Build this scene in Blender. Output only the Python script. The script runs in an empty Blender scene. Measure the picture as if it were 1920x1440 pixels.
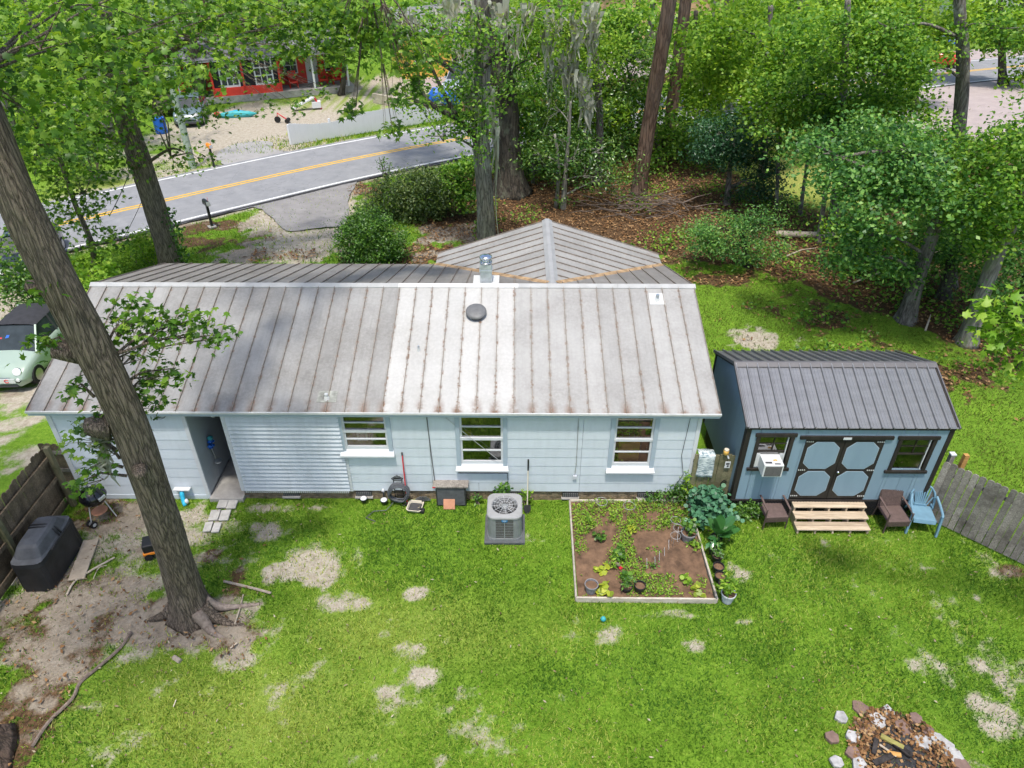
import bpy, math, random
import numpy as np
from mathutils import Vector, Matrix

random.seed(7)
RNG = np.random.default_rng(11)
R = math.radians
SC = bpy.context.scene
COL = SC.collection

# ------------------------------------------------------------------ camera, sky, sun, exposure
F_PX, CAM_H, PITCH, YAW, CAM_D = 1333.0, 12.4, R(34.7), R(0.4), 12.864
cam_data = bpy.data.cameras.new('camera')
cam_data.sensor_width = 36.0
cam_data.lens = 36.0 * F_PX / 1920.0
cam_data.clip_start = 0.1
cam_data.clip_end = 2000.0
cam = bpy.data.objects.new('camera', cam_data)
cam.location = (0, -CAM_D, CAM_H)
cam.rotation_euler = (R(90) - PITCH, 0, YAW)
COL.objects.link(cam)
SC.camera = cam

SUN_DIR = Vector((-0.04, -0.32, 1.0)).normalized()          # towards the sun: high, behind the drone
world = bpy.data.worlds.new('World')
SC.world = world
world.use_nodes = True
wn = world.node_tree
sky = wn.nodes.new('ShaderNodeTexSky')
sky.sky_type = 'NISHITA'
sky.sun_disc = False
sky.sun_elevation = math.asin(SUN_DIR.z)
sky.sun_rotation = math.atan2(SUN_DIR.x, SUN_DIR.y)
sky.altitude = 10
sky.air_density = 1.0
sky.dust_density = 2.2
sky.ozone_density = 0.7
bgn = wn.nodes['Background']
bgn.inputs[1].default_value = 0.14
wn.links.new(sky.outputs[0], bgn.inputs[0])
sun_data = bpy.data.lights.new('sun', 'SUN')
sun_data.energy = 2.45
sun_data.angle = R(4.0)
sun_data.color = (1.0, 0.955, 0.88)
sun = bpy.data.objects.new('sun', sun_data)
sun.location = (-10, -20, 60)
sun.rotation_euler = SUN_DIR.to_track_quat('Z', 'Y').to_euler()
COL.objects.link(sun)

SC.render.engine = 'CYCLES'
SC.view_settings.view_transform = 'Standard'
SC.view_settings.look = 'None'
SC.view_settings.exposure = 0.66
SC.view_settings.gamma = 1.0
SC.view_settings.use_curve_mapping = False
SC.cycles.use_denoising = True
SC.cycles.use_adaptive_sampling = True
SC.cycles.adaptive_threshold = 0.03
SC.cycles.max_bounces = 4
SC.cycles.diffuse_bounces = 2
SC.cycles.glossy_bounces = 2
SC.cycles.transmission_bounces = 3
SC.cycles.transparent_max_bounces = 4
SC.cycles.caustics_reflective = False
SC.cycles.caustics_refractive = False

# ------------------------------------------------------------------ surveying helpers: a point seen in the photograph -> place on the ground or on a wall
def ray(px, py):
    x = (px - 960) / F_PX
    y = -(py - 720) / F_PX
    d = (x, math.cos(PITCH) + y * math.sin(PITCH), -math.sin(PITCH) + y * math.cos(PITCH))
    c, s = math.cos(YAW), math.sin(YAW)
    return Vector((c * d[0] - s * d[1], s * d[0] + c * d[1], d[2]))
def G(px, py, z=0.0):
    d = ray(px, py)
    return cam.location + d * ((z - CAM_H) / d.z)
def W(px, py, Y=0.0):
    d = ray(px, py)
    return cam.location + d * ((Y + CAM_D) / d.y)

# ------------------------------------------------------------------ objects and meshes
def link(o, parent=None):
    COL.objects.link(o)
    if parent is not None:
        o.parent = parent
    return o
def tag(o, label=None, cat=None, group=None, kind=None):
    for k, v in (('label', label), ('category', cat), ('group', group), ('kind', kind)):
        if v:
            o[k] = v
    return o
def thing(name, label, cat, loc=(0, 0, 0), rotz=0.0, group=None):
    o = bpy.data.objects.new(name, None)
    o.empty_display_size = 0.2
    o.location = loc
    o.rotation_euler = (0, 0, rotz)
    link(o)
    return tag(o, label, cat, group)
def copy_tree(o, parent=None):
    c = o.copy()
    link(c, parent)
    if parent is not None:
        c.matrix_parent_inverse = o.matrix_parent_inverse.copy()
    for ch in list(o.children):
        copy_tree(ch, c)
    return c

class MB:
    """Collects faces; build() links them as one mesh object."""
    def __init__(self, M=None):
        self.v, self.f, self.m, self.M = [], [], [], M
        self.mi = 0
    def add(self, vs, fs):
        n = len(self.v)
        if self.M is not None:
            vs = [self.M @ Vector(p) for p in vs]
        self.v.extend([tuple(p) for p in vs])
        self.f.extend([tuple(i + n for i in f) for f in fs])
        self.m.extend([self.mi] * len(fs))
        return self
    def box(self, x0, x1, y0, y1, z0, z1, M=None):
        vs = [Vector(p) for p in ((x0, y0, z0), (x1, y0, z0), (x1, y1, z0), (x0, y1, z0), (x0, y0, z1), (x1, y0, z1), (x1, y1, z1), (x0, y1, z1))]
        if M is not None:
            vs = [M @ p for p in vs]
        return self.add(vs, [(0, 3, 2, 1), (4, 5, 6, 7), (0, 1, 5, 4), (1, 2, 6, 5), (2, 3, 7, 6), (3, 0, 4, 7)])
    def beam(self, a, b, w, h, up=(0, 0, 1)):
        """box of section w x h from point a to point b"""
        a, b, up = Vector(a), Vector(b), Vector(up)
        d = (b - a).normalized()
        s = d.cross(up)
        if s.length < 1e-4:
            s = d.cross(Vector((0, 1, 0)))
        s.normalize()
        u = s.cross(d).normalized()
        s, u = s * w / 2, u * h / 2
        vs = [a - s - u, a + s - u, a + s + u, a - s + u, b - s - u, b + s - u, b + s + u, b - s + u]
        return self.add(vs, [(0, 1, 2, 3), (7, 6, 5, 4), (0, 4, 5, 1), (1, 5, 6, 2), (2, 6, 7, 3), (3, 7, 4, 0)])
    def tube(self, pts, rad, n=8, cap=True, wob=0.0):
        pts = [Vector(p) for p in pts]
        if not hasattr(rad, '__len__'):
            rad = [rad] * len(pts)
        vs, fs = [], []
        prev = None
        for i, p in enumerate(pts):
            d = (pts[min(i + 1, len(pts) - 1)] - pts[max(i - 1, 0)])
            if d.length < 1e-7:
                d = Vector((0, 0, 1))
            d.normalize()
            if prev is None:
                ref = Vector((0, 0, 1)) if abs(d.z) < 0.9 else Vector((1, 0, 0))
                a = d.cross(ref).normalized()
            else:
                a = (prev - d * prev.dot(d))
                a = a.normalized() if a.length > 1e-6 else d.orthogonal().normalized()
            prev = a
            b = d.cross(a)
            for k in range(n):
                t = 2 * math.pi * k / n
                r = rad[i] * (1 + (random.uniform(-wob, wob) if wob else 0))
                vs.append(p + a * (math.cos(t) * r) + b * (math.sin(t) * r))
        for i in range(len(pts) - 1):
            for k in range(n):
                k2 = (k + 1) % n
                fs.append((i * n + k, i * n + k2, (i + 1) * n + k2, (i + 1) * n + k))
        if cap:
            fs.append(tuple(range(n - 1, -1, -1)))
            fs.append(tuple((len(pts) - 1) * n + k for k in range(n)))
        return self.add(vs, fs)
    def lathe(self, prof, c=(0, 0, 0), n=20, cap=True):
        vs, fs = [], []
        for r, z in prof:
            for k in range(n):
                t = 2 * math.pi * k / n
                vs.append((c[0] + r * math.cos(t), c[1] + r * math.sin(t), c[2] + z))
        for i in range(len(prof) - 1):
            for k in range(n):
                k2 = (k + 1) % n
                fs.append((i * n + k, i * n + k2, (i + 1) * n + k2, (i + 1) * n + k))
        if cap:
            fs.append(tuple(range(n - 1, -1, -1)))
            fs.append(tuple((len(prof) - 1) * n + k for k in range(n)))
        return self.add(vs, fs)
    def prism(self, poly, h, M=None):
        """polygon in local xy extruded 0..h along local z, placed by M"""
        n = len(poly)
        vs = [Vector((p[0], p[1], 0)) for p in poly] + [Vector((p[0], p[1], h)) for p in poly]
        if M is not None:
            vs = [M @ p for p in vs]
        fs = [tuple(range(n - 1, -1, -1)), tuple(range(n, 2 * n))]
        fs += [(i, (i + 1) % n, n + (i + 1) % n, n + i) for i in range(n)]
        return self.add(vs, fs)
    def quad(self, a, b, c, d):
        return self.add([a, b, c, d], [(0, 1, 2, 3)])
    def build(self, name, mat, parent=None, smooth=False, world=False, bevel=0.0, loc=None, label=None, kind=None):
        me = bpy.data.meshes.new(name)
        me.from_pydata(self.v, [], self.f)
        mats = mat if isinstance(mat, (list, tuple)) else [mat]
        for m in mats:
            me.materials.append(m)
        if len(mats) > 1:
            me.polygons.foreach_set('material_index', self.m)
        if smooth:
            me.polygons.foreach_set('use_smooth', [True] * len(self.f))
        me.update()
        o = bpy.data.objects.new(name, me)
        if loc is not None:
            o.location = loc
        link(o, parent)
        if world and parent is not None:
            o.matrix_parent_inverse = xform(parent).inverted()
        if bevel:
            b = o.modifiers.new('bevel', 'BEVEL')
            b.width = bevel
            b.segments = 2
            b.limit_method = 'ANGLE'
        if smooth == 'auto':
            pass
        tag(o, label=label, kind=kind)
        return o

def xform(o):
    m = Matrix.Translation(o.location) @ o.rotation_euler.to_matrix().to_4x4()
    if o.parent is not None:
        m = xform(o.parent) @ o.matrix_parent_inverse @ m
    return m

def mesh_np(name, verts, faces, mat, parent=None, smooth=False, world=False, kind=None):
    """fast mesh from numpy arrays; faces (n,3) or (n,4)"""
    me = bpy.data.meshes.new(name)
    nf, k = faces.shape
    me.vertices.add(len(verts))
    me.vertices.foreach_set('co', np.asarray(verts, np.float32).ravel())
    me.loops.add(nf * k)
    me.loops.foreach_set('vertex_index', faces.astype(np.int32).ravel())
    me.polygons.add(nf)
    me.polygons.foreach_set('loop_start', np.arange(0, nf * k, k, dtype=np.int32))
    me.polygons.foreach_set('loop_total', np.full(nf, k, dtype=np.int32))
    if smooth:
        me.polygons.foreach_set('use_smooth', np.ones(nf, dtype=bool))
    me.update(calc_edges=True)
    me.validate()
    for m in (mat if isinstance(mat, (list, tuple)) else [mat]):
        me.materials.append(m)
    o = bpy.data.objects.new(name, me)
    link(o, parent)
    if world and parent is not None:
        o.matrix_parent_inverse = xform(parent).inverted()
    tag(o, kind=kind)
    return o

# ------------------------------------------------------------------ value noise (numpy)
_perm = np.random.default_rng(3).random((256, 256)).astype(np.float64)
def vnoise(x, y):
    xi, yi = np.floor(x).astype(int), np.floor(y).astype(int)
    xf, yf = x - xi, y - yi
    xf, yf = xf * xf * (3 - 2 * xf), yf * yf * (3 - 2 * yf)
    g = lambda a, b: _perm[a & 255, b & 255]
    return (g(xi, yi) * (1 - xf) + g(xi + 1, yi) * xf) * (1 - yf) + (g(xi, yi + 1) * (1 - xf) + g(xi + 1, yi + 1) * xf) * yf
def fbm(x, y, o=4):
    s, a, t = 0.0, 1.0, 0.0
    for i in range(o):
        s = s + a * vnoise(x * 2 ** i + 17.3 * i, y * 2 ** i + 5.1 * i)
        t += a
        a *= 0.55
    return s / t
def sstep(a, b, x):
    t = np.clip((x - a) / (b - a), 0, 1)
    return t * t * (3 - 2 * t)

# ------------------------------------------------------------------ materials
class NT:
    def __init__(self, name):
        self.m = bpy.data.materials.new(name)
        self.m.use_nodes = True
        self.t = self.m.node_tree
        self.p = self.t.nodes['Principled BSDF']
    def n(self, typ, **kw):
        nd = self.t.nodes.new(typ)
        for k, v in kw.items():
            if k.startswith('i_'):
                key = k[2:]
                key = int(key) if key.isdigit() else key.replace('_', ' ')
                nd.inputs[key].default_value = v
            else:
                setattr(nd, k, v)
        return nd
    def l(self, a, b):
        self.t.links.new(a, b)
    def coord(self, kind='Object', scale=(1, 1, 1)):
        if kind == 'World':
            c = self.n('ShaderNodeNewGeometry').outputs['Position']
        else:
            c = self.n('ShaderNodeTexCoord').outputs[kind]
        mp = self.n('ShaderNodeMapping')
        mp.inputs['Scale'].default_value = scale
        self.l(c, mp.inputs[0])
        return mp.outputs[0]
    def noise(self, vec, scale, detail=4, rough=0.6, dist=0.0):
        nd = self.n('ShaderNodeTexNoise', i_Scale=scale, i_Detail=detail, i_Roughness=rough, i_Distortion=dist)
        self.l(vec, nd.inputs['Vector'])
        return nd.outputs['Fac']
    def ramp(self, fac, stops, interp='LINEAR'):
        r = self.n('ShaderNodeValToRGB')
        r.color_ramp.interpolation = interp
        e = r.color_ramp.elements
        while len(e) < len(stops):
            e.new(0.5)
        for i, (pos, c) in enumerate(stops):
            e[i].position = pos
            e[i].color = (*c, 1) if len(c) == 3 else c
        self.l(fac, r.inputs[0])
        return r.outputs[0]
    def step(self, fac, a, b):
        if a > b:
            return self.ramp(fac, [(b, (1, 1, 1)), (a, (0, 0, 0))])
        return self.ramp(fac, [(a, (0, 0, 0)), (b, (1, 1, 1))])
    def mix(self, fac, a, b, typ='MIX'):
        m = self.n('ShaderNodeMix', data_type='RGBA', blend_type=typ)
        for s, v in ((0, fac), (6, a), (7, b)):
            if isinstance(v, (int, float)):
                m.inputs[s].default_value = v
            elif isinstance(v, (tuple, list)):
                m.inputs[s].default_value = (*v, 1) if len(v) == 3 else v
            else:
                self.l(v, m.inputs[s])
        return m.outputs[2]
    def math(self, op, a, b=0.5, c=None):
        m = self.n('ShaderNodeMath', operation=op)
        for i, v in enumerate((a, b, c)):
            if v is None:
                continue
            if isinstance(v, (int, float)):
                m.inputs[i].default_value = v
            else:
                self.l(v, m.inputs[i])
        return m.outputs[0]
    def bump(self, h, strength=0.3, dist=0.02):
        b = self.n('ShaderNodeBump', i_Strength=strength, i_Distance=dist)
        self.l(h, b.inputs['Height'])
        self.l(b.outputs[0], self.p.inputs['Normal'])
    def base(self, c):
        if isinstance(c, (tuple, list)):
            self.p.inputs['Base Color'].default_value = (*c, 1)
        else:
            self.l(c, self.p.inputs['Base Color'])
    def set(self, rough=0.6, metal=0.0, spec=0.4):
        self.p.inputs['Roughness'].default_value = rough
        self.p.inputs['Metallic'].default_value = metal
        self.p.inputs['Specular IOR Level'].default_value = spec
        return self

def srgb(r, g, b):
    f = lambda c: ((c / 255 + 0.055) / 1.055) ** 2.4 if c > 10.3 else c / 255 / 12.92
    return (f(r), f(g), f(b))

MAT = {}
def plain(name, col, rough=0.6, metal=0.0, var=0.12, scale=6.0, bump=0.0, spec=0.4, coord='World', aniso=(1, 1, 1)):
    t = NT(name)
    v = t.coord(coord, aniso)
    n = t.noise(v, scale, 5)
    lo = tuple(c * (1 - var) for c in col)
    hi = tuple(min(1, c * (1 + var)) for c in col)
    t.base(t.ramp(n, [(0.3, lo), (0.7, hi)]))
    t.set(rough, metal, spec)
    if bump:
        t.bump(t.noise(v, scale * 4, 4), bump, 0.01)
    MAT[name] = t.m
    return t.m

def foliage(name, dark, mid, light, trans=0.35, rough=0.5, scale=0.5, gloss=0.05, nw=0.5):
    """leaf colour varies leaf by leaf and from spray to spray"""
    t = NT(name)
    g = t.n('ShaderNodeNewGeometry')
    n = t.noise(t.coord('World'), scale, 3)
    f = t.math('ADD', t.math('MULTIPLY', g.outputs['Random Per Island'], 0.55), t.math('ADD', t.math('MULTIPLY', n, nw), (0.5 - nw) * 0.5))
    c = t.ramp(f, [(0.2, dark), (0.52, mid), (0.88, light)])
    t.t.nodes.remove(t.p)
    df = t.n('ShaderNodeBsdfDiffuse')
    t.l(c, df.inputs[0])
    tr = t.n('ShaderNodeBsdfTranslucent')
    t.l(t.mix(1.0, c, (1.15, 1.1, 0.5), 'MULTIPLY'), tr.inputs[0])
    mx = t.n('ShaderNodeMixShader', i_Fac=trans)
    t.l(df.outputs[0], mx.inputs[1])
    t.l(tr.outputs[0], mx.inputs[2])
    out = mx.outputs[0]
    if gloss:
        gl = t.n('ShaderNodeBsdfGlossy', i_Roughness=rough)
        m2 = t.n('ShaderNodeMixShader', i_Fac=gloss)
        t.l(out, m2.inputs[1])
        t.l(gl.outputs[0], m2.inputs[2])
        out = m2.outputs[0]
    t.l(out, t.t.nodes['Material Output'].inputs[0])
    MAT[name] = t.m
    return t.m

foliage('leaf_gum', (0.028, 0.080, 0.010), (0.105, 0.240, 0.024), (0.36, 0.52, 0.060), 0.42, 0.42, 0.9, 0.025)
foliage('leaf_bright', (0.060, 0.150, 0.014), (0.200, 0.390, 0.032), (0.46, 0.62, 0.075), 0.46, 0.45, 0.6, 0.02)
foliage('leaf_mid', (0.036, 0.110, 0.016), (0.135, 0.310, 0.034), (0.40, 0.58, 0.080), 0.44, 0.45, 0.5, 0.02)
foliage('leaf_cool', (0.034, 0.110, 0.030), (0.110, 0.280, 0.062), (0.36, 0.58, 0.13), 0.42, 0.42, 0.5, 0.025)
foliage('leaf_dark', (0.010, 0.040, 0.018), (0.030, 0.098, 0.038), (0.080, 0.18, 0.07), 0.2, 0.35, 0.6, 0.04)
foliage('leaf_magnolia', (0.016, 0.055, 0.010), (0.062, 0.165, 0.022), (0.28, 0.42, 0.09), 0.28, 0.3, 0.6, 0.05)
foliage('leaf_yellow', (0.20, 0.28, 0.02), (0.38, 0.46, 0.03), (0.58, 0.60, 0.06), 0.35, 0.5, 1.0)
foliage('leaf_bush', (0.022, 0.075, 0.010), (0.070, 0.180, 0.018), (0.19, 0.36, 0.040), 0.30, 0.45, 1.2)
foliage('leaf_hedge', (0.026, 0.060, 0.014), (0.070, 0.130, 0.022), (0.19, 0.25, 0.05), 0.25, 0.5, 0.9)
foliage('leaf_big', (0.015, 0.085, 0.020), (0.035, 0.15, 0.035), (0.07, 0.21, 0.05), 0.2, 0.25, 1.0, 0.10)
foliage('leaf_blue', (0.035, 0.13, 0.065), (0.07, 0.22, 0.11), (0.13, 0.32, 0.16), 0.25, 0.5, 1.0)
foliage('grass_blade', (0.050, 0.125, 0.014), (0.155, 0.310, 0.030), (0.370, 0.500, 0.080), 0.34, 0.6, 0.55, 0, 1.15)
foliage('grass_pale', (0.21, 0.27, 0.04), (0.42, 0.50, 0.085), (0.62, 0.64, 0.22), 0.34, 0.6, 0.6, 0)
foliage('grass_deep', (0.030, 0.090, 0.014), (0.080, 0.205, 0.026), (0.20, 0.345, 0.055), 0.3, 0.6, 0.6, 0)
foliage('grass_shade_olive', (0.060, 0.100, 0.018), (0.130, 0.190, 0.034), (0.24, 0.28, 0.07), 0.3, 0.6, 0.5, 0)  # side-lawn blades: soft tree shade is put into this dull olive colour
foliage('moss', (0.30, 0.30, 0.24), (0.45, 0.45, 0.37), (0.60, 0.60, 0.50), 0.25, 0.9, 1.0, 0)

def bark(name, dark, light, vs=9.0, strength=0.9, lichen=None, zs=0.16):
    t = NT(name)
    v = t.coord('Object', (1, 1, zs))
    a = t.n('ShaderNodeTexVoronoi', i_Scale=vs)
    a.feature = 'DISTANCE_TO_EDGE'
    dv = t.n('ShaderNodeVectorMath', operation='ADD')
    nz_ = t.n('ShaderNodeTexNoise', i_Scale=vs * .35, i_Detail=4, i_Roughness=.65)
    t.l(v, nz_.inputs['Vector'])
    sc_ = t.n('ShaderNodeVectorMath', operation='SCALE')
    sc_.inputs['Scale'].default_value = 3.0 / vs
    t.l(nz_.outputs['Color'], sc_.inputs[0])
    t.l(v, dv.inputs[0])
    t.l(sc_.outputs[0], dv.inputs[1])
    t.l(dv.outputs[0], a.inputs['Vector'])
    n = t.noise(v, vs * 1.6, 6, 0.7, 0.6)
    h = t.math('MULTIPLY', t.step(a.outputs['Distance'], 0.0, 0.25), t.math('ADD', n, 0.25))
    sk = t.noise(t.coord('Object', (3, 3, 0.22)), vs * 1.1, 5, 0.75, 0.4)
    h = t.math('ADD', t.math('MULTIPLY', h, 0.62), t.math('MULTIPLY', t.step(sk, .3, .72), 0.34))
    c = t.ramp(h, [(0.05, dark), (0.42, tuple(d * .45 + l * .55 for d, l in zip(dark, light))), (0.85, light)])
    c = t.mix(t.math('MULTIPLY', t.step(t.noise(t.coord('Object', (1, 1, .5)), 1.1, 5, .7), .42, .62), .5), c, t.mix(.5, c, (.19, .17, .15)))
    if lichen:
        ln = t.noise(t.coord('Object', (1, 1, 0.6)), 2.2, 6, 0.7)
        c = t.mix(t.step(ln, 0.53, 0.66), c, lichen)
    t.base(c)
    t.set(0.9, 0, 0.2)
    t.bump(h, strength, 0.05)
    MAT[name] = t.m
bark('bark_gum', (0.022, 0.016, 0.012), (0.40, 0.315, 0.24), 19.0, 1.0, None, 0.10)
bark('bark_grey', (0.045, 0.038, 0.032), (0.30, 0.27, 0.23), 9.0, 0.8, (0.30, 0.30, 0.26))
bark('bark_pine', (0.045, 0.026, 0.018), (0.24, 0.155, 0.11), 6.0, 0.8)
bark('bark_dark', (0.014, 0.012, 0.010), (0.10, 0.085, 0.065), 7.0, 0.8, (0.16, 0.17, 0.12))
bark('bark_pale', (0.11, 0.10, 0.085), (0.36, 0.34, 0.29), 6.0, 0.5, (0.16, 0.20, 0.10))

# painted boards, slightly dirty, streaked
def painted(name, col, dirt=(0.30, 0.31, 0.30), amount=0.35, rough=0.55, sc=(3, 3, 1.0)):
    t = NT(name)
    v = t.coord('World', sc)
    n1 = t.noise(v, 1.6, 6, 0.65)
    n2 = t.noise(t.coord('World', (9, 9, 0.7)), 1.0, 4)
    oi = t.n('ShaderNodeObjectInfo')
    c = t.mix(t.math('MULTIPLY', t.step(n1, 0.45, 0.8), amount), col, dirt)
    c = t.mix(t.math('MULTIPLY', t.step(n2, 0.5, 0.8), amount * 0.5), c, dirt)
    hsv = t.n('ShaderNodeHueSaturation')
    t.l(t.math('ADD', t.math('MULTIPLY', oi.outputs['Random'], 0.10), 0.95), hsv.inputs['Value'])
    t.l(c, hsv.inputs['Color'])
    t.base(hsv.outputs[0])
    t.set(rough, 0, 0.35)
    t.bump(t.noise(t.coord('World', (2, 2, 14)), 6, 4), 0.12, 0.004)
    MAT[name] = t.m
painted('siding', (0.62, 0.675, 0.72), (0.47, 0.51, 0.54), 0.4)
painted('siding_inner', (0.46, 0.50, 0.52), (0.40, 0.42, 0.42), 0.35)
painted('louvre', (0.62, 0.66, 0.69), (0.36, 0.38, 0.38), 0.5)
painted('trim_blue', (0.39, 0.465, 0.53), (0.36, 0.41, 0.44), 0.35)
painted('trim_white', (0.63, 0.65, 0.665), (0.5, 0.5, 0.5), 0.25)
painted('shed_blue', (0.225, 0.32, 0.395), (0.175, 0.255, 0.32), 0.45, 0.6, (2, 2, 0.6))
painted('shed_black', (0.022, 0.018, 0.016), (0.07, 0.06, 0.05), 0.5, 0.65)
painted('fence_white', (0.72, 0.73, 0.74), (0.55, 0.56, 0.55), 0.25)

def wood(name, dark, light, rough=0.85, mold=None, axis=(14, 14, 1.2)):
    t = NT(name)
    v = t.coord('Object', axis)
    oi = t.n('ShaderNodeObjectInfo')
    n = t.noise(v, 2.0, 6, 0.65, 0.4)
    c = t.ramp(n, [(0.3, dark), (0.7, light)])
    if mold:
        c = t.mix(t.step(t.noise(t.coord('World'), 2.2, 5, 0.7), 0.46, 0.66), c, mold)
    hsv = t.n('ShaderNodeHueSaturation')
    t.l(t.math('ADD', t.math('MULTIPLY', oi.outputs['Random'], 0.5), 0.72), hsv.inputs['Value'])
    t.l(c, hsv.inputs['Color'])
    t.base(hsv.outputs[0])
    t.set(rough, 0, 0.2)
    t.bump(n, 0.35, 0.006)
    MAT[name] = t.m
wood('wood_grey', (0.17, 0.15, 0.13), (0.43, 0.39, 0.34), mold=(0.15, 0.13, 0.112))
wood('wood_brown', (0.11, 0.082, 0.055), (0.29, 0.22, 0.145), mold=(0.095, 0.075, 0.052))
wood('wood_green', (0.17, 0.15, 0.085), (0.33, 0.30, 0.18), mold=(0.13, 0.14, 0.07))
wood('wood_new', (0.34, 0.265, 0.18), (0.58, 0.47, 0.345), axis=(1.2, 14, 14))
wood('wood_bed', (0.33, 0.29, 0.23), (0.58, 0.53, 0.45), axis=(3, 3, 10))
wood('wood_dead', (0.16, 0.12, 0.095), (0.38, 0.31, 0.26), axis=(6, 6, 6))
wood('wood_brush', (0.085, 0.062, 0.05), (0.24, 0.19, 0.155), axis=(6, 6, 6))
wood('wood_pale', (0.38, 0.31, 0.23), (0.60, 0.52, 0.42), axis=(6, 6, 6))
wood('wood_charred', (0.012, 0.011, 0.011), (0.07, 0.06, 0.055), axis=(6, 6, 6))
wood('wood_mossy', (0.16, 0.14, 0.05), (0.36, 0.33, 0.10), axis=(2, 12, 12))
wood('wood_orange', (0.40, 0.20, 0.06), (0.62, 0.36, 0.12), axis=(2, 12, 12))

# sheet-metal roof panels: local x across the panel, local y up the slope
def roof_metal(name, col, dark, rust_amt, wash):
    t = NT(name)
    tc = t.n('ShaderNodeTexCoord')
    sep = t.n('ShaderNodeSeparateXYZ')
    t.l(tc.outputs['Object'], sep.inputs[0])
    oi = t.n('ShaderNodeObjectInfo')
    wv = t.coord('World', (1, 1, 1))
    big = t.noise(wv, 0.8, 5, 0.65)
    fine = t.noise(wv, 14.0, 5, 0.7)
    streak = t.noise(t.coord('World', (16, 0.9, 0.9)), 1.0, 4, 0.6)
    c = t.mix(t.step(big, 0.36, 0.68), col, dark)
    c = t.mix(t.math('MULTIPLY', t.step(fine, 0.4, 0.75), 0.45), c, tuple(x * 1.25 for x in col))
    c = t.mix(t.math('MULTIPLY', t.step(streak, 0.48, 0.75), wash), c, dark)
    edge = t.math('MULTIPLY', t.math('ABSOLUTE', sep.outputs[0]), 1 / 0.21)
    low = t.step(sep.outputs[1], 0.45, 0.0)
    # grime beside the seams
    g = t.math('MULTIPLY', t.step(edge, 0.70, 1.0), t.step(t.noise(wv, 4.0, 6, 0.8), 0.42, 0.62))
    c = t.mix(t.math('MULTIPLY', g, 0.6), c, (0.15, 0.14, 0.128))
    # rust: specks along seams, more of it at the eave
    rn = t.noise(wv, 7.0, 6, 0.75)
    r1 = t.math('MULTIPLY', t.step(edge, 0.74, 0.92), t.step(rn, 0.53, 0.60))
    ln = t.noise(wv, 2.2, 5, 0.7)
    lowr = t.ramp(sep.outputs[1], [(0.0, (1, 1, 1)), (0.42, (0, 0, 0))])
    r2 = t.math('MULTIPLY', t.math('MULTIPLY', lowr, t.step(edge, 0.25, 0.85)), t.step(ln, 0.42, 0.54))
    r3 = t.math('MULTIPLY', t.step(t.noise(wv, 1.3, 6, 0.8), 0.66, 0.72), 0.5)
    r = t.math('MINIMUM', t.math('ADD', t.math('ADD', r1, r2), r3), 1.0)
    c = t.mix(t.math('MULTIPLY', r, rust_amt), c, t.mix(rn, (0.10, 0.045, 0.022), (0.22, 0.11, 0.055)))
    hsv = t.n('ShaderNodeHueSaturation')
    t.l(t.math('ADD', t.math('MULTIPLY', oi.outputs['Random'], 0.16), 0.92), hsv.inputs['Value'])
    t.l(c, hsv.inputs['Color'])
    t.base(hsv.outputs[0])
    t.set(0.62, 0.0, 0.35)
    t.bump(big, 0.12, 0.03)
    MAT[name] = t.m
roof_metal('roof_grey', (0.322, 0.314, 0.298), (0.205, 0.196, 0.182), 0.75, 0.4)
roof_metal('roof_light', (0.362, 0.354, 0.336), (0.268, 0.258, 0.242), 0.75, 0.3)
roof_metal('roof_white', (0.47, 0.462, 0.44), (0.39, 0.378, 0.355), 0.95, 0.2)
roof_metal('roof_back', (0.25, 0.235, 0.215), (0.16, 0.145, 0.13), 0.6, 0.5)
roof_metal('roof_wing', (0.335, 0.325, 0.305), (0.245, 0.235, 0.218), 0.6, 0.4)
plain('seam_metal', (0.24, 0.205, 0.17), 0.6, 0, 0.35, 9)
plain('ridge_metal', (0.40, 0.40, 0.39), 0.5, 0, 0.12, 3)
plain('ridge_white', (0.55, 0.545, 0.53), 0.5, 0, 0.08, 3)
plain('ridge_grey', (0.33, 0.33, 0.325), 0.5, 0, 0.12, 3)
plain('roof_patch', (0.26, 0.265, 0.235), 0.7, 0, 0.5, 6)
plain('shed_cap', (0.13, 0.124, 0.127), 0.45, 0.1, 0.08, 4)
plain('shed_rib', (0.10, 0.095, 0.098), 0.35, 0.5, 0.1, 4)
plain('valley_rust', (0.36, 0.24, 0.13), 0.8, 0, 0.5, 5)

def shed_metal():
    t = NT('shed_metal')
    n = t.noise(t.coord('World', (1, 4, 4)), 1.5, 3)
    t.base(t.ramp(n, [(0.3, (0.245, 0.245, 0.25)), (0.75, (0.31, 0.31, 0.315))]))
    t.set(0.30, 0.55, 0.5)
    MAT['shed_metal'] = t.m
shed_metal()
plain('metal_galv', (0.55, 0.60, 0.64), 0.35, 0.7, 0.15, 8)
plain('metal_dark', (0.055, 0.055, 0.06), 0.45, 0.3, 0.2, 8)
plain('vent_grey', (0.16, 0.16, 0.16), 0.5, 0.1, 0.15, 10)
plain('metal_light', (0.62, 0.63, 0.62), 0.4, 0.2, 0.1, 8)
plain('flash_paint', (0.58, 0.585, 0.57), 0.6, 0, 0.1, 8)
plain('ac_grey', (0.25, 0.262, 0.262), 0.5, 0.1, 0.12, 6)
plain('ac_top', (0.34, 0.34, 0.335), 0.5, 0.1, 0.1, 6)
plain('ac_coil', (0.115, 0.105, 0.095), 0.7, 0.1, 0.3, 30)
plain('ac_pad', (0.10, 0.105, 0.11), 0.8, 0, 0.2, 8)
plain('black_plastic', (0.018, 0.018, 0.020), 0.45, 0, 0.3, 8)
plain('black_rubber', (0.03, 0.031, 0.034), 0.6, 0, 0.3, 20)
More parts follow.
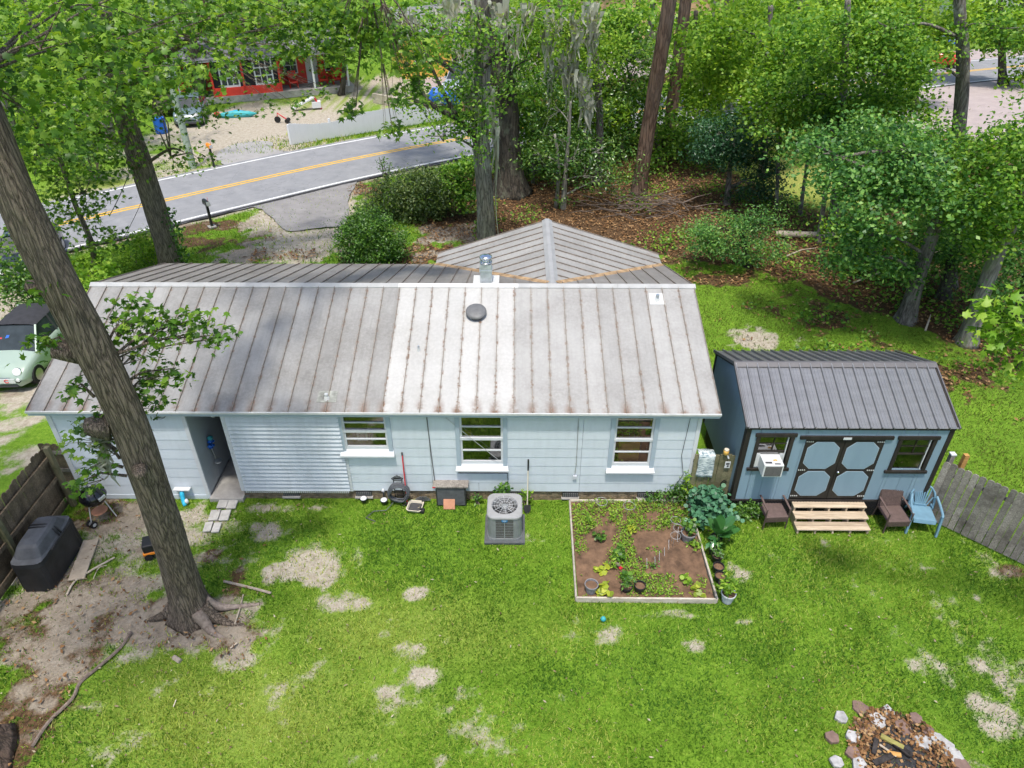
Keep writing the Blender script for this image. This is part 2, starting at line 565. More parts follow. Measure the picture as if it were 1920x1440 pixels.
plain('hose_grey', (0.10, 0.105, 0.115), 0.5, 0, 0.3, 20)
plain('cover_black', (0.020, 0.021, 0.024), 0.55, 0, 0.45, 3, 0.5)
plain('cover_grey', (0.075, 0.080, 0.09), 0.6, 0, 0.3, 4, 0.3)
plain('enamel_black', (0.008, 0.008, 0.010), 0.12, 0, 0.1, 5, spec=0.6)
plain('white_plastic', (0.66, 0.67, 0.67), 0.45, 0, 0.06, 5)
plain('cream_plastic', (0.62, 0.56, 0.44), 0.5, 0, 0.1, 5)
plain('pot_grey', (0.23, 0.225, 0.235), 0.6, 0, 0.15, 8)
plain('pot_pale', (0.55, 0.57, 0.60), 0.5, 0, 0.1, 8)
plain('terracotta', (0.52, 0.25, 0.15), 0.85, 0, 0.12, 10, 0.2)
plain('paver_tan', (0.42, 0.35, 0.27), 0.9, 0, 0.15, 8, 0.3)
plain('paver_grey', (0.45, 0.43, 0.40), 0.9, 0, 0.2, 6, 0.3)
plain('concrete', (0.36, 0.34, 0.315), 0.9, 0, 0.3, 2.5, 0.3)
plain('brick', (0.25, 0.19, 0.12), 0.9, 0, 0.55, 7, 0.4)
plain('mortar', (0.22, 0.21, 0.19), 0.95, 0, 0.25, 9)
plain('stone_grey', (0.38, 0.37, 0.36), 0.9, 0, 0.35, 7, 0.6)
plain('stone_brown', (0.20, 0.13, 0.105), 0.9, 0, 0.25, 7, 0.5)
plain('soil', (0.15, 0.088, 0.052), 0.95, 0, 0.45, 5, 0.8)
plain('ash', (0.035, 0.034, 0.036), 0.95, 0, 0.8, 9, 0.8)
plain('wicker', (0.085, 0.058, 0.050), 0.7, 0, 0.35, 30, 0.3)
plain('wicker_seat', (0.125, 0.085, 0.075), 0.75, 0, 0.2, 14, 0.2)
plain('chair_blue', (0.16, 0.29, 0.38), 0.5, 0, 0.12, 5)
plain('red_paint', (0.62, 0.035, 0.045), 0.4, 0, 0.15, 5)
plain('blue_paint', (0.02, 0.13, 0.55), 0.4, 0, 0.15, 5)
plain('cyan_plastic', (0.03, 0.42, 0.62), 0.45, 0, 0.1, 5)
plain('teal_plastic', (0.05, 0.36, 0.38), 0.45, 0, 0.1, 5)
plain('orange_plastic', (0.85, 0.26, 0.02), 0.45, 0, 0.1, 5)
plain('amber', (0.70, 0.42, 0.10), 0.4, 0, 0.2, 10)
plain('yellow_box', (0.70, 0.43, 0.06), 0.6, 0, 0.1, 5)
plain('badge_blue', (0.05, 0.22, 0.45), 0.4, 0, 0.1, 5)
plain('ink', (0.06, 0.06, 0.065), 0.7, 0, 0.1, 5)
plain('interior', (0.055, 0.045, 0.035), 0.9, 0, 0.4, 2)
plain('steel_wire', (0.45, 0.46, 0.46), 0.45, 0.5, 0.1, 8)
plain('tyre', (0.018, 0.018, 0.018), 0.85, 0, 0.2, 10)
plain('rim', (0.45, 0.45, 0.46), 0.3, 0.8, 0.1, 10)
plain('chrome', (0.75, 0.76, 0.77), 0.12, 1.0, 0.03, 5)
plain('lamp_glass', (0.80, 0.80, 0.82), 0.1, 0, 0.05, 5)
plain('cloth_dark', (0.02, 0.02, 0.025), 0.85, 0, 0.2, 8)
plain('yellow_line', (0.72, 0.42, 0.03), 0.8, 0, 0.15, 4)
plain('white_line', (0.74, 0.74, 0.73), 0.8, 0, 0.12, 4)
plain('shingle', (0.21, 0.205, 0.22), 0.9, 0, 0.3, 2.0)
plain('house_red', (0.72, 0.055, 0.035), 0.6, 0, 0.12, 3)
plain('house_yellow', (0.72, 0.45, 0.09), 0.7, 0, 0.12, 3)
plain('house_peach', (0.75, 0.46, 0.30), 0.7, 0, 0.1, 3)
plain('house_white', (0.74, 0.75, 0.76), 0.7, 0, 0.1, 3)
plain('block_wall', (0.48, 0.42, 0.33), 0.9, 0, 0.2, 2)
plain('pole_green', (0.30, 0.37, 0.28), 0.9, 0, 0.2, 3)
plain('dead_leaf', (0.26, 0.13, 0.055), 0.8, 0, 0.7, 14)
plain('char_paper', (0.86, 0.86, 0.85), 0.8, 0, 0.05, 5)

def towel():
    t = NT('towel')
    v = t.coord('Object', (3, 3, 16))
    n = t.noise(v, 3.0, 4, 0.6, 0.5)
    t.base(t.ramp(n, [(0.42, (0.20, 0.27, 0.30)), (0.52, (0.60, 0.66, 0.66)), (0.7, (0.74, 0.78, 0.76))]))
    t.set(0.95, 0, 0.1)
    MAT['towel'] = t.m
towel()

def glass(name, tint=(0.9, 0.95, 0.93), refl=0.12):
    t = NT(name)
    tr = t.n('ShaderNodeBsdfTransparent')
    tr.inputs[0].default_value = (*tint, 1)
    gl = t.n('ShaderNodeBsdfGlossy', i_Roughness=0.02)
    lw = t.n('ShaderNodeFresnel', i_IOR=1.5)
    mx = t.n('ShaderNodeMixShader')
    t.l(t.math('ADD', t.math('MULTIPLY', lw.outputs[0], 1.3), refl), mx.inputs[0])
    t.l(tr.outputs[0], mx.inputs[1])
    t.l(gl.outputs[0], mx.inputs[2])
    t.l(mx.outputs[0], t.t.nodes['Material Output'].inputs[0])
    MAT[name] = t.m
glass('pane', (0.75, 0.80, 0.77), 0.22)
plain('car_glass', (0.035, 0.045, 0.05), 0.08, 0, 0.3, 3, spec=0.35)
def carpaint(name, col):
    t = NT(name)
    t.base(col)
    t.set(0.28, 0.05, 0.5)
    t.p.inputs['Coat Weight'].default_value = 0.6
    MAT[name] = t.m
carpaint('paint_mint', (0.36, 0.45, 0.37))
carpaint('paint_dark', (0.02, 0.025, 0.03))
carpaint('paint_greyblue', (0.13, 0.18, 0.20))
carpaint('paint_silver', (0.42, 0.47, 0.52))
carpaint('paint_red', (0.72, 0.015, 0.03))
carpaint('paint_blue', (0.02, 0.10, 0.42))
carpaint('paint_white', (0.78, 0.79, 0.80))
plain('soft_top', (0.035, 0.035, 0.04), 0.85, 0, 0.2, 6)

# ------------------------------------------------------------------ the ground
ROAD_C = [(-60, -18), (-45, -3.8), (-32, 7.6), (-19.4, 18.6), (-14.95, 22.45), (-9.75, 26.75), (-3.5, 31.1), (5, 36.0), (20, 43.5), (45, 54), (90, 68)]
def smooth_line(pts, n=12):
    out = []
    P = [Vector((*p, 0)) if len(p) == 2 else Vector(p) for p in pts]
    for i in range(len(P) - 1):
        p0, p1, p2, p3 = P[max(i - 1, 0)], P[i], P[i + 1], P[min(i + 2, len(P) - 1)]
        for k in range(n):
            t = k / n
            out.append(0.5 * ((2 * p1) + (p2 - p0) * t + (2 * p0 - 5 * p1 + 4 * p2 - p3) * t * t + (3 * p1 - p0 - 3 * p2 + p3) * t ** 3))
    out.append(P[-1])
    return out
road_line = smooth_line(ROAD_C)
road_np = np.array([(p.x, p.y) for p in road_line])
def road_dist(x, y):
    d = np.full(x.shape, 1e9)
    q = road_np[::5]
    for i in range(0, len(q) - 1):
        a, b = q[i], q[i + 1]
        ab = b - a
        t = np.clip(((x - a[0]) * ab[0] + (y - a[1]) * ab[1]) / (ab @ ab), 0, 1)
        d = np.minimum(d, np.hypot(x - a[0] - t * ab[0], y - a[1] - t * ab[1]))
    return d
def ell(px, py, rx, ry, s=1.0):
    c = G(px, py)
    return (c.x, c.y, abs(G(px + rx, py).x - c.x), abs(G(px, py - ry).y - c.y), s)
BARE = [ell(*a) for a in (
    (590, 1065, 85, 34, 1.15), (650, 1128, 70, 24, .8), (775, 1112, 26, 15, 1), (250, 1010, 160, 75, .9), (170, 1110, 190, 110, .8), (90, 1230, 150, 120, .7), (120, 1350, 150, 90, .5), (300, 1190, 190, 60, .8),
    (370, 1165, 150, 55, .95), (250, 1215, 60, 30, .75), (780, 1250, 70, 80, .62), (800, 1215, 40, 30, .55), (930, 1370, 80, 80, .58), (880, 1425, 80, 30, .6), (850, 1310, 60, 40, .4), (700, 1180, 140, 30, .5), (520, 1280, 120, 60, .32), (360, 1290, 140, 40, .42), (1060, 1320, 60, 30, .3), (1110, 1192, 70, 20, .85),
    (1310, 1212, 28, 13, .8), (1840, 1312, 34, 34, .9), (1430, 632, 60, 30, .8), (1400, 600, 60, 30, .4), (512, 998, 30, 14, .95), (478, 985, 14, 9, .8), (560, 952, 90, 9, .75),
    (1515, 1100, 18, 12, .85), (1828, 1118, 12, 20, .8), (1760, 1160, 10, 8, .7), (1890, 1280, 140, 150, .6), (1800, 1400, 120, 60, .4), (1600, 1060, 160, 40, .3), (1850, 1060, 100, 40, .45), (160, 1390, 140, 50, .55), (450, 1215, 60, 40, .62),
    (620, 1245, 40, 25, .55), (560, 1200, 40, 18, .5), (690, 1410, 40, 30, .45), (1085, 1165, 22, 22, .7), (1545, 1012, 12, 22, .8), (1640, 1010, 40, 8, .6), (1700, 1005, 60, 14, .5), (1740, 1065, 30, 8, .55), (1385, 1075, 18, 16, .6), (1400, 1160, 24, 12, .6),
    (1280, 1150, 90, 9, .6), (600, 1045, 40, 30, .5), (460, 1060, 70, 22, .5), (1540, 1040, 12, 8, .6), (300, 1350, 60, 30, .4),
    (570, 455, 75, 34, 1.3), (580, 385, 75, 36, 1.8), (450, 480, 60, 14, .8), (830, 440, 100, 22, .8), (790, 470, 60, 14, .7), (900, 470, 40, 10, .6), (490, 415, 34, 30, .9),
    (490, 245, 140, 45, 1.4), (430, 290, 40, 14, 1.2), (590, 215, 90, 20, 1.0), (640, 195, 110, 16, .7), (250, 330, 90, 30, .75), (230, 290, 120, 30, .7), (200, 370, 90, 14, .7), (420, 255, 60, 60, 1.3), (300, 260, 60, 40, .8), (720, 170, 90, 40, .8),
    (40, 760, 60, 60, .95), (30, 640, 90, 90, .9), (40, 860, 60, 40, .6), (10, 560, 70, 60, .9), (390, 438, 30, 12, .5), (1130, 480, 60, 20, .4))]
LITTER_AND_SHADE = [ell(*a) for a in ((1520, 590, 190, 40, .52), (1720, 680, 200, 50, .6), (1340, 520, 80, 30, .6), (1880, 800, 80, 60, .45), (400, 440, 130, 26, .62), (480, 480, 120, 14, .6), (700, 490, 120, 14, .7), (800, 470, 140, 20, .75), (950, 430, 90, 24, .8), (340, 1170, 170, 55, .9), (130, 1150, 150, 150, .78), (210, 970, 90, 40, .75), (60, 1320, 110, 150, .75), (270, 1060, 110, 60, .6), (200, 1280, 120, 60, .55), (440, 1100, 60, 60, .6), (395, 1040, 18, 14, .8), (480, 1170, 50, 60, .5), (430, 425, 60, 14, .6), (250, 440, 60, 30, .7), (850, 425, 110, 40, .7), (690, 350, 40, 30, .6), (1895, 1190, 60, 60, .4), (1900, 1070, 40, 20, .6), (30, 720, 60, 40, .5), (1620, 1210, 30, 20, .3))]  # side-lawn blobs: brown litter, also darkening the turf to stand for tree shade
DRY = [ell(*a) for a in ((1500, 310, 110, 60, 1.0), (1560, 250, 140, 40, .9), (1650, 330, 80, 30, .7), (620, 190, 70, 20, .5), (250, 360, 120, 40, .6), (1200, 260, 90, 20, .4), (460, 1330, 260, 90, .35), (760, 1180, 200, 60, .3), (1400, 300, 60, 30, .8))]
PALE = [ell(*a) for a in ((420, 1340, 330, 120, 1.0), (720, 1180, 220, 60, .8), (860, 1380, 150, 90, .8), (620, 1090, 120, 40, .9), (1050, 1200, 140, 30, .8), (1000, 1400, 120, 60, .8), (1200, 1010, 400, 40, .2), (1560, 1030, 120, 40, .5), (1440, 1000, 60, 60, .5), (1330, 1200, 60, 30, .5))]
EX = np.array([-60, -4.2, -3.6, -1, 3, 6.8, 10.4, 11.9, 14, 15.2, 20, 30, 60])
EY = np.array([400, 60, 18, 14.6, 13.6, 13.6, 11.6, 9.6, 7.6, 5.2, -3, -14, -30])
def blobs(L, x, y):
    m = np.zeros(x.shape)
    for cx, cy, rx, ry, s in L:
        d = np.sqrt(((x - cx) / rx) ** 2 + ((y - cy) / ry) ** 2)
        m = np.maximum(m, s * np.clip((1.75 - d) / 1.3, 0, 1.0))
    return m
def masks(x, y):
    """bare sand, leaf litter and dry grass at the points x, y (0..1)"""
    n1 = fbm(x * 0.9, y * 0.9)
    n2 = fbm(x * 3.1 + 9, y * 3.1 + 4)
    rd = road_dist(x, y)
    bare = blobs(BARE, x, y) + (n1 - 0.5) * 0.9 + (n2 - 0.5) * 1.25 - 0.12
    bare = sstep(0.14, 0.92, bare)
    bare = np.maximum(bare, sstep(0.70, 0.80, n2 * 0.6 + n1 * 0.4) * 0.6)
    bare = np.maximum(bare, sstep(4.2, 3.5, rd) * 0.8)
    woods = sstep(-0.5, 1.6, y - np.interp(x, EX, EY) + (n1 - 0.5) * 4.0) * sstep(4.2, 6.5, rd)
    lit = blobs(LITTER_AND_SHADE, x, y) + (n1 - 0.5) * 0.9 + (n2 - 0.5) * 0.6
    lit = np.maximum(sstep(0.35, 0.8, lit), woods)
    dry = np.clip(blobs(DRY, x, y), 0, 1)
    lit = lit * (1 - sstep(0.2, 0.7, dry) * (y > 16))
    lit = np.where((x > -2.5) & (y > 48), lit * 0.4, lit)
    return bare, lit, dry

def axis_lines(f0, f1, step, lo, hi):
    a = list(np.arange(f0, f1, step))
    d, p = step, f1
    while p < hi:
        a.append(p)
        d *= 1.16
        p += d
    a.append(hi)
    d, p = step, f0
    while p > lo:
        d *= 1.16
        p -= d
        a.insert(0, max(p, lo))
    return np.array(a)
gx = axis_lines(-13, 17, 0.13, -500, 500)
gy = axis_lines(-9.0, 24, 0.13, -60, 900)
GX, GY = np.meshgrid(gx, gy)
gx1, gy1 = GX.ravel(), GY.ravel()
gb, gl, gd = masks(gx1, gy1)
gz = (fbm(gx1 * 1.3, gy1 * 1.3) - 0.5) * 0.07 - 0.02 + (fbm(gx1 * 6, gy1 * 6, 2) - .5) * 0.03
nx, ny = len(gx), len(gy)
ii = (np.arange(ny - 1)[:, None] * nx + np.arange(nx - 1)[None, :]).ravel()
gf = np.stack([ii, ii + 1, ii + nx + 1, ii + nx], 1)

def ground_mat():
    t = NT('ground_turf')
    at = t.n('ShaderNodeAttribute', attribute_name='mask')
    sep = t.n('ShaderNodeSeparateColor')
    t.l(at.outputs['Color'], sep.inputs[0])
    wv = t.coord('World')
    fine = t.noise(wv, 26, 5, 0.75)
    mid = t.noise(wv, 6, 5, 0.7)
    big = t.noise(wv, 0.7, 4, 0.6)
    grass = t.ramp(t.math('ADD', t.math('MULTIPLY', fine, 0.55), t.math('MULTIPLY', mid, 0.45)), [(0.32, (0.055, 0.115, 0.010)), (0.5, (0.145, 0.270, 0.020)), (0.68, (0.28, 0.40, 0.055))])
    grass = t.mix(t.math('MULTIPLY', t.step(big, 0.35, 0.7), 0.45), grass, (0.085, 0.175, 0.016))
    dry = t.ramp(fine, [(0.3, (0.20, 0.23, 0.05)), (0.7, (0.44, 0.43, 0.12))])
    grass = t.mix(sep.outputs[2], grass, dry)
    sand = t.ramp(t.math('ADD', t.math('MULTIPLY', mid, 0.6), t.math('MULTIPLY', fine, 0.4)), [(0.3, (0.24, 0.195, 0.145)), (0.5, (0.41, 0.36, 0.285)), (0.72, (0.57, 0.52, 0.44))])
    lt = t.ramp(t.noise(wv, 12, 6, 0.8), [(0.3, (0.035, 0.022, 0.014)), (0.48, (0.10, 0.060, 0.032)), (0.62, (0.16, 0.095, 0.048)), (0.8, (0.24, 0.155, 0.085))])
    edge = t.math('ADD', sep.outputs[0], t.math('MULTIPLY', t.math('SUBTRACT', t.noise(wv, 9, 6, 0.8), 0.5), 1.5))
    ledge = t.math('ADD', sep.outputs[1], t.math('MULTIPLY', t.math('SUBTRACT', t.noise(wv, 5, 5, 0.75), 0.5), 0.9))
    c = t.mix(t.step(ledge, 0.35, 0.65), grass, lt)
    sf = t.step(edge, 0.30, 0.78)
    sf2 = t.math('MULTIPLY', sf, t.math('SUBTRACT', 1.0, t.math('MULTIPLY', t.step(ledge, 0.35, 0.65), 0.34)))
    c = t.mix(sf2, c, sand)
    t.base(c)
    t.set(0.95, 0, 0.15)
    t.bump(t.math('ADD', fine, mid), 0.7, 0.04)
    return t.m
ground = mesh_np('ground', np.stack([gx1, gy1, gz], 1), gf, ground_mat(), smooth=True)
tag(ground, kind='structure')
ca = ground.data.color_attributes.new('mask', 'FLOAT_COLOR', 'POINT')
ca.data.foreach_set('color', np.stack([gb, gl, gd, np.ones_like(gb)], 1).astype(np.float32).ravel())

# road, markings, asphalt aprons
def asphalt(name, lo, hi, crack=True):
    t = NT(name)
    wv = t.coord('World')
    n = t.noise(wv, 1.2, 6, 0.7)
    f = t.noise(wv, 40, 3, 0.7)
    c = t.ramp(t.math('ADD', t.math('MULTIPLY', n, 0.7), t.math('MULTIPLY', f, 0.3)), [(0.3, lo), (0.7, hi)])
    if crack:
        v = t.n('ShaderNodeTexVoronoi', i_Scale=0.45)
        v.feature = 'DISTANCE_TO_EDGE'
        mp = t.noise(wv, 2.0, 4)
        vm = t.n('ShaderNodeVectorMath', operation='ADD')
        t.l(wv, vm.inputs[0])
        t.l(mp, vm.inputs[1])
        t.l(vm.outputs[0], v.inputs['Vector'])
        c = t.mix(t.math('MULTIPLY', t.step(v.outputs['Distance'], 0.008, 0.0), 0.35), c, (0.05, 0.05, 0.05))
    t.base(c)
    t.set(0.9, 0, 0.25)
    t.bump(f, 0.3, 0.01)
    MAT[name] = t.m
asphalt('asphalt', (0.20, 0.205, 0.215), (0.31, 0.31, 0.315))
asphalt('asphalt_old', (0.19, 0.18, 0.175), (0.32, 0.305, 0.295))
asphalt('asphalt_lot', (0.33, 0.27, 0.26), (0.46, 0.39, 0.37), False)
asphalt('gravel', (0.26, 0.25, 0.24), (0.40, 0.385, 0.37), False)
def ribbon(off0, off1, z, wav=0.0):
    m = MB()
    vs, fs = [], []
    for i, p in enumerate(road_line):
        a, b = road_line[max(i - 1, 0)], road_line[min(i + 1, len(road_line) - 1)]
        d = (b - a).normalized()
        n = Vector((d.y, -d.x, 0))
        w = random.uniform(-wav, wav)
        vs += [p + n * off0 + Vector((0, 0, z)), p + n * (off1 + w) + Vector((0, 0, z))]
    for i in range(len(road_line) - 1):
        fs.append((2 * i, 2 * i + 1, 2 * i + 3, 2 * i + 2))
    return m.add(vs, fs)
road = tag(ribbon(-3.5, 3.55, 0.052, 0.06).build('road', MAT['asphalt']), kind='structure')
ribbon(-0.20, -0.07, 0.056).build('yellow_line', MAT['yellow_line'], road)
ribbon(0.07, 0.20, 0.056).build('yellow_line', MAT['yellow_line'], road)
ribbon(-3.22, -3.09, 0.056).build('white_line', MAT['white_line'], road)
ribbon(3.08, 3.22, 0.056).build('white_line', MAT['white_line'], road)
ribbon(3.34, 3.56, 0.056, 0.05).build('road_edge', MAT['ash'], road)
def sheet(name, pts, z, mat):
    P = smooth_line(pts + [pts[0]], 5)[:-1]
    c = sum(P, Vector()) / len(P)
    m = MB()
    m.add([(p.x + random.uniform(-.04, .04), p.y + random.uniform(-.04, .04), z) for p in P] + [(c.x, c.y, z)], [(i, (i + 1) % len(P), len(P)) for i in range(len(P))])
    return tag(m.build(name, MAT[mat]), kind='structure')
px2 = lambda L: [tuple(G(*p)[:2]) for p in L]
sheet('driveway_apron', px2([(470, 388), (520, 372), (600, 352), (668, 338), (655, 370), (648, 420), (600, 428), (538, 434), (512, 410), (490, 394)]), 0.044, 'asphalt_old')
sheet('driveway_mouth', px2([(400, 322), (440, 300), (500, 282), (545, 285), (590, 285), (590, 292), (500, 310), (430, 325)]), 0.036, 'asphalt_old')
sheet('gravel_patch', px2([(405, 300), (412, 285), (440, 272), (480, 266), (510, 268), (512, 280), (530, 288), (470, 302), (430, 312)]), 0.046, 'gravel')
sheet('parking_lot', [(24, 33), (40, 28), (62, 44), (60, 62), (34, 58), (27, 44)], 0.05, 'asphalt_lot')
sheet('parking_lot', [(-6, 44), (4, 46), (14, 52), (12, 62), (-4, 58), (-9, 50)], 0.05, 'asphalt_lot')

# grass: hundreds of thousands of blades, thinned where sand and litter show
def blades(x, y, h0, h1, w0, w1):
    n = len(x)
    h = RNG.uniform(h0, h1, n) * (0.65 + 0.7 * fbm(x * 1.4, y * 1.4))
    w = RNG.uniform(w0, w1, n)
    a = RNG.uniform(0, 2 * np.pi, n)
    t = RNG.uniform(0, 2 * np.pi, n)
    ln = RNG.uniform(0.35, 1.1, n) * h
    z0 = np.full(n, -0.02)
    c, s = np.cos(a) * w / 2, np.sin(a) * w / 2
    v = np.empty((n, 3, 3))
    v[:, 0] = np.stack([x - c, y - s, z0], 1)
    v[:, 1] = np.stack([x + c, y + s, z0], 1)
    v[:, 2] = np.stack([x + np.cos(t) * ln, y + np.sin(t) * ln, z0 + h], 1)
    return v.reshape(-1, 3)
def lawn(name, label, n, x0, x1, y0, y1, h=(.04, .085), w=(.012, .024), keep=None, gm='grass_blade'):
    x, y = RNG.uniform(x0, x1, n), RNG.uniform(y0, y1, n)
    b, l, d = masks(x, y)
    p = (1 - 0.82 * b) * (1 - 0.85 * l) * (0.55 + 0.6 * fbm(x * 0.8 + 3, y * 0.8))
    ok = RNG.random(n) < p
    ok &= ~((x > -10.7) & (x < 4.25) & (y > -0.03) & (y < 7.4))
    ok &= ~((x > 1.28) & (x < 4.3) & (y > -3.08) & (y < -0.05))
    ok &= ~((x > -0.8) & (x < 0.25) & (y > -1.5) & (y < -0.45))
    ok &= road_dist(x, y) > 3.7
    if keep is not None:
        ok &= keep(x, y)
    x, y = x[ok], y[ok]
    v = blades(x, y, *h, *w)
    o = mesh_np(name, v, np.arange(len(v)).reshape(-1, 3), [MAT[gm], MAT['grass_pale'], MAT['grass_deep']])
    pale = np.clip(blobs(PALE, x, y) * .75 + (fbm(x * .7 + 31, y * .7 + 7) - .5) * 1.5 + .5 * b[ok], 0, 1) * (.8 if gm == 'grass_blade' else .1)
    deep = sstep(.50, .62, fbm(x * .45 + 50, y * .45 + 11)) * .8 * (gm == 'grass_blade')
    mi = np.where(RNG.random(len(x)) < deep * (1 - pale), 2, 0)
    o.data.polygons.foreach_set('material_index', np.where(RNG.random(len(x)) < pale, 1, mi).astype(np.int32))
    return tag(o, label, 'grass', kind='stuff')
lawn('lawn_grass', 'bright green mown grass of the back lawn with worn sandy patches', 330000, -11, 12.6, -7.6, 0.25, keep=lambda x, y: y < 0.2 - np.clip(x - 9.6, 0, 3) * 1.15)
lawn('side_lawn_grass', 'grass coloured darker for shade beside the shed running back to the woods', 120000, 4.4, 18, -4, 15, (.04, .09), (.016, .03), keep=lambda x, y: (y > 0.2 - (x - 9.7) * 1.0) & (y < np.interp(x, EX, EY) + 0.6), gm='grass_shade_olive')
lawn('verge_grass', 'grass on the verge between the road and the front of the house', 60000, -20, -4, 11, 27, (.06, .16), (.025, .045))
lawn('far_verge_grass', 'bright grass strip between the white fence and the far road edge', 30000, -17, 0, 28, 38, (.1, .25), (.04, .07), keep=lambda x, y: road_dist(x, y) < 7.2)

# fallen leaves in the woods and under the trees
def litter(n):
    x, y = RNG.uniform(-11, 24, n), RNG.uniform(-7, 30, n)
    b, l, d = masks(x, y)
    ok = (RNG.random(n) < l * 0.95) & ~((x > -11) & (x < 4.6) & (y > -0.2) & (y < 7.7)) & (road_dist(x, y) > 3.8) & ~((x > 1.2) & (x < 4.4) & (y > -3.1) & (y < 0))
    ok &= (RNG.random(n) < np.where(y < 3, 0.25, 1.0))
    x, y = x[ok], y[ok]
    n = len(x)
    s = RNG.uniform(0.04, 0.10, n) * np.where(y < 3, 0.6, 0.85)
    a = RNG.uniform(0, 6.283, n)
    v = np.empty((n, 4, 3))
    for k, (r, da) in enumerate(((1.0, 0), (.5, 1.57), (1.0, 3.14), (.5, 4.71))):
        v[:, k] = np.stack([x + np.cos(a + da) * s * r, y + np.sin(a + da) * s * r, 0.012 + RNG.uniform(0, 0.07, n)], 1)
    t = NT('litter_leaf')
    g = t.n('ShaderNodeNewGeometry')
    t.base(t.ramp(g.outputs['Random Per Island'], [(0.0, (0.06, 0.032, 0.018)), (0.35, (0.17, 0.085, 0.035)), (0.7, (0.27, 0.145, 0.06)), (1.0, (0.40, 0.26, 0.13))]))
    t.set(0.8, 0, 0.2)
    o = mesh_np('leaf_litter', v.reshape(-1, 3), np.arange(4 * n).reshape(-1, 4), t.m)
    tag(o, 'brown and orange fallen leaves covering the woodland floor', 'leaves', kind='stuff')
litter(110000)

# bits of bark, dry leaves and pale twigs lying in the turf
n = 2000
x, y = RNG.uniform(-10.8, 12, n), RNG.uniform(-7.2, -.2, n)
ok3 = ~((x > 1.2) & (x < 4.4) & (y > -3.1)) & ~((x > -.8) & (x < .3) & (y > -1.6)) & (y < .2 - np.clip(x - 9.6, 0, 3) * 1.15) & (RNG.random(n) < np.where(x < -5, 1, .35))
x, y = x[ok3], y[ok3]
n = len(x)
a = RNG.uniform(0, 6.283, n)
l_, w_ = RNG.uniform(.015, .05, n), RNG.uniform(.005, .018, n)
v = np.empty((n, 4, 3))
for k, (u, q) in enumerate(((1, 0), (0, 1), (-1, 0), (0, -1))):
    v[:, k] = np.stack([x + np.cos(a) * l_ * u - np.sin(a) * w_ * q, y + np.sin(a) * l_ * u + np.cos(a) * w_ * q, np.full(n, .05) + RNG.uniform(0, .03, n)], 1)
t = NT('debris')
g = t.n('ShaderNodeNewGeometry')
t.base(t.ramp(g.outputs['Random Per Island'], [(0.0, (0.10, 0.06, 0.035)), (0.6, (0.24, 0.17, 0.10)), (1.0, (0.46, 0.40, 0.29))]))
t.set(0.9, 0, .2)
tag(mesh_np('lawn_debris', v.reshape(-1, 3), np.arange(4 * n).reshape(-1, 4), t.m), 'dry leaves, bark flakes and twigs strewn over the lawn', 'debris', kind='stuff')

# ------------------------------------------------------------------ the house
HX0, HX1 = -10.70, 4.20            # outer wall faces
HYB, HYF = 0.0, 7.35               # back wall (towards the drone) and front wall
EX0, EX1 = -11.0, 4.58             # roof ends
EYB, EYF, RY = -0.17, 7.52, 3.70   # eaves and ridge
EZ, RZ = 2.83, 4.04
house = thing('house', 'long single-storey pale blue house with grey standing-seam metal roof', 'house', ((HX0 + HX1) / 2, 3.7, 0))
def hpart(m, name, mat, parent=None, **kw):
    return m.build(name, MAT[mat] if isinstance(mat, str) else mat, parent or house, world=True, **kw)

# core walls (boards are hung on these); passage between the storeroom and the main part
PX0, PX1 = -7.57, -6.72
c = MB()
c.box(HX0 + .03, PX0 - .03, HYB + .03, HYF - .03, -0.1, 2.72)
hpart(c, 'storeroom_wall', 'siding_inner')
WINS = [(-4.00, -2.98, 1.60, 2.66), (-1.30, -0.30, 1.16, 2.66), (2.28, 3.18, 1.12, 2.66)]
c = MB()
x = PX1 + .03
for (a, b, z0, z1) in WINS:
    c.box(x, a, HYB + .03, HYB + .16, 0.3, 2.74)
    c.box(a, b, HYB + .03, HYB + .16, 0.3, z0)
    x = b
c.box(x, HX1 - .03, HYB + .03, HYB + .16, 0.3, 2.74)
c.box(PX1 + .03, PX1 + .13, HYB + .16, HYF - .03, 0.3, 2.72)
c.box(HX1 - .13, HX1 - .03, HYB + .16, HYF - .03, 0.3, 2.72)
c.box(PX1 + .13, HX1 - .13, HYF - .14, HYF - .03, 0.3, 2.72)
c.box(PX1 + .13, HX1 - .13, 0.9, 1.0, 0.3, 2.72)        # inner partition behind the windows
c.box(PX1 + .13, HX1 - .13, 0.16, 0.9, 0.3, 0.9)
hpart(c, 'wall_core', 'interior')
# gable triangles
for xx in (HX0 + .02, HX1 - .12):
    m = MB()
    M = Matrix(((0, 0, 1, xx), (1, 0, 0, 0), (0, 1, 0, 0), (0, 0, 0, 1)))
    m.prism([(HYB + .05, 2.7), (HYF - .05, 2.7), (RY, 3.84)], 0.10, M)
    hpart(m, 'gable', 'siding')

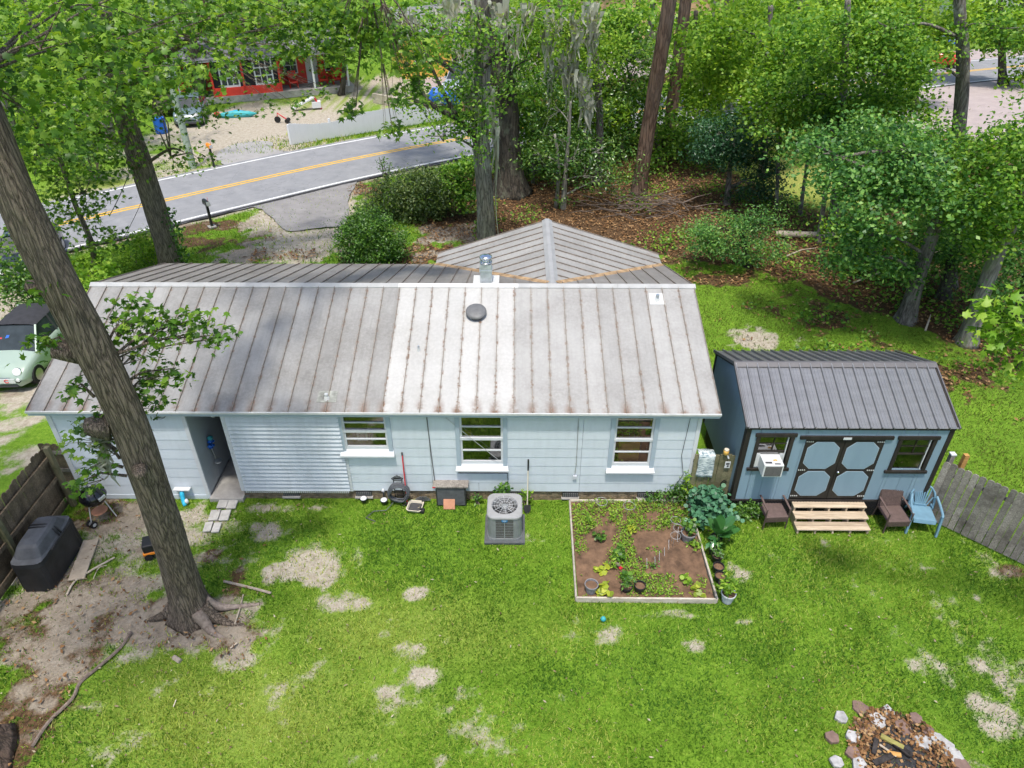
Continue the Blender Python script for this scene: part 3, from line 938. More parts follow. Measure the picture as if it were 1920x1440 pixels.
# clapboards on the back wall, course by course
def course(x0, x1, z0, z1, joints=(), y=HYB, mat='siding', parent=None):
    xs = [x0] + [j for j in sorted(joints) if x0 + .15 < j < x1 - .15] + [x1]
    for a, b in zip(xs[:-1], xs[1:]):
        m = MB()
        g = 0.0035
        m.add([(a + g, y - .014, z0), (b - g, y - .014, z0), (b - g, y - .006, z1 + .012), (a + g, y - .006, z1 + .012), (a + g, y + .03, z0), (b - g, y + .03, z0), (b - g, y + .03, z1 + .012), (a + g, y + .03, z1 + .012)],
              [(0, 1, 2, 3), (0, 4, 5, 1), (3, 2, 6, 7), (0, 3, 7, 4), (1, 5, 6, 2)])
        hpart(m, 'siding_board', mat, parent)
zs = np.linspace(0.30, 2.76, 10)
for i in range(9):
    z0, z1 = zs[i], zs[i + 1]
    segs, x = [], -4.02
    for (a, b, w0, w1) in WINS:
        if z1 > w0 - .1 and z0 < w1:
            segs.append((x, a - .09))
            x = b + .09
    segs.append((x, HX1 - .02))
    for a, b in segs:
        if b - a > 0.05:
            course(a, b, z0, z1, joints=[-2.02, 1.55] + ([-2.75] if i == 1 else [2.9] if i == 2 else [-.9] if i == 0 else []))
zs = np.linspace(0.14, 2.74, 10)
for i in range(9):
    course(HX0, PX0, zs[i], zs[i + 1])
    # right-hand face of the storeroom inside the passage, boards running back
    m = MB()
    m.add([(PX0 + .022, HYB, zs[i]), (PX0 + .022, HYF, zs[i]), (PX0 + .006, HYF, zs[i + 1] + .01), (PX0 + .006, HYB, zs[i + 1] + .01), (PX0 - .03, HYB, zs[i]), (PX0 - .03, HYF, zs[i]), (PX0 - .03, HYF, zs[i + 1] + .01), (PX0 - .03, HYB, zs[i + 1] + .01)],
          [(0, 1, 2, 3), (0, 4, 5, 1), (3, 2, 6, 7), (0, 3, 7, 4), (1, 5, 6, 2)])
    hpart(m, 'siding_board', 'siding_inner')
    # left end of the house
    m = MB()
    m.add([(HX0 - .022, HYF, zs[i]), (HX0 - .022, HYB, zs[i]), (HX0 - .006, HYB, zs[i + 1] + .01), (HX0 - .006, HYF, zs[i + 1] + .01), (HX0 + .03, HYF, zs[i]), (HX0 + .03, HYB, zs[i]), (HX0 + .03, HYB, zs[i + 1] + .01), (HX0 + .03, HYF, zs[i + 1] + .01)],
          [(0, 1, 2, 3), (0, 4, 5, 1), (3, 2, 6, 7)])
    hpart(m, 'siding_board', 'siding')
hpart(MB().box(HX1 - .03, HX1 + .01, HYB, HYF, .3, 2.74), 'end_wall', 'siding')
hpart(MB().box(HX0, HX1, HYF - .03, HYF, .14, 2.74), 'front_wall', 'siding')
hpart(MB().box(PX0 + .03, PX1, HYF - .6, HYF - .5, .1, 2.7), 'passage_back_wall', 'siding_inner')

# louvred metal screen right of the passage
m = MB()
z = 0.33
while z < 2.70:
    m.add([(PX1 + .09, HYB - .075, z), (-4.05, HYB - .075, z), (-4.05, HYB - .028, z + .118), (PX1 + .09, HYB - .028, z + .118), (PX1 + .09, HYB - .028, z + .004), (-4.05, HYB - .028, z + .004)],
          [(0, 1, 2, 3), (0, 4, 5, 1)])
    z += .1185
sl = hpart(m, 'louvre_slats', 'louvre', kind='stuff')
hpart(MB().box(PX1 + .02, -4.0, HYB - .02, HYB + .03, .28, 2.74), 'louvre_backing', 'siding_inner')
m = MB()
x = PX1 + .1
while x < -4.1:
    m.box(x, x + .028, HYB - .072, HYB - .03, .262, .33)
    x += .05
hpart(m, 'louvre_drip_edge', 'metal_light', kind='stuff')
for n, a, b in (('corner_trim', HX0 - .03, HX0 + .08), ('corner_trim', PX1 - .02, PX1 + .085), ('corner_trim', HX1 - .06, HX1 + .03), ('corner_trim', PX0 - .07, PX0 + .025), ('corner_trim', -4.05, -3.985)):
    hpart(MB().box(a, b, HYB - .035, HYB + .02, .14 if a < -7 else .29, 2.75), n, 'trim_white')
hpart(MB().box(HX0 - .01, PX0 + .02, HYB - .03, HYB + .02, .0, .135), 'base_board', 'siding')

# foundation of bricks with vents
m = MB()
m.box(PX1, HX1 - .02, HYB + .05, HYB + .12, -.1, .295)
hpart(m, 'foundation_mortar', 'mortar')
m = MB()
for r in range(5):
    z0 = -.06 + r * .071
    x = PX1 + (0.1 if r % 2 else 0)
    while x < HX1 - .22:
        d = random.uniform(-.006, .006)
        m.box(x, x + .19, HYB + .03 + d, HYB + .09, z0, z0 + .06)
        x += .203
hpart(m, 'foundation_bricks', 'brick', kind='stuff')
for vx in (-5.55, -3.75, .0, 1.35, 3.2):
    v = hpart(MB().box(vx - .2, vx + .2, HYB + .0, HYB + .06, .10, .25), 'foundation_vent', 'metal_dark')
    mm = MB()
    for k in range(8):
        mm.box(vx - .18 + k * .048, vx - .155 + k * .048, HYB - .015, HYB + .005, .11, .24)
    hpart(mm, 'vent_grille', 'vent_grey', v)
    hpart(MB().box(vx - .22, vx + .22, HYB - .05, HYB + .03, .055, .095), 'vent_sill', 'concrete', v)

# passage floor, ceiling, fixture
hpart(MB().box(PX0 + .02, PX1 - .0, HYB - .12, HYF - .6, -.1, .10), 'passage_floor', 'concrete')
hpart(MB().box(PX0 + .02, PX1, HYB + .03, HYF - .6, 2.66, 2.72), 'passage_ceiling', 'siding_inner')
m = MB()
m.lathe([(.05, 0), (.05, -.05), (.03, -.08), (.035, -.22), (.06, -.28), (.06, -.30)], (PX0 + .48, .35, 2.66), 14)
fx = hpart(m, 'ceiling_fixture', 'metal_light', smooth=True)
m = MB()
m.lathe([(.055, -.30), (.06, -.34), (.035, -.38), (.005, -.39)], (PX0 + .48, .35, 2.66), 14)
hpart(m, 'light_bulb', 'white_plastic', fx, smooth=True)

# windows: frame, sashes with muntins, panes, sill, what shows on the inside sill
def window(a, b, z0, z1, bars, extras):
    f = MB()
    y0, y1 = HYB - .045, HYB + .06
    for bx in ((a - .10, a, z0 - .02, z1 + .06), (b, b + .10, z0 - .02, z1 + .06), (a, b, z1 - .01, z1 + .06)):
        f.box(bx[0], bx[1], y0, y1, bx[2], bx[3])
    wf = hpart(f, 'window', 'trim_blue')
    s = MB()
    mid = z0 + (z1 - z0) * .52
    s.box(a, b, HYB - .015, HYB + .05, mid - .035, mid + .035)
    s.box(a, b, HYB + .0, HYB + .05, z0, z0 + .10)
    s.box(a, b, HYB - .0, HYB + .05, z1 - .06, z1 - .01)
    s.box(a, a + .05, HYB + .001, HYB + .049, z0 + .1, z1 - .06)
    s.box(b - .05, b, HYB + .001, HYB + .049, z0 + .1, z1 - .06)
    hpart(s, 'sash', 'trim_white', wf)
    for zb in (z0 + .10 + (mid - z0 - .135) / 2, mid + .035 + (z1 - .06 - mid - .035) / 2):
        hpart(MB().box(a + .05, b - .05, HYB + .002, HYB + .045, zb - .014, zb + .014), 'muntin', 'trim_white', wf)
    za = [z0 + .10, z0 + .10 + (mid - z0 - .135) / 2, mid, mid + .035 + (z1 - .06 - mid - .035) / 2, z1 - .06]
    for q in range(4):
        hpart(MB().quad((a + .05, HYB + .03, za[q]), (b - .05, HYB + .03, za[q]), (b - .05, HYB + .03, za[q + 1]), (a + .05, HYB + .03, za[q + 1])), 'pane', 'pane', wf)
    sl = MB()
    sl.add([(a - .13, HYB - .13, z0 - .10), (b + .13, HYB - .13, z0 - .10), (b + .10, HYB + .02, z0 + .03), (a - .10, HYB + .02, z0 + .03), (a - .13, HYB - .13, z0 - .14), (b + .13, HYB - .13, z0 - .14), (b + .13, HYB + .0, z0 - .14), (a - .13, HYB + .0, z0 - .14)],
           [(0, 1, 2, 3), (4, 5, 1, 0), (4, 7, 6, 5), (0, 3, 7, 4), (1, 5, 6, 2)])
    hpart(sl, 'sill', 'trim_white', wf)
    return wf
wfs = [window(*w, 2, None) for w in WINS]

# what shows behind the panes
for nm, lab, cat_, bxs, mt in (('storage_box', 'yellow cardboard box standing behind the right-hand window', 'box', [(2.45, 2.95, .22, .42, 1.12, 1.72)], 'yellow_box'),
                          ('picture_frame', 'small white frame on the inside sill of the left window', 'frame', [(-3.75, -3.50, .20, .24, 1.70, 1.74), (-3.75, -3.71, .20, .24, 1.74, 1.9), (-3.54, -3.50, .20, .24, 1.74, 1.9), (-3.75, -3.50, .20, .24, 1.9, 1.94)], 'white_plastic'),
                          ('white_mug', 'white mug on the inside sill of the left window', 'mug', [(-3.42, -3.32, .2, .3, 1.70, 1.80)], 'white_plastic'),
                          ('yellow_gadget', 'yellow gadget hanging inside the middle window', 'gadget', [(-1.2, -1.05, .18, .26, 1.80, 2.0)], 'yellow_box')):
    t_ = thing(nm, lab, cat_, ((bxs[0][0] + bxs[0][1]) / 2, bxs[0][2], bxs[0][4]))
    for q_ in bxs:
        MB().box(*q_).build('side' if len(bxs) > 1 else 'body', MAT[mt], t_, world=True)

# roof: one object per pan between two seams
slope_b = (RZ - EZ) / (RY - EYB)
LB = math.hypot(RY - EYB, RZ - EZ)
LF = math.hypot(EYF - RY, RZ - EZ)
roof = hpart(MB().box(EX0 + .06, EX1 - .06, EYB + .10, EYF - .10, EZ - .16, EZ - .13), 'roof', 'trim_blue')   # soffit board carries the roof
NP = 37
PW = (EX1 - EX0) / NP
def pan_mesh(name, w, L, mat, buckle=0.004):
    m = MB()
    n = 6
    vs, fs = [], []
    for j in range(n + 1):
        for i, xx in enumerate((-w / 2 + .004, -w / 4, w / 4, w / 2 - .004)):
            vs.append((xx, L * j / n, random.uniform(0, buckle) if i in (1, 2) else 0))
    for j in range(n):
        for i in range(3):
            a = j * 4 + i
            fs.append((a, a + 1, a + 5, a + 4))
    k = len(vs)
    vs += [(-w / 2 + .004, 0, -.05), (w / 2 - .004, 0, -.05), (w / 2 - .004, L, -.05), (-w / 2 + .004, L, -.05)]
    fs += [(k, k + 1, 3, 0)]
    m.add(vs, fs)
    me = bpy.data.meshes.new(name)
    me.from_pydata(m.v, [], m.f)
    me.materials.append(MAT[mat])
    me.update()
    return me
def place(me, name, M, parent):
    o = bpy.data.objects.new(name, me)
    link(o, parent)
    o.matrix_parent_inverse = xform(parent).inverted() if parent in (house,) else Matrix.Identity(4)
    o.matrix_basis = M
    return o
def slope_matrix(origin, across, up):
    across, up = Vector(across).normalized(), Vector(up).normalized()
    n = across.cross(up).normalized()
    M = Matrix((across, up, n)).transposed().to_4x4()
    M.translation = origin
    return M
upB, upF = (0, RY - EYB, RZ - EZ), (0, RY - EYF, RZ - EZ)
pan = {k: pan_mesh('roof_panel', PW, LB, k) for k in ('roof_grey', 'roof_light', 'roof_white')}
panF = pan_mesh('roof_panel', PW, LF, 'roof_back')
seam_me = None
def seam_mesh(L, h=.032, w=.012):
    m = MB().box(-w / 2, w / 2, -.006, L, -.01, h)
    me = bpy.data.meshes.new('seam')
    me.from_pydata(m.v, [], m.f)
    me.materials.append(MAT['seam_metal'])
    return me
sB, sF = seam_mesh(LB), seam_mesh(LF)
for i in range(NP):
    xc = EX0 + PW * (i + .5)
    kind = 'roof_white' if -3.05 < xc < -0.05 else ('roof_light' if xc > -0.05 else 'roof_grey')
    place(pan[kind], 'roof_panel', slope_matrix((xc, EYB, EZ), (1, 0, 0), upB), roof)
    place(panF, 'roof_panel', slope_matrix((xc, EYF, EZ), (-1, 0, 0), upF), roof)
for i in range(NP + 1):
    xc = EX0 + PW * i + (.01 if i == 0 else -.01 if i == NP else 0)
    place(sB, 'seam', slope_matrix((xc, EYB, EZ), (1, 0, 0), upB), roof)
    place(sF, 'seam', slope_matrix((xc, EYF, EZ), (-1, 0, 0), upF), roof)
def cap(x0, x1, mat):
    m = MB()
    m.M = None
    w, s = .12, .31
    m.add([(x0, RY - w, RZ - w * s + .028), (x1, RY - w, RZ - w * s + .028), (x1, RY, RZ + .05), (x0, RY, RZ + .05), (x0, RY + w, RZ - w * s + .028), (x1, RY + w, RZ - w * s + .028), (x0, RY - w, RZ - w * s - .01), (x1, RY - w, RZ - w * s - .01), (x0, RY + w, RZ - w * s - .01), (x1, RY + w, RZ - w * s - .01)],
          [(0, 1, 2, 3), (3, 2, 5, 4), (6, 7, 1, 0), (4, 5, 9, 8), (6, 0, 3, 4, 8), (7, 9, 5, 2, 1)])
    hpart(m, 'ridge_cap', mat, roof)
for a, b, k in ((EX0 - .03, -7.6, 'ridge_metal'), (-7.597, -3.05, 'ridge_metal'), (-3.047, 0.05, 'ridge_white'), (.053, 2.6, 'ridge_metal'), (2.603, EX1 + .03, 'ridge_metal')):
    cap(a, b, k)
for yy, nm in ((EYB, 'fascia'), (EYF, 'fascia')):
    s = -1 if yy == EYB else 1
    y0, y1 = sorted((yy - s * .035, yy - s * .005))
    hpart(MB().box(EX0, EX1, y0, y1, EZ - .145, EZ - .012), nm, 'trim_blue', roof)
hpart(MB().box(EX0 - .01, EX1 + .01, EYB - .035, EYB + .01, EZ - .055, EZ - .006), 'drip_edge', 'flash_paint', roof)
for xx in (EX0 + .0, EX1 - .03):
    for (y0, yl) in ((EYB, RY), (EYF, RY)):
        m = MB().beam((xx + .015, y0, EZ - .075), (xx + .015, yl, RZ - .075), .03, .13)
        hpart(m, 'rake_board', 'trim_blue', roof)

# wing towards the road: its ridge runs away from the main ridge
WRX = 0.95
WL, WRt = -2.54, 4.56              # eave lines of the wing
WYF = 8.42                        # its gable end
WRZ, WEZ = 3.92, 2.79
def wing_plane(xe, s):
    across_len = WYF - 4.2
    n = 10
    w = across_len / n
    L = math.hypot(xe - WRX, WRZ - WEZ)
    me = pan_mesh('roof_panel', w, L, 'roof_wing')
    sm = seam_mesh(L)
    up = (WRX - xe, 0, WRZ - WEZ)
    for i in range(n):
        place(me, 'roof_panel', slope_matrix((xe, 4.2 + w * (i + .5), WEZ), (0, s, 0), up), wing)
    for i in range(n + 1):
        place(sm, 'seam', slope_matrix((xe, 4.2 + w * i - (.01 if i == n else 0), WEZ), (0, s, 0), up), wing)
wing = hpart(MB().box(WL + .15, WRt - .15, 7.3, WYF - .25, -.05, 2.74), 'wing', 'siding')
wing_plane(WL, -1)
wing_plane(WRt, 1)
m = MB()
m.add([(WRX - .16, 3.95, WRZ - .02), (WRX - .16, WYF + .02, WRZ - .02), (WRX - .05, WYF + .02, WRZ + .05), (WRX - .05, 3.95, WRZ + .05), (WRX + .05, WYF + .02, WRZ + .05), (WRX + .05, 3.95, WRZ + .05), (WRX + .16, WYF + .02, WRZ - .02), (WRX + .16, 3.95, WRZ - .02)],
      [(0, 3, 2, 1), (3, 5, 4, 2), (5, 7, 6, 4), (1, 2, 4, 6), (0, 7, 5, 3)])
hpart(m, 'ridge_cap', 'ridge_grey', wing)
m = MB()
M = Matrix(((1, 0, 0, 0), (0, 0, 1, WYF - .35), (0, 1, 0, 0), (0, 0, 0, 1)))
m.prism([(WL + .2, 2.7), (WRt - .2, 2.7), (WRX, WRZ - .12)], .1, M)
hpart(m, 'gable', 'siding', wing)
for xe in (WL, WRt):
    hpart(MB().beam((xe, WYF - .01, WEZ - .07), (WRX, WYF - .01, WRZ - .07), .03, .12), 'rake_board', 'trim_blue', wing)
# rusty valley flashings where the wing meets the main slope
def zf(y): return RZ - (y - RY) * (RZ - EZ) / (EYF - RY)
for xe in (WL, WRt):
    a = Vector((WRX + (xe - WRX) * .04, RY + .35, 0)); b = Vector((xe, EYF - .02, 0))
    a.z, b.z = zf(a.y) + .016, zf(b.y) + .016
    wing_slope = (WRZ - WEZ) / abs(WRX - xe)
    hpart(MB().beam(a, b, .22, .012), 'valley_flashing', 'valley_rust', roof)

# things on the roof
def zb(y): return EZ + (y - EYB) * slope_b
def on_back(px, py):
    d = ray(px, py)
    n = Vector((0, -(RZ - EZ), RY - EYB)).normalized()
    p0 = Vector((0, EYB, EZ))
    return cam.location + d * ((p0 - cam.location).dot(n) / d.dot(n))
v = on_back(893, 590)
tilt = Matrix.Translation(v) @ Matrix.Rotation(math.atan(slope_b), 4, 'X')
m = MB(tilt)
m.lathe([(.20, -.02), (.20, .10)], (0, 0, 0), 28)
vent = hpart(m, 'roof_vent', 'metal_dark', roof, smooth=False)
m = MB(tilt)
m.lathe([(.245, .075), (.262, .10), (.255, .135), (.20, .158), (.10, .170), (.005, .174)], (0, 0, 0), 32)
hpart(m, 'vent_cap', 'vent_grey', vent, smooth=True)
def pipe(px, py, r, h, mat='metal_galv', plate=None):
    p = on_back(px, py)
    m = MB().tube([p - Vector((0, 0, .05)), p + Vector((0, 0, h))], r, 10)
    o = hpart(m, 'vent_pipe', mat, roof, smooth=False)
    if plate:
        M = Matrix.Translation(p) @ Matrix.Rotation(math.atan(slope_b), 4, 'X')
        hpart(MB().box(-plate[0], plate[0], -plate[1], plate[2], .006, .012, M), 'flashing', 'flash_paint' if px > 1000 else 'roof_patch', o)
    hpart(MB().lathe([(r * 1.7, -.01), (r * 1.25, .06)], tuple(p), 12), 'pipe_collar', 'flash_paint', o)
    return o
pipe(1232, 563, .045, .16, 'metal_galv', (.19, .16, .24))
pipe(785, 657, .026, .13)
pipe(613, 748, .04, .14, 'metal_light', (.22, .10, .22))
# galvanised flue box and cowl just over the ridge
fl = G(912, 528, 3.95)
fx0, fy0 = fl.x, RY + .30
m = MB().box(fx0 - .15, fx0 + .15, fy0 - .13, fy0 + .13, 3.8, 4.52)
flue = hpart(m, 'flue_box', 'metal_galv', roof)
hpart(MB().box(fx0 - .165, fx0 + .165, fy0 - .145, fy0 + .145, 4.32, 4.37), 'flue_band', 'metal_galv', flue)
hpart(MB().box(fx0 - .34, fx0 + .34, RY + .14, fy0 + .32, zf(RY + .24) + .03, zf(RY + .24) + .05), 'flue_flashing', 'flash_paint', flue)
m = MB()
m.lathe([(.10, 4.5), (.10, 4.66)], (fx0, fy0, 0), 16)
m.lathe([(.16, 4.54), (.165, 4.565), (.12, 4.57)], (fx0, fy0, 0), 24)
for k in range(12):
    t = k * math.pi / 6
    m.tube([(fx0 + .145 * math.cos(t), fy0 + .145 * math.sin(t), 4.56), (fx0 + .145 * math.cos(t), fy0 + .145 * math.sin(t), 4.68)], .008, 5)
m.lathe([(.155, 4.665), (.17, 4.68), (.16, 4.71), (.09, 4.74), (.004, 4.75)], (fx0, fy0, 0), 24)
hpart(m, 'flue_cowl', 'chrome', flue, smooth=True)

# conduits and wires on the back wall
def wire(pts, r=.008, mat='metal_dark', name='cable', parent=None):
    return hpart(MB().tube(pts, r, 5), name, mat, parent)
wire([(-2.03, -.035, 2.7), (-2.0, -.035, 1.6), (-1.96, -.04, .55)], .012, 'vent_grey', 'conduit')
wire([(1.42, -.03, 2.7), (1.44, -.03, 1.2), (1.42, -.03, .82)], .008, 'steel_wire', 'conduit')
hpart(MB().box(1.38, 1.47, -.06, -.02, .74, .84), 'outlet_box', 'pot_pale')
wire([(-1.72, -.03, 2.72), (-1.38, -.04, 2.35), (-.95, -.05, 1.9), (-.42, -.05, 1.35)], .007, 'steel_wire')
wire([(-.18, -.03, 1.1), (-.20, -.035, .8), (-.16, -.03, .4)], .006)
wire([(3.95, -.04, 2.6), (3.9, -.04, 1.5), (4.02, -.05, .9), (3.85, -.05, .5)], .007)
hpart(MB().box(-8.6 - .12, -8.6 + .12, -.08, -.02, .48, .60), 'outlet_box', 'white_plastic')
p = W(300, 768)
hpart(MB().tube([p + Vector((.14 * math.cos(t * .5), -.05 - .003 * t, .10 * math.sin(t * .5) - .08)) for t in range(26)], .007, 5), 'cable', 'vent_grey')
# flower-shaped wind spinner on the passage wall
sp = thing('wind_spinner', 'blue and green garden wind spinner hung on the passage wall', 'spinner', (PX0 + .06, .55, 1.3))
m = MB()
for k in range(6):
    t = k * math.pi / 3
    m.tube([(0.03, 0, 0), (.06, .12 * math.cos(t), .12 * math.sin(t))], [.02, .05], 6)
m.build('petal_ring', MAT['blue_paint'], sp)
MB().lathe([(.01, .0), (.06, .03), (.07, .08), (.02, .12)], (.06, .02, .1), 10).build('bud', MAT['teal_plastic'], sp)
MB().tube([(.03, 0, -.1), (.05, .02, -.5)], .012, 6).build('stem', MAT['steel_wire'], sp)
MB().lathe([(.02, 0), (.09, .03), (.10, .06)], (.09, .02, -.62), 12).build('dish', MAT['metal_galv'], sp)

# ------------------------------------------------------------------ the shed
SX0, SX1, SY0, SY1 = 5.14, 9.70, -0.45, 2.62
SFZ, SEZ, SRZ, SRY = 0.50, 2.72, 3.36, 1.08
shed = thing('garden_shed', 'blue wooden garden shed with black trim and dark ribbed metal roof', 'shed', (7.42, 1.08, 0))
def sp_(m, name, mat, parent=None, **kw):
    return m.build(name, MAT[mat], parent or shed, world=True, **kw)
SW = [(5.46, 6.14, 1.52, 2.42), (8.64, 9.33, 1.46, 2.36)]
DR = (6.50, 8.26, 0.55, 2.36)
# front wall in grooved panels around the openings
def panel_wall(x0, x1, z0, z1, y):
    x = x0
    while x < x1 - .01:
        b = min(x + .305, x1)
        sp_(MB().box(x + .003, b - .003, y, y + .05, z0, z1), 'wall_panel', 'shed_blue')
        x = b
openings = [(SW[0][0], SW[0][1], SW[0][2], SW[0][3]), (DR[0], DR[1], DR[2], DR[3]), (SW[1][0], SW[1][1], SW[1][2], SW[1][3])]
x = SX0
for a, b, z0, z1 in openings:
    panel_wall(x, a, SFZ, SEZ, SY0)
    if z0 > SFZ + .1:
        panel_wall(a, b, SFZ, z0, SY0)
    panel_wall(a, b, z1, SEZ, SY0)
    x = b
panel_wall(x, SX1, SFZ, SEZ, SY0)
sp_(MB().box(SX0 + .06, SX1 - .06, SY1 - .06, SY1, SFZ, SEZ), 'back_wall', 'shed_blue')
for xx, s in ((SX0, 1), (SX1, -1)):
    y = SY0 + .05
    while y < SY1 - .01:
        y2 = min(y + .41, SY1)
        top = lambda t: SEZ + (SRZ - SEZ) * (1 - abs(t - SRY) / (SRY - SY0)) - .03
        ys = [y + .002] + ([SRY] if y < SRY < y2 else []) + [y2 - .002]
        poly = [(y + .002, SFZ), (y2 - .002, SFZ)] + [(t, top(t)) for t in reversed(ys)]
        M = Matrix(((0, 0, 1, xx if s > 0 else xx - .05), (1, 0, 0, 0), (0, 1, 0, 0), (0, 0, 0, 1)))
        sp_(MB().prism(poly, .05, M), 'wall_panel', 'shed_blue')
        y = y2
sp_(MB().box(SX0 + .05, SX1 - .05, SY0 + .06, SY1 - .06, SFZ - .08, SFZ - .0), 'floor', 'interior')
for xx in (SX0 - .012, SX1 - .088):
    for yy in (SY0 - .018,):
        sp_(MB().box(xx, xx + .10, yy, yy + .055, SFZ - .04, SEZ - .01), 'corner_trim', 'shed_black')
sp_(MB().box(SX0 - .016, SX0 - .001, SY0 + .04, SY0 + .13, SFZ - .04, SEZ - .01), 'corner_trim', 'shed_black')
sp_(MB().box(SX0 - .016, SX0 - .001, SY1 - .09, SY1 + .01, SFZ - .04, SEZ - .01), 'corner_trim', 'shed_black')
for a, b in (((SY0 - .02, SEZ - .04), (SRY, SRZ - .04)), ((SY1 + .02, SEZ - .04), (SRY, SRZ - .04))):
    for xx in (SX0 - .02, SX1 + .02):
        sp_(MB().beam((xx, a[0], a[1]), (xx, b[0], b[1]), .03, .10), 'rake_trim', 'shed_black')
sp_(MB().box(SX0 - .02, SX1 + .02, SY0 - .03, SY0 - .003, SEZ - .10, SEZ - .005), 'fascia', 'shed_black')
# ribbed roof sheets
sroof = sp_(MB().box(SX0 + .06, SX1 - .06, SRY - .02, SRY + .02, SRZ - .14, SRZ - .03), 'roof', 'shed_black')
NR = 19
rw = (SX1 - SX0 + .10) / NR
def rib_mesh(L):
    prof = [(0, .0), (.012, .045), (.034, .045), (.040, -.02), (.058, -.02), (.060, 0), (rw * .36, 0), (rw * .38, .005), (rw * .44, .005), (rw * .46, 0), (rw * .66, 0), (rw * .68, .005), (rw * .74, .005), (rw * .76, 0), (rw, 0)]
    n = len(prof)
    vs = [(x - rw / 2, 0, z) for x, z in prof] + [(x - rw / 2, L, z) for x, z in prof] + [(x - rw / 2, 0, z - .012) for x, z in prof]
    fs = [(i, i + 1, n + i + 1, n + i) for i in range(n - 1)] + [(2 * n + i, 2 * n + i + 1, i + 1, i) for i in range(n - 1)]
    me = bpy.data.meshes.new('roof_sheet')
    me.from_pydata(vs, [], fs)
    me.materials.append(MAT['shed_metal'])
    me.update()
    return me
sl = (SRZ - SEZ) / (SRY - SY0)
for s, ye in ((1, SY0 - .07), (-1, SY1 + .07)):
    ze = SRZ - abs(SRY - ye) * sl + .01
    L = math.hypot(SRY - ye, SRZ - ze) - .02
    me = rib_mesh(L)
    for i in range(NR):
        place(me, 'roof_sheet', slope_matrix((SX0 - .05 + rw * (i + .5), ye, ze), (s, 0, 0), (0, SRY - ye, SRZ + .01 - ze)), sroof)
m = MB()
w = .13
m.add([(SX0 - .06, SRY - w, SRZ - w * sl + .038), (SX1 + .06, SRY - w, SRZ - w * sl + .038), (SX1 + .06, SRY - .03, SRZ + .05), (SX0 - .06, SRY - .03, SRZ + .05), (SX0 - .06, SRY + .03, SRZ + .05), (SX1 + .06, SRY + .03, SRZ + .05), (SX0 - .06, SRY + w, SRZ - w * sl + .038), (SX1 + .06, SRY + w, SRZ - w * sl + .038)],
      [(0, 1, 2, 3), (3, 2, 5, 4), (4, 5, 7, 6)])
sp_(m, 'ridge_cap', 'shed_cap', sroof)
for xx in (SX0 - .055, SX1 + .055):
    for ye in (SY0 - .07, SY1 + .07):
        ze = SRZ - abs(SRY - ye) * sl + .01
        sp_(MB().beam((xx, ye, ze), (xx, SRY, SRZ + .01), .03, .07), 'rake_flashing', 'shed_cap', sroof)
# windows
def shed_window(a, b, z0, z1):
    f = MB()
    y0, y1 = SY0 - .035, SY0 + .03
    f.box(a - .08, a, y0, y1, z0 - .02, z1)
    f.box(b, b + .08, y0, y1, z0 - .02, z1)
    f.box(a - .12, b + .12, y0 - .01, y1, z1, z1 + .085)
    f.box(a - .14, b + .14, y0 - .02, y1, z0 - .09, z0 - .02)
    o = sp_(f, 'window', 'shed_black')
    mid = (z0 + z1) / 2
    s = MB().box(a, b, SY0 + .002, SY0 + .03, mid - .018, mid + .018)
    s.box((a + b) / 2 - .008, (a + b) / 2 + .008, SY0 + .004, SY0 + .024, mid, z1)
    s.box(a, b, SY0 + .004, SY0 + .022, (mid + z1) / 2 - .006, (mid + z1) / 2 + .006)
    sp_(s, 'sash', 'shed_black', o)
    t = MB().box(b - .05, b - .03, SY0 - .005, SY0 + .02, z0, z1)
    sp_(t, 'sash_track', 'trim_white', o)
    for q0, q1 in ((z0, mid), (mid, z1)):
        sp_(MB().quad((a, SY0 + .025, q0), (b, SY0 + .025, q0), (b, SY0 + .025, q1), (a, SY0 + .025, q1)), 'pane', 'pane', o)
    return o
for w_ in SW:
    shed_window(*w_)
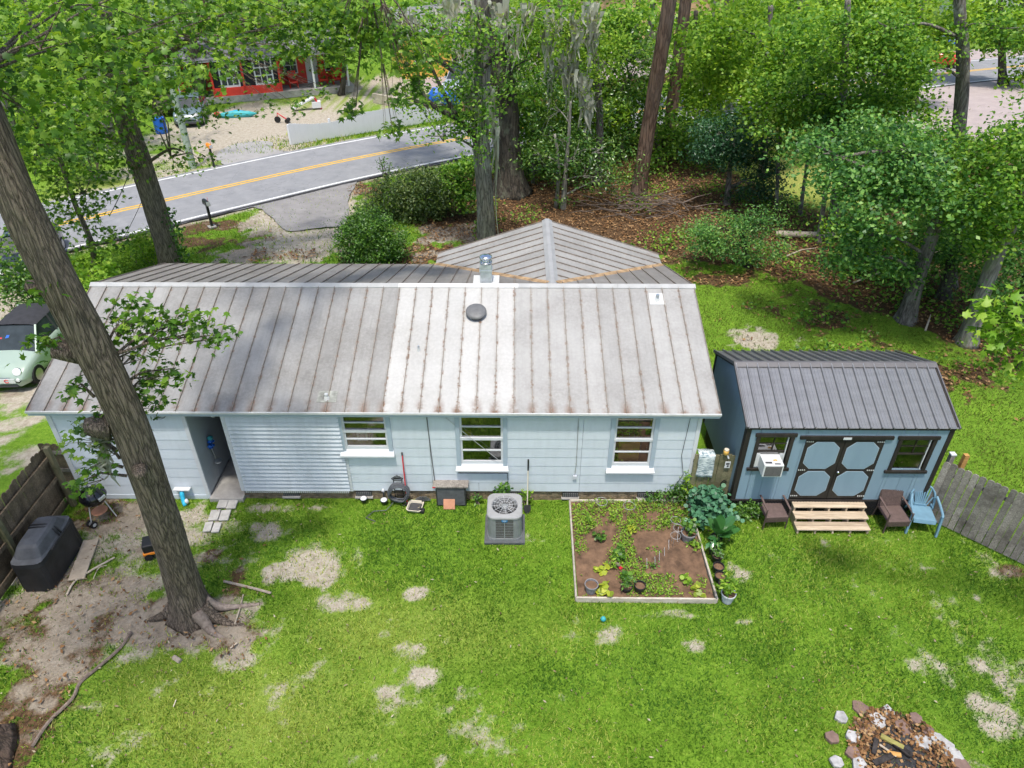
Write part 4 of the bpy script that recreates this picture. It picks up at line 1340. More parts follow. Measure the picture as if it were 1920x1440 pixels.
# double door with octagonal blue panels in black stiles
dmid = (DR[0] + DR[1]) / 2
sp_(MB().box(DR[0] - .16, DR[1] + .16, SY0 - .05, SY0 + .02, DR[3], DR[3] + .085), 'door_head', 'shed_black')
for side, (a, b) in ((-1, (DR[0], dmid - .006)), (1, (dmid + .006, DR[1]))):
    d = sp_(MB().box(a, b, SY0 - .015, SY0 + .04, DR[2], DR[3]), 'door', 'shed_black')
    zm = DR[2] + (DR[3] - DR[2]) * .49
    for (z0, z1) in ((DR[2] + .09, zm - .045), (zm + .045, DR[3] - .10)):
        x0, x1 = a + .085, b - .085
        ch = .17
        poly = [(x0 + ch, z0), (x1 - ch, z0), (x1, z0 + ch), (x1, z1 - ch), (x1 - ch, z1), (x0 + ch, z1), (x0, z1 - ch), (x0, z0 + ch)]
        M = Matrix(((1, 0, 0, 0), (0, 0, -1, SY0 - .015), (0, 1, 0, 0), (0, 0, 0, 1)))
        sp_(MB().prism(poly, .006, M), 'door_panel', 'shed_blue', d)
        cx, cz = (x0 + x1) / 2, (z0 + z1) / 2
        rim = [(cx + (p[0] - cx) * 1.035, cz + (p[1] - cz) * 1.03) for p in poly]
        sp_(MB().prism(rim, .002, M), 'panel_edge', 'trim_blue', d)
    for hz in (DR[2] + .08, zm, DR[3] - .08):
        hx = a if side < 0 else b
        h = MB()
        for k in range(4):
            h.box(hx - side * (.02 + k * .045) - .012, hx - side * (.02 + k * .045) + .012, SY0 - .026, SY0 - .014, hz - .014, hz + .014)
        sp_(h, 'hinge', 'metal_light', d)
    if side > 0:
        sp_(MB(Matrix.Translation((a + .05, SY0 - .02, zm - .05)) @ Matrix.Rotation(R(90), 4, 'X')).lathe([(.028, 0), (.034, .02), (.02, .05)], (0, 0, 0), 12), 'door_handle', 'chrome', d)
sp_(MB().box(dmid - .09, dmid + .09, SY0 - .062, SY0 - .051, DR[3] + .01, DR[3] + .065), 'maker_plate', 'white_plastic')
# skirting of black lattice
lat = MB()
for k in range(66):
    x0 = SX0 + .05 + k * .07
    for s in (-1, 1):
        a, b = Vector((x0, SY0 - .02 - .008 * (s > 0), .02)), Vector((x0 + s * .42, SY0 - .02 - .008 * (s > 0), SFZ - .03))
        if SX0 <= b.x <= SX1:
            lat.beam(a, b, .008, .03, (0, 1, 0))
sp_(lat, 'lattice_skirt', 'black_plastic', kind='stuff')
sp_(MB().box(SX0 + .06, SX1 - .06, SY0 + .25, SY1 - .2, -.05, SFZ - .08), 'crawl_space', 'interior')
sp_(MB().box(SX0, SX1, SY0 - .03, SY0 + .02, SFZ - .05, SFZ), 'sill_beam', 'shed_black')

# window air conditioner
ac = thing('window_air_conditioner', 'white window air conditioner poking out of the shed window', 'air conditioner', (5.78, SY0, 1.5))
M = Matrix.Translation((0, 0, 0))
MB().box(-.22, .22, -.36, .04, .02, .37).build('casing', MAT['white_plastic'], ac, bevel=.012)
MB().box(-.185, .185, -.368, -.355, .05, .33).build('rear_grille', MAT['ac_coil'], ac)
g = MB()
for k in range(9):
    g.box(-.18, .18, -.374, -.368, .06 + k * .03, .068 + k * .03)
g.build('grille_bars', MAT['vent_grey'], ac)
MB().box(-.18, -.03, -.30, -.24, .371, .374).build('printed_label', MAT['ink'], ac)
MB().box(.02, .15, -.33, -.29, .371, .374).build('printed_label', MAT['ink'], ac)
MB().tube([(.02, -.2, .38), (.06, -.19, .385), (.10, -.2, .38)], .018, 6).build('dead_leaf', MAT['amber'], ac)
MB().box(-.33, -.22, -.0, .03, .02, .40).build('side_curtain', MAT['white_plastic'], ac)
MB().box(.22, .33, -.0, .03, .02, .40).build('side_curtain', MAT['white_plastic'], ac)

# ------------------------------------------------------------------ wooden steps
st = thing('wooden_steps', 'three bare pine steps in front of the shed double door', 'steps', (7.44, -.8, 0))
X0, X1 = 6.58, 8.30
tr = [(-.66, -.46, .45), (-.88, -.64, .30), (-1.10, -.84, .15)]
for y0, y1, z in tr:
    for yy0, yy1 in ((y0, (y0 + y1) / 2 - .004), ((y0 + y1) / 2 + .004, y1)):
        MB().box(X0, X1, yy0, yy1, z - .035, z).build('tread_board', MAT['wood_new'], st, world=True, bevel=.006)
for k in range(5):
    x = X0 + .02 + k * (X1 - X0 - .08) / 4
    poly = [(-.46, .0), (-.46, .414), (-.64, .414), (-.64, .264), (-.84, .264), (-.84, .114), (-1.07, .114), (-1.09, .0)]
    M = Matrix(((0, 0, 1, x), (1, 0, 0, 0), (0, 1, 0, 0), (0, 0, 0, 1)))
    MB().prism(poly, .04, M).build('stringer', MAT['wood_new'], st, world=True)

# ------------------------------------------------------------------ chairs
def wicker_chair(label, loc, rz):
    t = thing('wicker_chair', label, 'chair', loc, rz, 'brown wicker patio chairs by the shed')
    w = .27
    b = MB()
    Mb = Matrix.Translation((0, .27, .40)) @ Matrix.Rotation(R(-14), 4, 'X')
    b.box(-w + .02, w - .02, -.015, .015, 0, .44, Mb)
    bk = b.build('backrest', MAT['wicker'], t)
    s = MB()
    for k in range(13):
        s.box(-w + .02, w - .02, -.024, -.014, .02 + k * .032, .04 + k * .032, Mb)
    for k in range(12):
        s.box(-w + .03 + k * .041, -w + .045 + k * .041, -.028, -.02, .0, .43, Mb)
    s.build('weave_strands', MAT['wicker_seat'], bk, kind='stuff')
    MB().box(-w + .01, w - .01, -.27, .28, .34, .40).build('seat', MAT['wicker_seat'], t, bevel=.015)
    MB().box(-w + .012, w - .012, -.272, -.26, .24, .34).build('apron', MAT['wicker'], t)
    for sx in (-1, 1):
        MB().tube([(sx * w, -.25, 0), (sx * w, -.24, .58), (sx * w, -.22, .61)], .018, 7).build('leg', MAT['wicker'], t)
        MB().tube([(sx * w, .33, 0), (sx * w, .27, .42), (sx * w * .96, .37, .82)], .018, 7).build('leg', MAT['wicker'], t)
        MB().beam((sx * w, -.25, .605), (sx * w, .32, .63), .045, .025).build('armrest', MAT['wicker_seat'], t, bevel=.006)
        MB().tube([(sx * w, -.24, .38), (sx * w, .28, .38)], .014, 6).build('side_rail', MAT['wicker'], t)
    MB().tube([(-w * .96, .37, .82), (w * .96, .37, .82)], .018, 7).build('top_rail', MAT['wicker'], t)
    return t
wicker_chair('brown wicker chair with reddish seat left of the wooden steps', (6.10, -.68, 0), R(4))
wicker_chair('brown wicker chair between the wooden steps and the blue plastic chair', (8.90, -.80, 0), R(2))
bc = thing('plastic_chair', 'blue moulded plastic armchair with fan-slatted back beside the fence', 'chair', (9.55, -.78, 0), R(-10))
m = MB()
# seat shell
m.box(-.25, .25, -.26, .24, .39, .42)
m.build('seat', MAT['chair_blue'], bc, bevel=.02)
MB().add([(-.25, -.26, .42), (.25, -.26, .42), (.24, -.29, .33), (-.24, -.29, .33)], [(0, 3, 2, 1)]).build('seat_lip', MAT['chair_blue'], bc)
# arched back: rim and slats
def bp(u, v):        # u across -1..1, v up 0..1 on the leaning curved back
    return Vector((u * .27, .22 + .16 * v - .06 * (u * u), .41 + .50 * v))
rim = [bp(-1, 0), bp(-1, .5), bp(-.9, .78), bp(-.6, .97), bp(0, 1.06), bp(.6, .97), bp(.9, .78), bp(1, .5), bp(1, 0)]
MB().tube(smooth_line(rim, 4), .026, 8).build('back_rim', MAT['chair_blue'], bc, smooth=True)
for k in range(9):
    u = (k - 4) / 4
    top = 1.02 - .22 * abs(u) ** 2.2 if abs(u) < .95 else .55
    MB().beam(bp(u * .45, .05), bp(u * .86, top), .03, .012, (0, 1, 0)).build('back_slat', MAT['chair_blue'], bc)
MB().beam(bp(-.5, .06), bp(.5, .06), .02, .08).build('back_base', MAT['chair_blue'], bc)
for sx in (-1, 1):
    pts = [(sx * .27, .20, .78), (sx * .315, .0, .68), (sx * .32, -.24, .62), (sx * .31, -.30, .58)]
    MB().tube(smooth_line(pts, 4), [.03] * 12 + [.03], 8).build('armrest', MAT['chair_blue'], bc, smooth=True)
    MB().beam((sx * .315, -.27, .61), (sx * .33, -.33, 0), .05, .07, (0, 1, 0)).build('leg', MAT['chair_blue'], bc, bevel=.01)
    MB().beam((sx * .25, .22, .50), (sx * .29, .36, 0), .05, .06, (0, 1, 0)).build('leg', MAT['chair_blue'], bc, bevel=.01)

# ------------------------------------------------------------------ fences
def picket(parent, c, d, w, h, t, mat, z0=.02, dog=True, lean=0):
    """one dog-eared board; c = ground point, d = direction along the fence"""
    d = Vector((d[0], d[1], 0)).normalized()
    n = Vector((d.y, -d.x, 0))
    M = Matrix((d, Vector((0, 0, 1)), n)).transposed().to_4x4()
    M = Matrix.Translation((c[0], c[1], z0)) @ M @ Matrix.Rotation(lean, 4, 'Z')
    k = min(.035, w * .3) if dog else .004
    poly = [(-w / 2, 0), (w / 2, 0), (w / 2, h - k), (w / 2 - k, h), (-w / 2 + k, h), (-w / 2, h - k)]
    m = MB().prism([(p[0], p[1]) for p in poly], t)
    me = bpy.data.meshes.new('picket')
    me.from_pydata(m.v, [], m.f)
    me.materials.append(MAT[mat])
    o = bpy.data.objects.new('picket', me)
    link(o, parent)
    o.matrix_parent_inverse = xform(parent).inverted()
    o.matrix_basis = M
    return o
def run(parent, a, b, w, gap, h, t, mat, hj=.03, lean=.012, **kw):
    a, b = Vector((*a, 0)), Vector((*b, 0))
    L = (b - a).length
    d = (b - a).normalized()
    s = w / 2
    while s < L:
        p = a + d * s
        ww = w * random.uniform(.965, 1.03)
        picket(parent, (p.x, p.y), (d.x, d.y), ww, h + random.uniform(-hj, hj), t * random.uniform(.85, 1.1), mat, lean=random.uniform(-lean, lean), **kw)
        s += w + gap
# right-hand fence, boards towards the yard
FR = [(9.80, -.46), (10.55, -1.178), (13.6, -4.1)]
fr = thing('wooden_fence', 'weathered grey board fence running from the shed corner to the right', 'fence', (10.6, -1.2, 0))
run(fr, FR[0], FR[2], .135, .013, 1.72, .022, 'wood_grey', lean=.008)
for z in (.35, 1.4):
    for a, b in zip(FR[:-1], FR[1:]):
        dx = Vector((b[0] - a[0], b[1] - a[1], 0)).normalized()
        n = Vector((-dx.y, dx.x, 0)) * .045
        MB().beam(Vector((*a, z)) + n, Vector((*b, z)) + n, .04, .085).build('rail', MAT['wood_grey'], fr, world=True)
for q, top in (((9.98, -.36), 1.83), ((11.7, -2.03), 1.7), ((13.4, -3.7), 1.7)):
    MB().box(q[0] - .05, q[0] + .05, q[1] - .05, q[1] + .05, 0, top).build('post', MAT['wood_grey'], fr, world=True)
MB().box(9.92, 10.04, -.42, -.30, 1.835, 1.865).build('post_cap', MAT['white_plastic'], fr, world=True)
MB().box(10.16, 10.26, -.52, -.42, 1.5, 1.92).build('post_top', MAT['wood_orange'], fr, world=True)
# short fence between the house and the shed
fm = thing('gate_fence', 'short greenish-brown board fence between the house and the shed', 'fence', (4.68, -.1, 0))
run(fm, (4.20, -.10), (5.20, -.10), .135, .008, 1.56, .018, 'wood_green', dog=False)
for z in (.35, 1.3):
    MB().box(4.2, 5.2, -.055, -.015, z, z + .085).build('rail', MAT['wood_green'], fm, world=True)
MB().tube([W(1352, 915, -.13), W(1352, 905, -.14), W(1358, 900, -.15), W(1362, 904, -.13)], .012, 6).build('gate_hook', MAT['black_plastic'], fm, world=True)
tw = thing('towel', 'pale striped towel draped over the short fence by the house', 'towel', (4.46, -.13, 1.5))
nn = 12
vs, fs = [], []
for j in range(nn + 1):
    for i in range(9):
        u = i / 8
        s = j / nn * .80
        z = 1.60 - max(0, s - .14)
        y = -.145 + max(0, .14 - s) * 1.6 - .012 * math.sin(u * 9 + j * .4) - .01 * (j > 2)
        vs.append((4.27 + u * .39 + .02 * (j / nn) + .006 * math.sin(j), y, z - .02 * u))
for j in range(nn):
    for i in range(8):
        a = j * 9 + i
        fs.append((a, a + 1, a + 10, a + 9))
o = MB().add(vs, fs).build('cloth', MAT['towel'], tw, world=True, smooth=True)
so = o.modifiers.new('thickness', 'SOLIDIFY')
so.thickness = .012
lf = thing('jar_lantern', 'amber jar lantern with a white tag hung on the short fence', 'lantern', (4.90, -.12, 1.58))
MB().lathe([(.045, 0), (.065, .02), (.065, .11), (.05, .13)], (0, 0, .02), 16).build('jar', MAT['amber'], lf, smooth=True)
MB().lathe([(.055, .15), (.055, .175), (.01, .18)], (0, 0, 0), 16).build('lid', MAT['cream_plastic'], lf)
MB().tube([(.03, 0, .02), (.08, -.03, -.08)], .02, 6).build('string', MAT['white_plastic'], lf)
tg = MB().box(.015, .145, -.05, -.042, -.36, -.16).build('hang_tag', MAT['white_plastic'], lf, bevel=.01)
MB().box(.04, .12, -.054, -.0505, -.25, -.20).build('printing', MAT['ink'], tg)
MB().box(.07, .11, -.054, -.0505, -.32, -.27).build('printing', MAT['ink'], tg)

# left fence seen from inside: boards behind rails and posts
fl_ = thing('weathered_fence', 'dark brown board fence with rails and posts at the left edge', 'fence', (-10.9, -2, 0))
LA, LB_ = (-10.98, -.12), (-10.92, -6.6)
run(fl_, LA, LB_, .14, .006, 1.80, .018, 'wood_brown', hj=.04)
for z in (.30, .95, 1.55):
    MB().beam((-10.90, -.15, z), (-10.84, -6.6, z), .04, .09).build('rail', MAT['wood_brown'], fl_, world=True)
for yy in (-.28, -2.35, -4.6):
    MB().box(-10.90, -10.79, yy - .055, yy + .055, 0, 1.86).build('post', MAT['wood_green'], fl_, world=True)
gt = thing('fence_gate', 'narrow brown board gate closing the gap beside the house corner', 'gate', (-10.86, -.05, 0))
run(gt, (-11.35, .12), (-10.72, .12), .15, .006, 1.62, .018, 'wood_brown', hj=.01, lean=.004)
for z in (.35, .8, 1.35):
    MB().box(-11.3, -10.74, .06, .10, z, z + .09).build('rail', MAT['wood_grey'], gt, world=True)

# ------------------------------------------------------------------ leaves
def _star():
    v = [(0, 0.05, 0)]
    lob = [(-1.9, .62), (-.95, .95), (0, 1.0), (.95, .95), (1.9, .62)]
    pts = []
    for i, (a, r) in enumerate(lob):
        pts.append((math.sin(a) * r * .62, .25 + math.cos(a) * r * .75, -.10 * r))
        if i < 4:
            b = (a + lob[i + 1][0]) / 2
            pts.append((math.sin(b) * .27, .25 + math.cos(b) * .30, .0))
    pts = [(0, -.12, 0)] + pts
    v = [(0, .25, .05)] + pts
    n = len(pts)
    return np.array(v), np.array([(0, 1 + (i + 1) % n, 1 + i) for i in range(n)])
TM = {
    'star': _star(),
    'oval': (np.array([(0, 0, 0), (.24, .45, -.05), (0, 1, -.12), (-.24, .45, -.05), (0, .45, .03)]), np.array([(0, 1, 4), (1, 2, 4), (2, 3, 4), (3, 0, 4)])),
    'kite': (np.array([(0, 0, 0), (.36, .5, -.07), (0, 1, -.1), (-.36, .5, -.07)]), np.array([(0, 1, 2), (0, 2, 3)])),
    'round': (np.array([(0, 0, 0), (.42, .2, -.03), (.45, .7, -.06), (0, 1, -.1), (-.45, .7, -.06), (-.42, .2, -.03)]), np.array([(0, 1, 2), (0, 2, 3), (0, 3, 4), (0, 4, 5)])),
    'blade': (np.array([(-.06, 0, 0), (.06, 0, 0), (0, 1, .0)]), np.array([(0, 1, 2)])),
}
def leaf_cloud(P, size, tmpl='kite', up=0.9, rng=RNG, outward=None):
    P = np.asarray(P, float)
    n = len(P)
    tv, tf = TM[tmpl]
    nz = rng.normal(size=(n, 3)) * 0.55 + np.array([0, 0, up])
    if outward is not None:
        nz += outward
    nz /= np.linalg.norm(nz, axis=1, keepdims=True) + 1e-9
    t = rng.normal(size=(n, 3))
    t[:, 2] -= 0.35
    t -= nz * np.sum(t * nz, 1, keepdims=True)
    t /= np.linalg.norm(t, axis=1, keepdims=True) + 1e-9
    b = np.cross(t, nz)
    s = (np.broadcast_to(size, (n,)) * rng.uniform(.7, 1.25, n))[:, None, None]
    V = P[:, None, :] + s * (tv[None, :, 0:1] * b[:, None, :] + tv[None, :, 1:2] * t[:, None, :] + tv[None, :, 2:3] * nz[:, None, :])
    F = tf[None] + (np.arange(n) * len(tv))[:, None, None]
    return V.reshape(-1, 3), F.reshape(-1, 3)
def clump_points(blobs_, ncl, per, spread, rng=RNG, flat=0.6, shell=0.45):
    """leaf positions: sprays spread through ellipsoids (cx,cy,cz,rx,ry,rz), denser towards the shell"""
    B = np.array(blobs_, float)
    vol = (B[:, 3] * B[:, 4] * B[:, 5]) ** (2 / 3)
    idx = rng.choice(len(B), ncl, p=vol / vol.sum())
    d = rng.normal(size=(ncl, 3))
    d /= np.linalg.norm(d, axis=1, keepdims=True)
    r = shell + (1 - shell) * rng.random(ncl) ** 0.6
    C = B[idx, :3] + d * r[:, None] * B[idx, 3:6]
    off = rng.normal(size=(ncl, per, 3)) * spread
    off[..., 2] = off[..., 2] * flat - 0.35 * np.hypot(off[..., 0], off[..., 1]) * flat
    return (C[:, None, :] + off).reshape(-1, 3), C
def foliage_obj(name, P, size, tmpl, mat, parent, up=.9, kind='stuff', world=True):
    V, F = leaf_cloud(P, size, tmpl, up)
    return mesh_np(name, V, F, MAT[mat], parent, world=world, kind=kind)

# ------------------------------------------------------------------ condenser unit
cu = thing('air_conditioner_unit', 'round-cornered grey heat pump with top fan standing on the lawn', 'air conditioner', (-.25, -1.02, 0))
MB().box(-.47, .47, -.46, .46, 0, .07).build('pad', MAT['ac_pad'], cu, bevel=.01)
def rsq(a, r, n=5):
    o = []
    for cx, cy, t0 in ((a - r, a - r, 0), (-a + r, a - r, 90), (-a + r, -a + r, 180), (a - r, -a + r, 270)):
        for k in range(n + 1):
            t = R(t0 + 90 * k / n)
            o.append((cx + r * math.cos(t), cy + r * math.sin(t)))
    return o
def ring(m, pa, za, pb, zb):
    n = len(pa)
    m.add([(p[0], p[1], za) for p in pa] + [(p[0], p[1], zb) for p in pb], [(i, (i + 1) % n, n + (i + 1) % n, n + i) for i in range(n)])
body = MB()
ring(body, rsq(.375, .15), .10, rsq(.375, .15), .74)
body.build('coil', MAT['ac_coil'], cu)
corner = MB()
for sx in (-1, 1):
    for sy in (-1, 1):
        pts = []
        for k in range(7):
            t = R(90 * k / 6)
            pts.append((sx * (.24 + .15 * math.cos(t)), sy * (.24 + .15 * math.sin(t))))
        pts = [(sx * .39, sy * .20)] + pts + [(sx * .20, sy * .39)]
        for p, q in zip(pts[:-1], pts[1:]):
            corner.add([(p[0], p[1], .08), (q[0], q[1], .08), (q[0], q[1], .76), (p[0], p[1], .76)], [(0, 1, 2, 3)])
        corner.build('corner_panel', MAT['ac_grey'], cu)
        corner = MB()
bb = MB()
ring(bb, rsq(.40, .16), .07, rsq(.40, .16), .125)
ring(bb, rsq(.40, .16), .125, rsq(.37, .15), .125)
bb.build('base_pan', MAT['ac_grey'], cu)
bars = MB()
for k in range(7):
    z = .18 + k * .085
    ring(bars, rsq(.388, .155), z, rsq(.388, .155), z + .014)
for face in range(4):
    Mf = Matrix.Rotation(R(90 * face), 4, 'Z')
    bars.box(-.012, .012, -.394, -.382, .12, .76, Mf)
    for k in range(16):
        xx = -.19 + k * .0253
        bars.box(xx - .0025, xx + .0025, -.385, -.379, .13, .75, Mf)
bars.build('louvre_bars', MAT['ac_grey'], cu, kind='stuff')
top = MB()
circ = lambda r, n=24: [(r * math.cos(R(7.5) + 2 * math.pi * k / n), r * math.sin(R(7.5) + 2 * math.pi * k / n)) for k in range(n)]
ring(top, rsq(.405, .17), .745, rsq(.405, .17), .79)
ring(top, rsq(.405, .17), .79, rsq(.385, .16), .815)
ring(top, [p for p in rsq(.385, .16)], .815, circ(.305), .825)
ring(top, circ(.305), .825, circ(.285), .79)
ring(top, circ(.285), .79, circ(.28), .62)
top.build('top_shroud', MAT['ac_top'], cu)
MB().lathe([(.28, 0), (.01, .001)], (0, 0, .60), 24, cap=False).build('fan_well', MAT['metal_dark'], cu)
fan = MB().lathe([(.075, .70), (.075, .80), (.05, .82), (.004, .822)], (0, 0, 0), 18).build('fan_motor', MAT['ac_grey'], cu)
for k in range(3):
    M = Matrix.Rotation(R(20 + 120 * k), 4, 'Z')
    bl = MB(M)
    n = 6
    vs = []
    for i in range(n + 1):
        r = .06 + .20 * i / n
        a = .55 + .12 * i / n
        vs += [(r * math.cos(-a), r * math.sin(-a), .67), (r * math.cos(a), r * math.sin(a), .73)]
    bl.add(vs, [(2 * i, 2 * i + 2, 2 * i + 3, 2 * i + 1) for i in range(n)])
    bl.build('fan_blade', MAT['vent_grey'], cu)
gr = MB()
for k in range(12):
    t = R(30 * k)
    gr.tube([(.06 * math.cos(t), .06 * math.sin(t), .825), (.30 * math.cos(t + .12), .30 * math.sin(t + .12), .822)], .004, 4)
for r in (.12, .18, .24):
    gr.tube([(r * math.cos(R(15 * k)), r * math.sin(R(15 * k)), .824) for k in range(25)], .003, 4, False)
gr.build('fan_guard', MAT['metal_light'], cu)
bd = MB().prism([(-.07, -.02), (-.05, -.04), (.05, -.04), (.07, -.02), (.07, .02), (.05, .04), (-.05, .04), (-.07, .02)], .006, Matrix(((1, 0, 0, 0), (0, 0, -1, -.391), (0, 1, 0, .70), (0, 0, 0, 1)))).build('badge', MAT['badge_blue'], cu)
MB().box(-.04, .04, -.399, -.3972, .695, .708).build('badge_mark', MAT['white_plastic'], bd)

# ------------------------------------------------------------------ along the back wall
hr = thing('hose_reel', 'black hose reel with coiled grey garden hose against the back wall', 'hose reel', (-2.85, -.16, 0))
def coil(m, c, r, n, rad, jit):
    for k in range(n):
        rr = r + random.uniform(-jit, jit)
        oy = random.uniform(-.05, .05)
        ph = random.uniform(-.2, .2)
        m.tube([(c[0] + rr * math.cos(t) + .02 * math.sin(3 * t + ph), c[1] + oy + .02 * math.sin(2 * t), c[2] + rr * 1.12 * math.sin(t) - .03 * abs(math.cos(t + ph))) for t in np.linspace(0, 2 * math.pi, 26)], rad, 6, False)
m = MB()
coil(m, (0, -.04, .40), .235, 12, .014, .035)
m.build('hose', MAT['hose_grey'], hr, smooth=True)
m = MB()
for sx in (-1, 1):
    m.tube([(sx * .10, .05, 0), (sx * .10, .05, .75), (sx * .13, .03, .80)], .012, 6)
for z in (.25, .40, .55, .72):
    m.tube([(-.10, .05, z), (.10, .05, z)], .01, 6)
m.build('stand', MAT['black_plastic'], hr)
m = MB()
for k in range(7):
    t = R(30 * k)
    m.tube([(.0, .04, .78), (.13 * math.cos(t), .03, .78 + .10 * math.sin(t))], .014, 5)
m.tube([(-.14, .03, .80), (0, .03, .90), (.14, .03, .80)], .012, 6)
m.build('scroll_ornament', MAT['metal_dark'], hr)
MB().tube([(-.15, -.06, .1), (-.3, -.25, .02), (-.6, -.28, .02), (-.75, -.5, .02), (-.5, -.62, .02)], .012, 6).build('hose_tail', MAT['hose_grey'], hr, smooth=True)
rk = thing('red_rake', 'red-handled rake leaning on the wall behind the hose reel', 'rake', (-2.66, -.15, 0))
MB().tube([(.0, -.05, .02), (-.02, .10, 1.50)], .016, 7).build('handle', MAT['red_paint'], rk)
MB().tube([(-.02, .099, 1.44), (-.0215, .103, 1.55)], .019, 7).build('grip', MAT['ink'], rk)
m = MB()
for k in range(7):
    m.tube([(0, -.05, .10), (-.12 + .04 * k, -.10, .01)], .005, 4)
m.build('tines', MAT['metal_dark'], rk)
bx = thing('crawlspace_hatch', 'dark slate-coloured panel box with weathered top board against the brick base', 'hatch', (-1.57, -.16, 0))
MB().box(-.36, .36, -.06, .14, 0, .62).build('panel', MAT['metal_dark'], bx, bevel=.008)
MB().box(-.33, .33, -.068, -.06, .03, .57).build('panel_face', MAT['ac_pad'], bx)
MB().box(-.43, .43, -.10, .15, .62, .66).build('top_board', MAT['wood_grey'], bx)
MB().box(-.43, -.36, -.104, -.06, .622, .658).build('board_end', MAT['red_paint'], bx)
tl = thing('terracotta_tile', 'square orange terracotta tile propped in front of the dark hatch', 'tile', (-1.62, -.34, 0))
MB().box(-.14, .14, -.02, .02, 0, .36, Matrix.Rotation(R(-30), 4, 'X')).build('tile', MAT['terracotta'], tl, bevel=.006)
sv = thing('shovel', 'long-handled shovel with white shaft and black grip leaning beside the heat pump', 'shovel', (.28, -.42, 0))
MB().tube([(0, 0, .1), (.015, .33, 1.05)], .015, 7).build('shaft', MAT['cream_plastic'], sv)
MB().tube([(.015, .33, 1.05), (.018, .385, 1.34)], .021, 7).build('grip', MAT['black_plastic'], sv)
MB().prism([(-.09, .0), (0, -.16), (.09, 0), (.08, .12), (-.08, .12)], .01, Matrix.Translation((0, -.03, .12)) @ Matrix.Rotation(R(75), 4, 'X')).build('blade', MAT['metal_dark'], sv)
for lab, p in (('small round solar lamp in the grass below the louvred screen', (-3.74, -.12)), ('small round solar lamp beside the hose reel', (-3.23, -.17))):
    t = thing('solar_lamp', lab, 'lamp', (*p, 0), 0, 'solar lamps along the wall')
    MB().lathe([(.03, 0), (.085, .10), (.095, .14)], (0, 0, 0), 16).build('body', MAT['black_plastic'], t)
    MB().lathe([(.085, .141), (.07, .16), (.004, .165)], (0, 0, 0), 16).build('lens', MAT['lamp_glass'], t, smooth=True)
sg = thing('spigot', 'pale water spigot pipe at the foot of the wall by the hose reel', 'tap', (-3.25, -.05, 0))
MB().tube([(0, 0, 0), (0, 0, .30), (0, -.06, .34)], .02, 7).build('pipe', MAT['metal_dark'], sg)
MB().lathe([(.035, .30), (.04, .34), (.02, .38)], (0, 0, 0), 10).build('valve', MAT['white_plastic'], sg)
og = thing('garden_ornament', 'small dark metal peacock-tail ornament on the ground by the brick base', 'ornament', (-2.28, -.08, 0))
m = MB()
for k in range(7):
    t = R(20 + 23 * k)
    m.beam((0, 0, .04), (.20 * math.cos(t), -.03, .04 + .17 * math.sin(t)), .05, .01, (0, 1, 0))
m.build('tail_fan', MAT['vent_grey'], og)
MB().tube([(0, -.02, 0), (0, -.08, .10), (.02, -.10, .14)], [.04, .03, .02], 8).build('body', MAT['metal_dark'], og)
tn = thing('garden_tray', 'cream and black plastic tray lying in the grass by the hose', 'tray', (-2.45, -.32, 0), R(-8))
m = MB()
ring(m, rsq(.16, .06), .03, rsq(.19, .07), .10)
ring(m, rsq(.19, .07), .10, rsq(.17, .06), .10)
ring(m, rsq(.17, .06), .10, rsq(.15, .05), .04)
m.build('rim', MAT['cream_plastic'], tn)
MB().box(-.15, .15, -.15, .15, .02, .04).build('tray', MAT['ink'], tn)
MB().box(.14, .26, -.16, -.04, .0, .10).build('handle', MAT['black_plastic'], tn, bevel=.02)
bt = thing('downspout_elbow', 'bright cyan downspout elbow under a small white wall shelf', 'pipe', (-8.18, -.12, 0))
MB().tube([(0, .05, .36), (.0, -.02, .22), (.03, -.10, .04), (.08, -.16, .02)], [.05, .055, .05, .045], 9).build('elbow', MAT['cyan_plastic'], bt, smooth=True)
MB().box(-.18, .22, -.03, .10, .37, .41).build('shelf', MAT['white_plastic'], bt, bevel=.01)
MB().lathe([(.04, 0), (.05, .06), (.03, .12)], (.11, -.10, .05), 10).build('bottle', MAT['white_plastic'], bt, smooth=True)
ty = thing('toy_wagon', 'black toy with orange trim half hidden behind the leaning trunk', 'toy', (-8.12, -1.75, 0), R(20))
MB().box(-.28, .22, -.18, .18, .10, .42).build('tub', MAT['black_plastic'], ty, bevel=.03)
MB().box(-.30, .0, -.195, .195, .14, .22).build('trim', MAT['orange_plastic'], ty, bevel=.02)
for sx in (-.2, .15):
    for sy in (-.19, .19):
        MB(Matrix.Translation((sx, sy, .09)) @ Matrix.Rotation(R(90), 4, 'X')).lathe([(.09, -.02), (.09, .02)], (0, 0, 0), 12).build('wheel', MAT['tyre'], ty)

# ------------------------------------------------------------------ grills and slabs at the left
kg = thing('kettle_grill', 'glossy black kettle charcoal grill on three legs near the house corner', 'grill', (-9.93, -.70, 0), R(-20))
MB().lathe([(.02, .50), (.15, .52), (.25, .60), (.285, .70), (.29, .725)], (0, 0, 0), 28).build('bowl', MAT['enamel_black'], kg, smooth=True)
lid = MB().lathe([(.297, .725), (.297, .74), (.27, .84), (.19, .93), (.08, .965), (.004, .97)], (0, 0, 0), 28).build('lid', MAT['enamel_black'], kg, smooth=True)
MB().lathe([(.045, 0), (.045, .012), (.005, .014)], (.10, -.05, .945), 14).build('lid_vent', MAT['metal_light'], lid)
MB().tube([(-.07, .04, .95), (-.05, .05, 1.0), (.03, .07, 1.0), (.05, .07, .95)], .012, 6).build('lid_handle', MAT['metal_light'], lid)
MB().box(.24, .31, -.09, .09, .72, .80).build('tool_hook', MAT['metal_galv'], kg, bevel=.01)
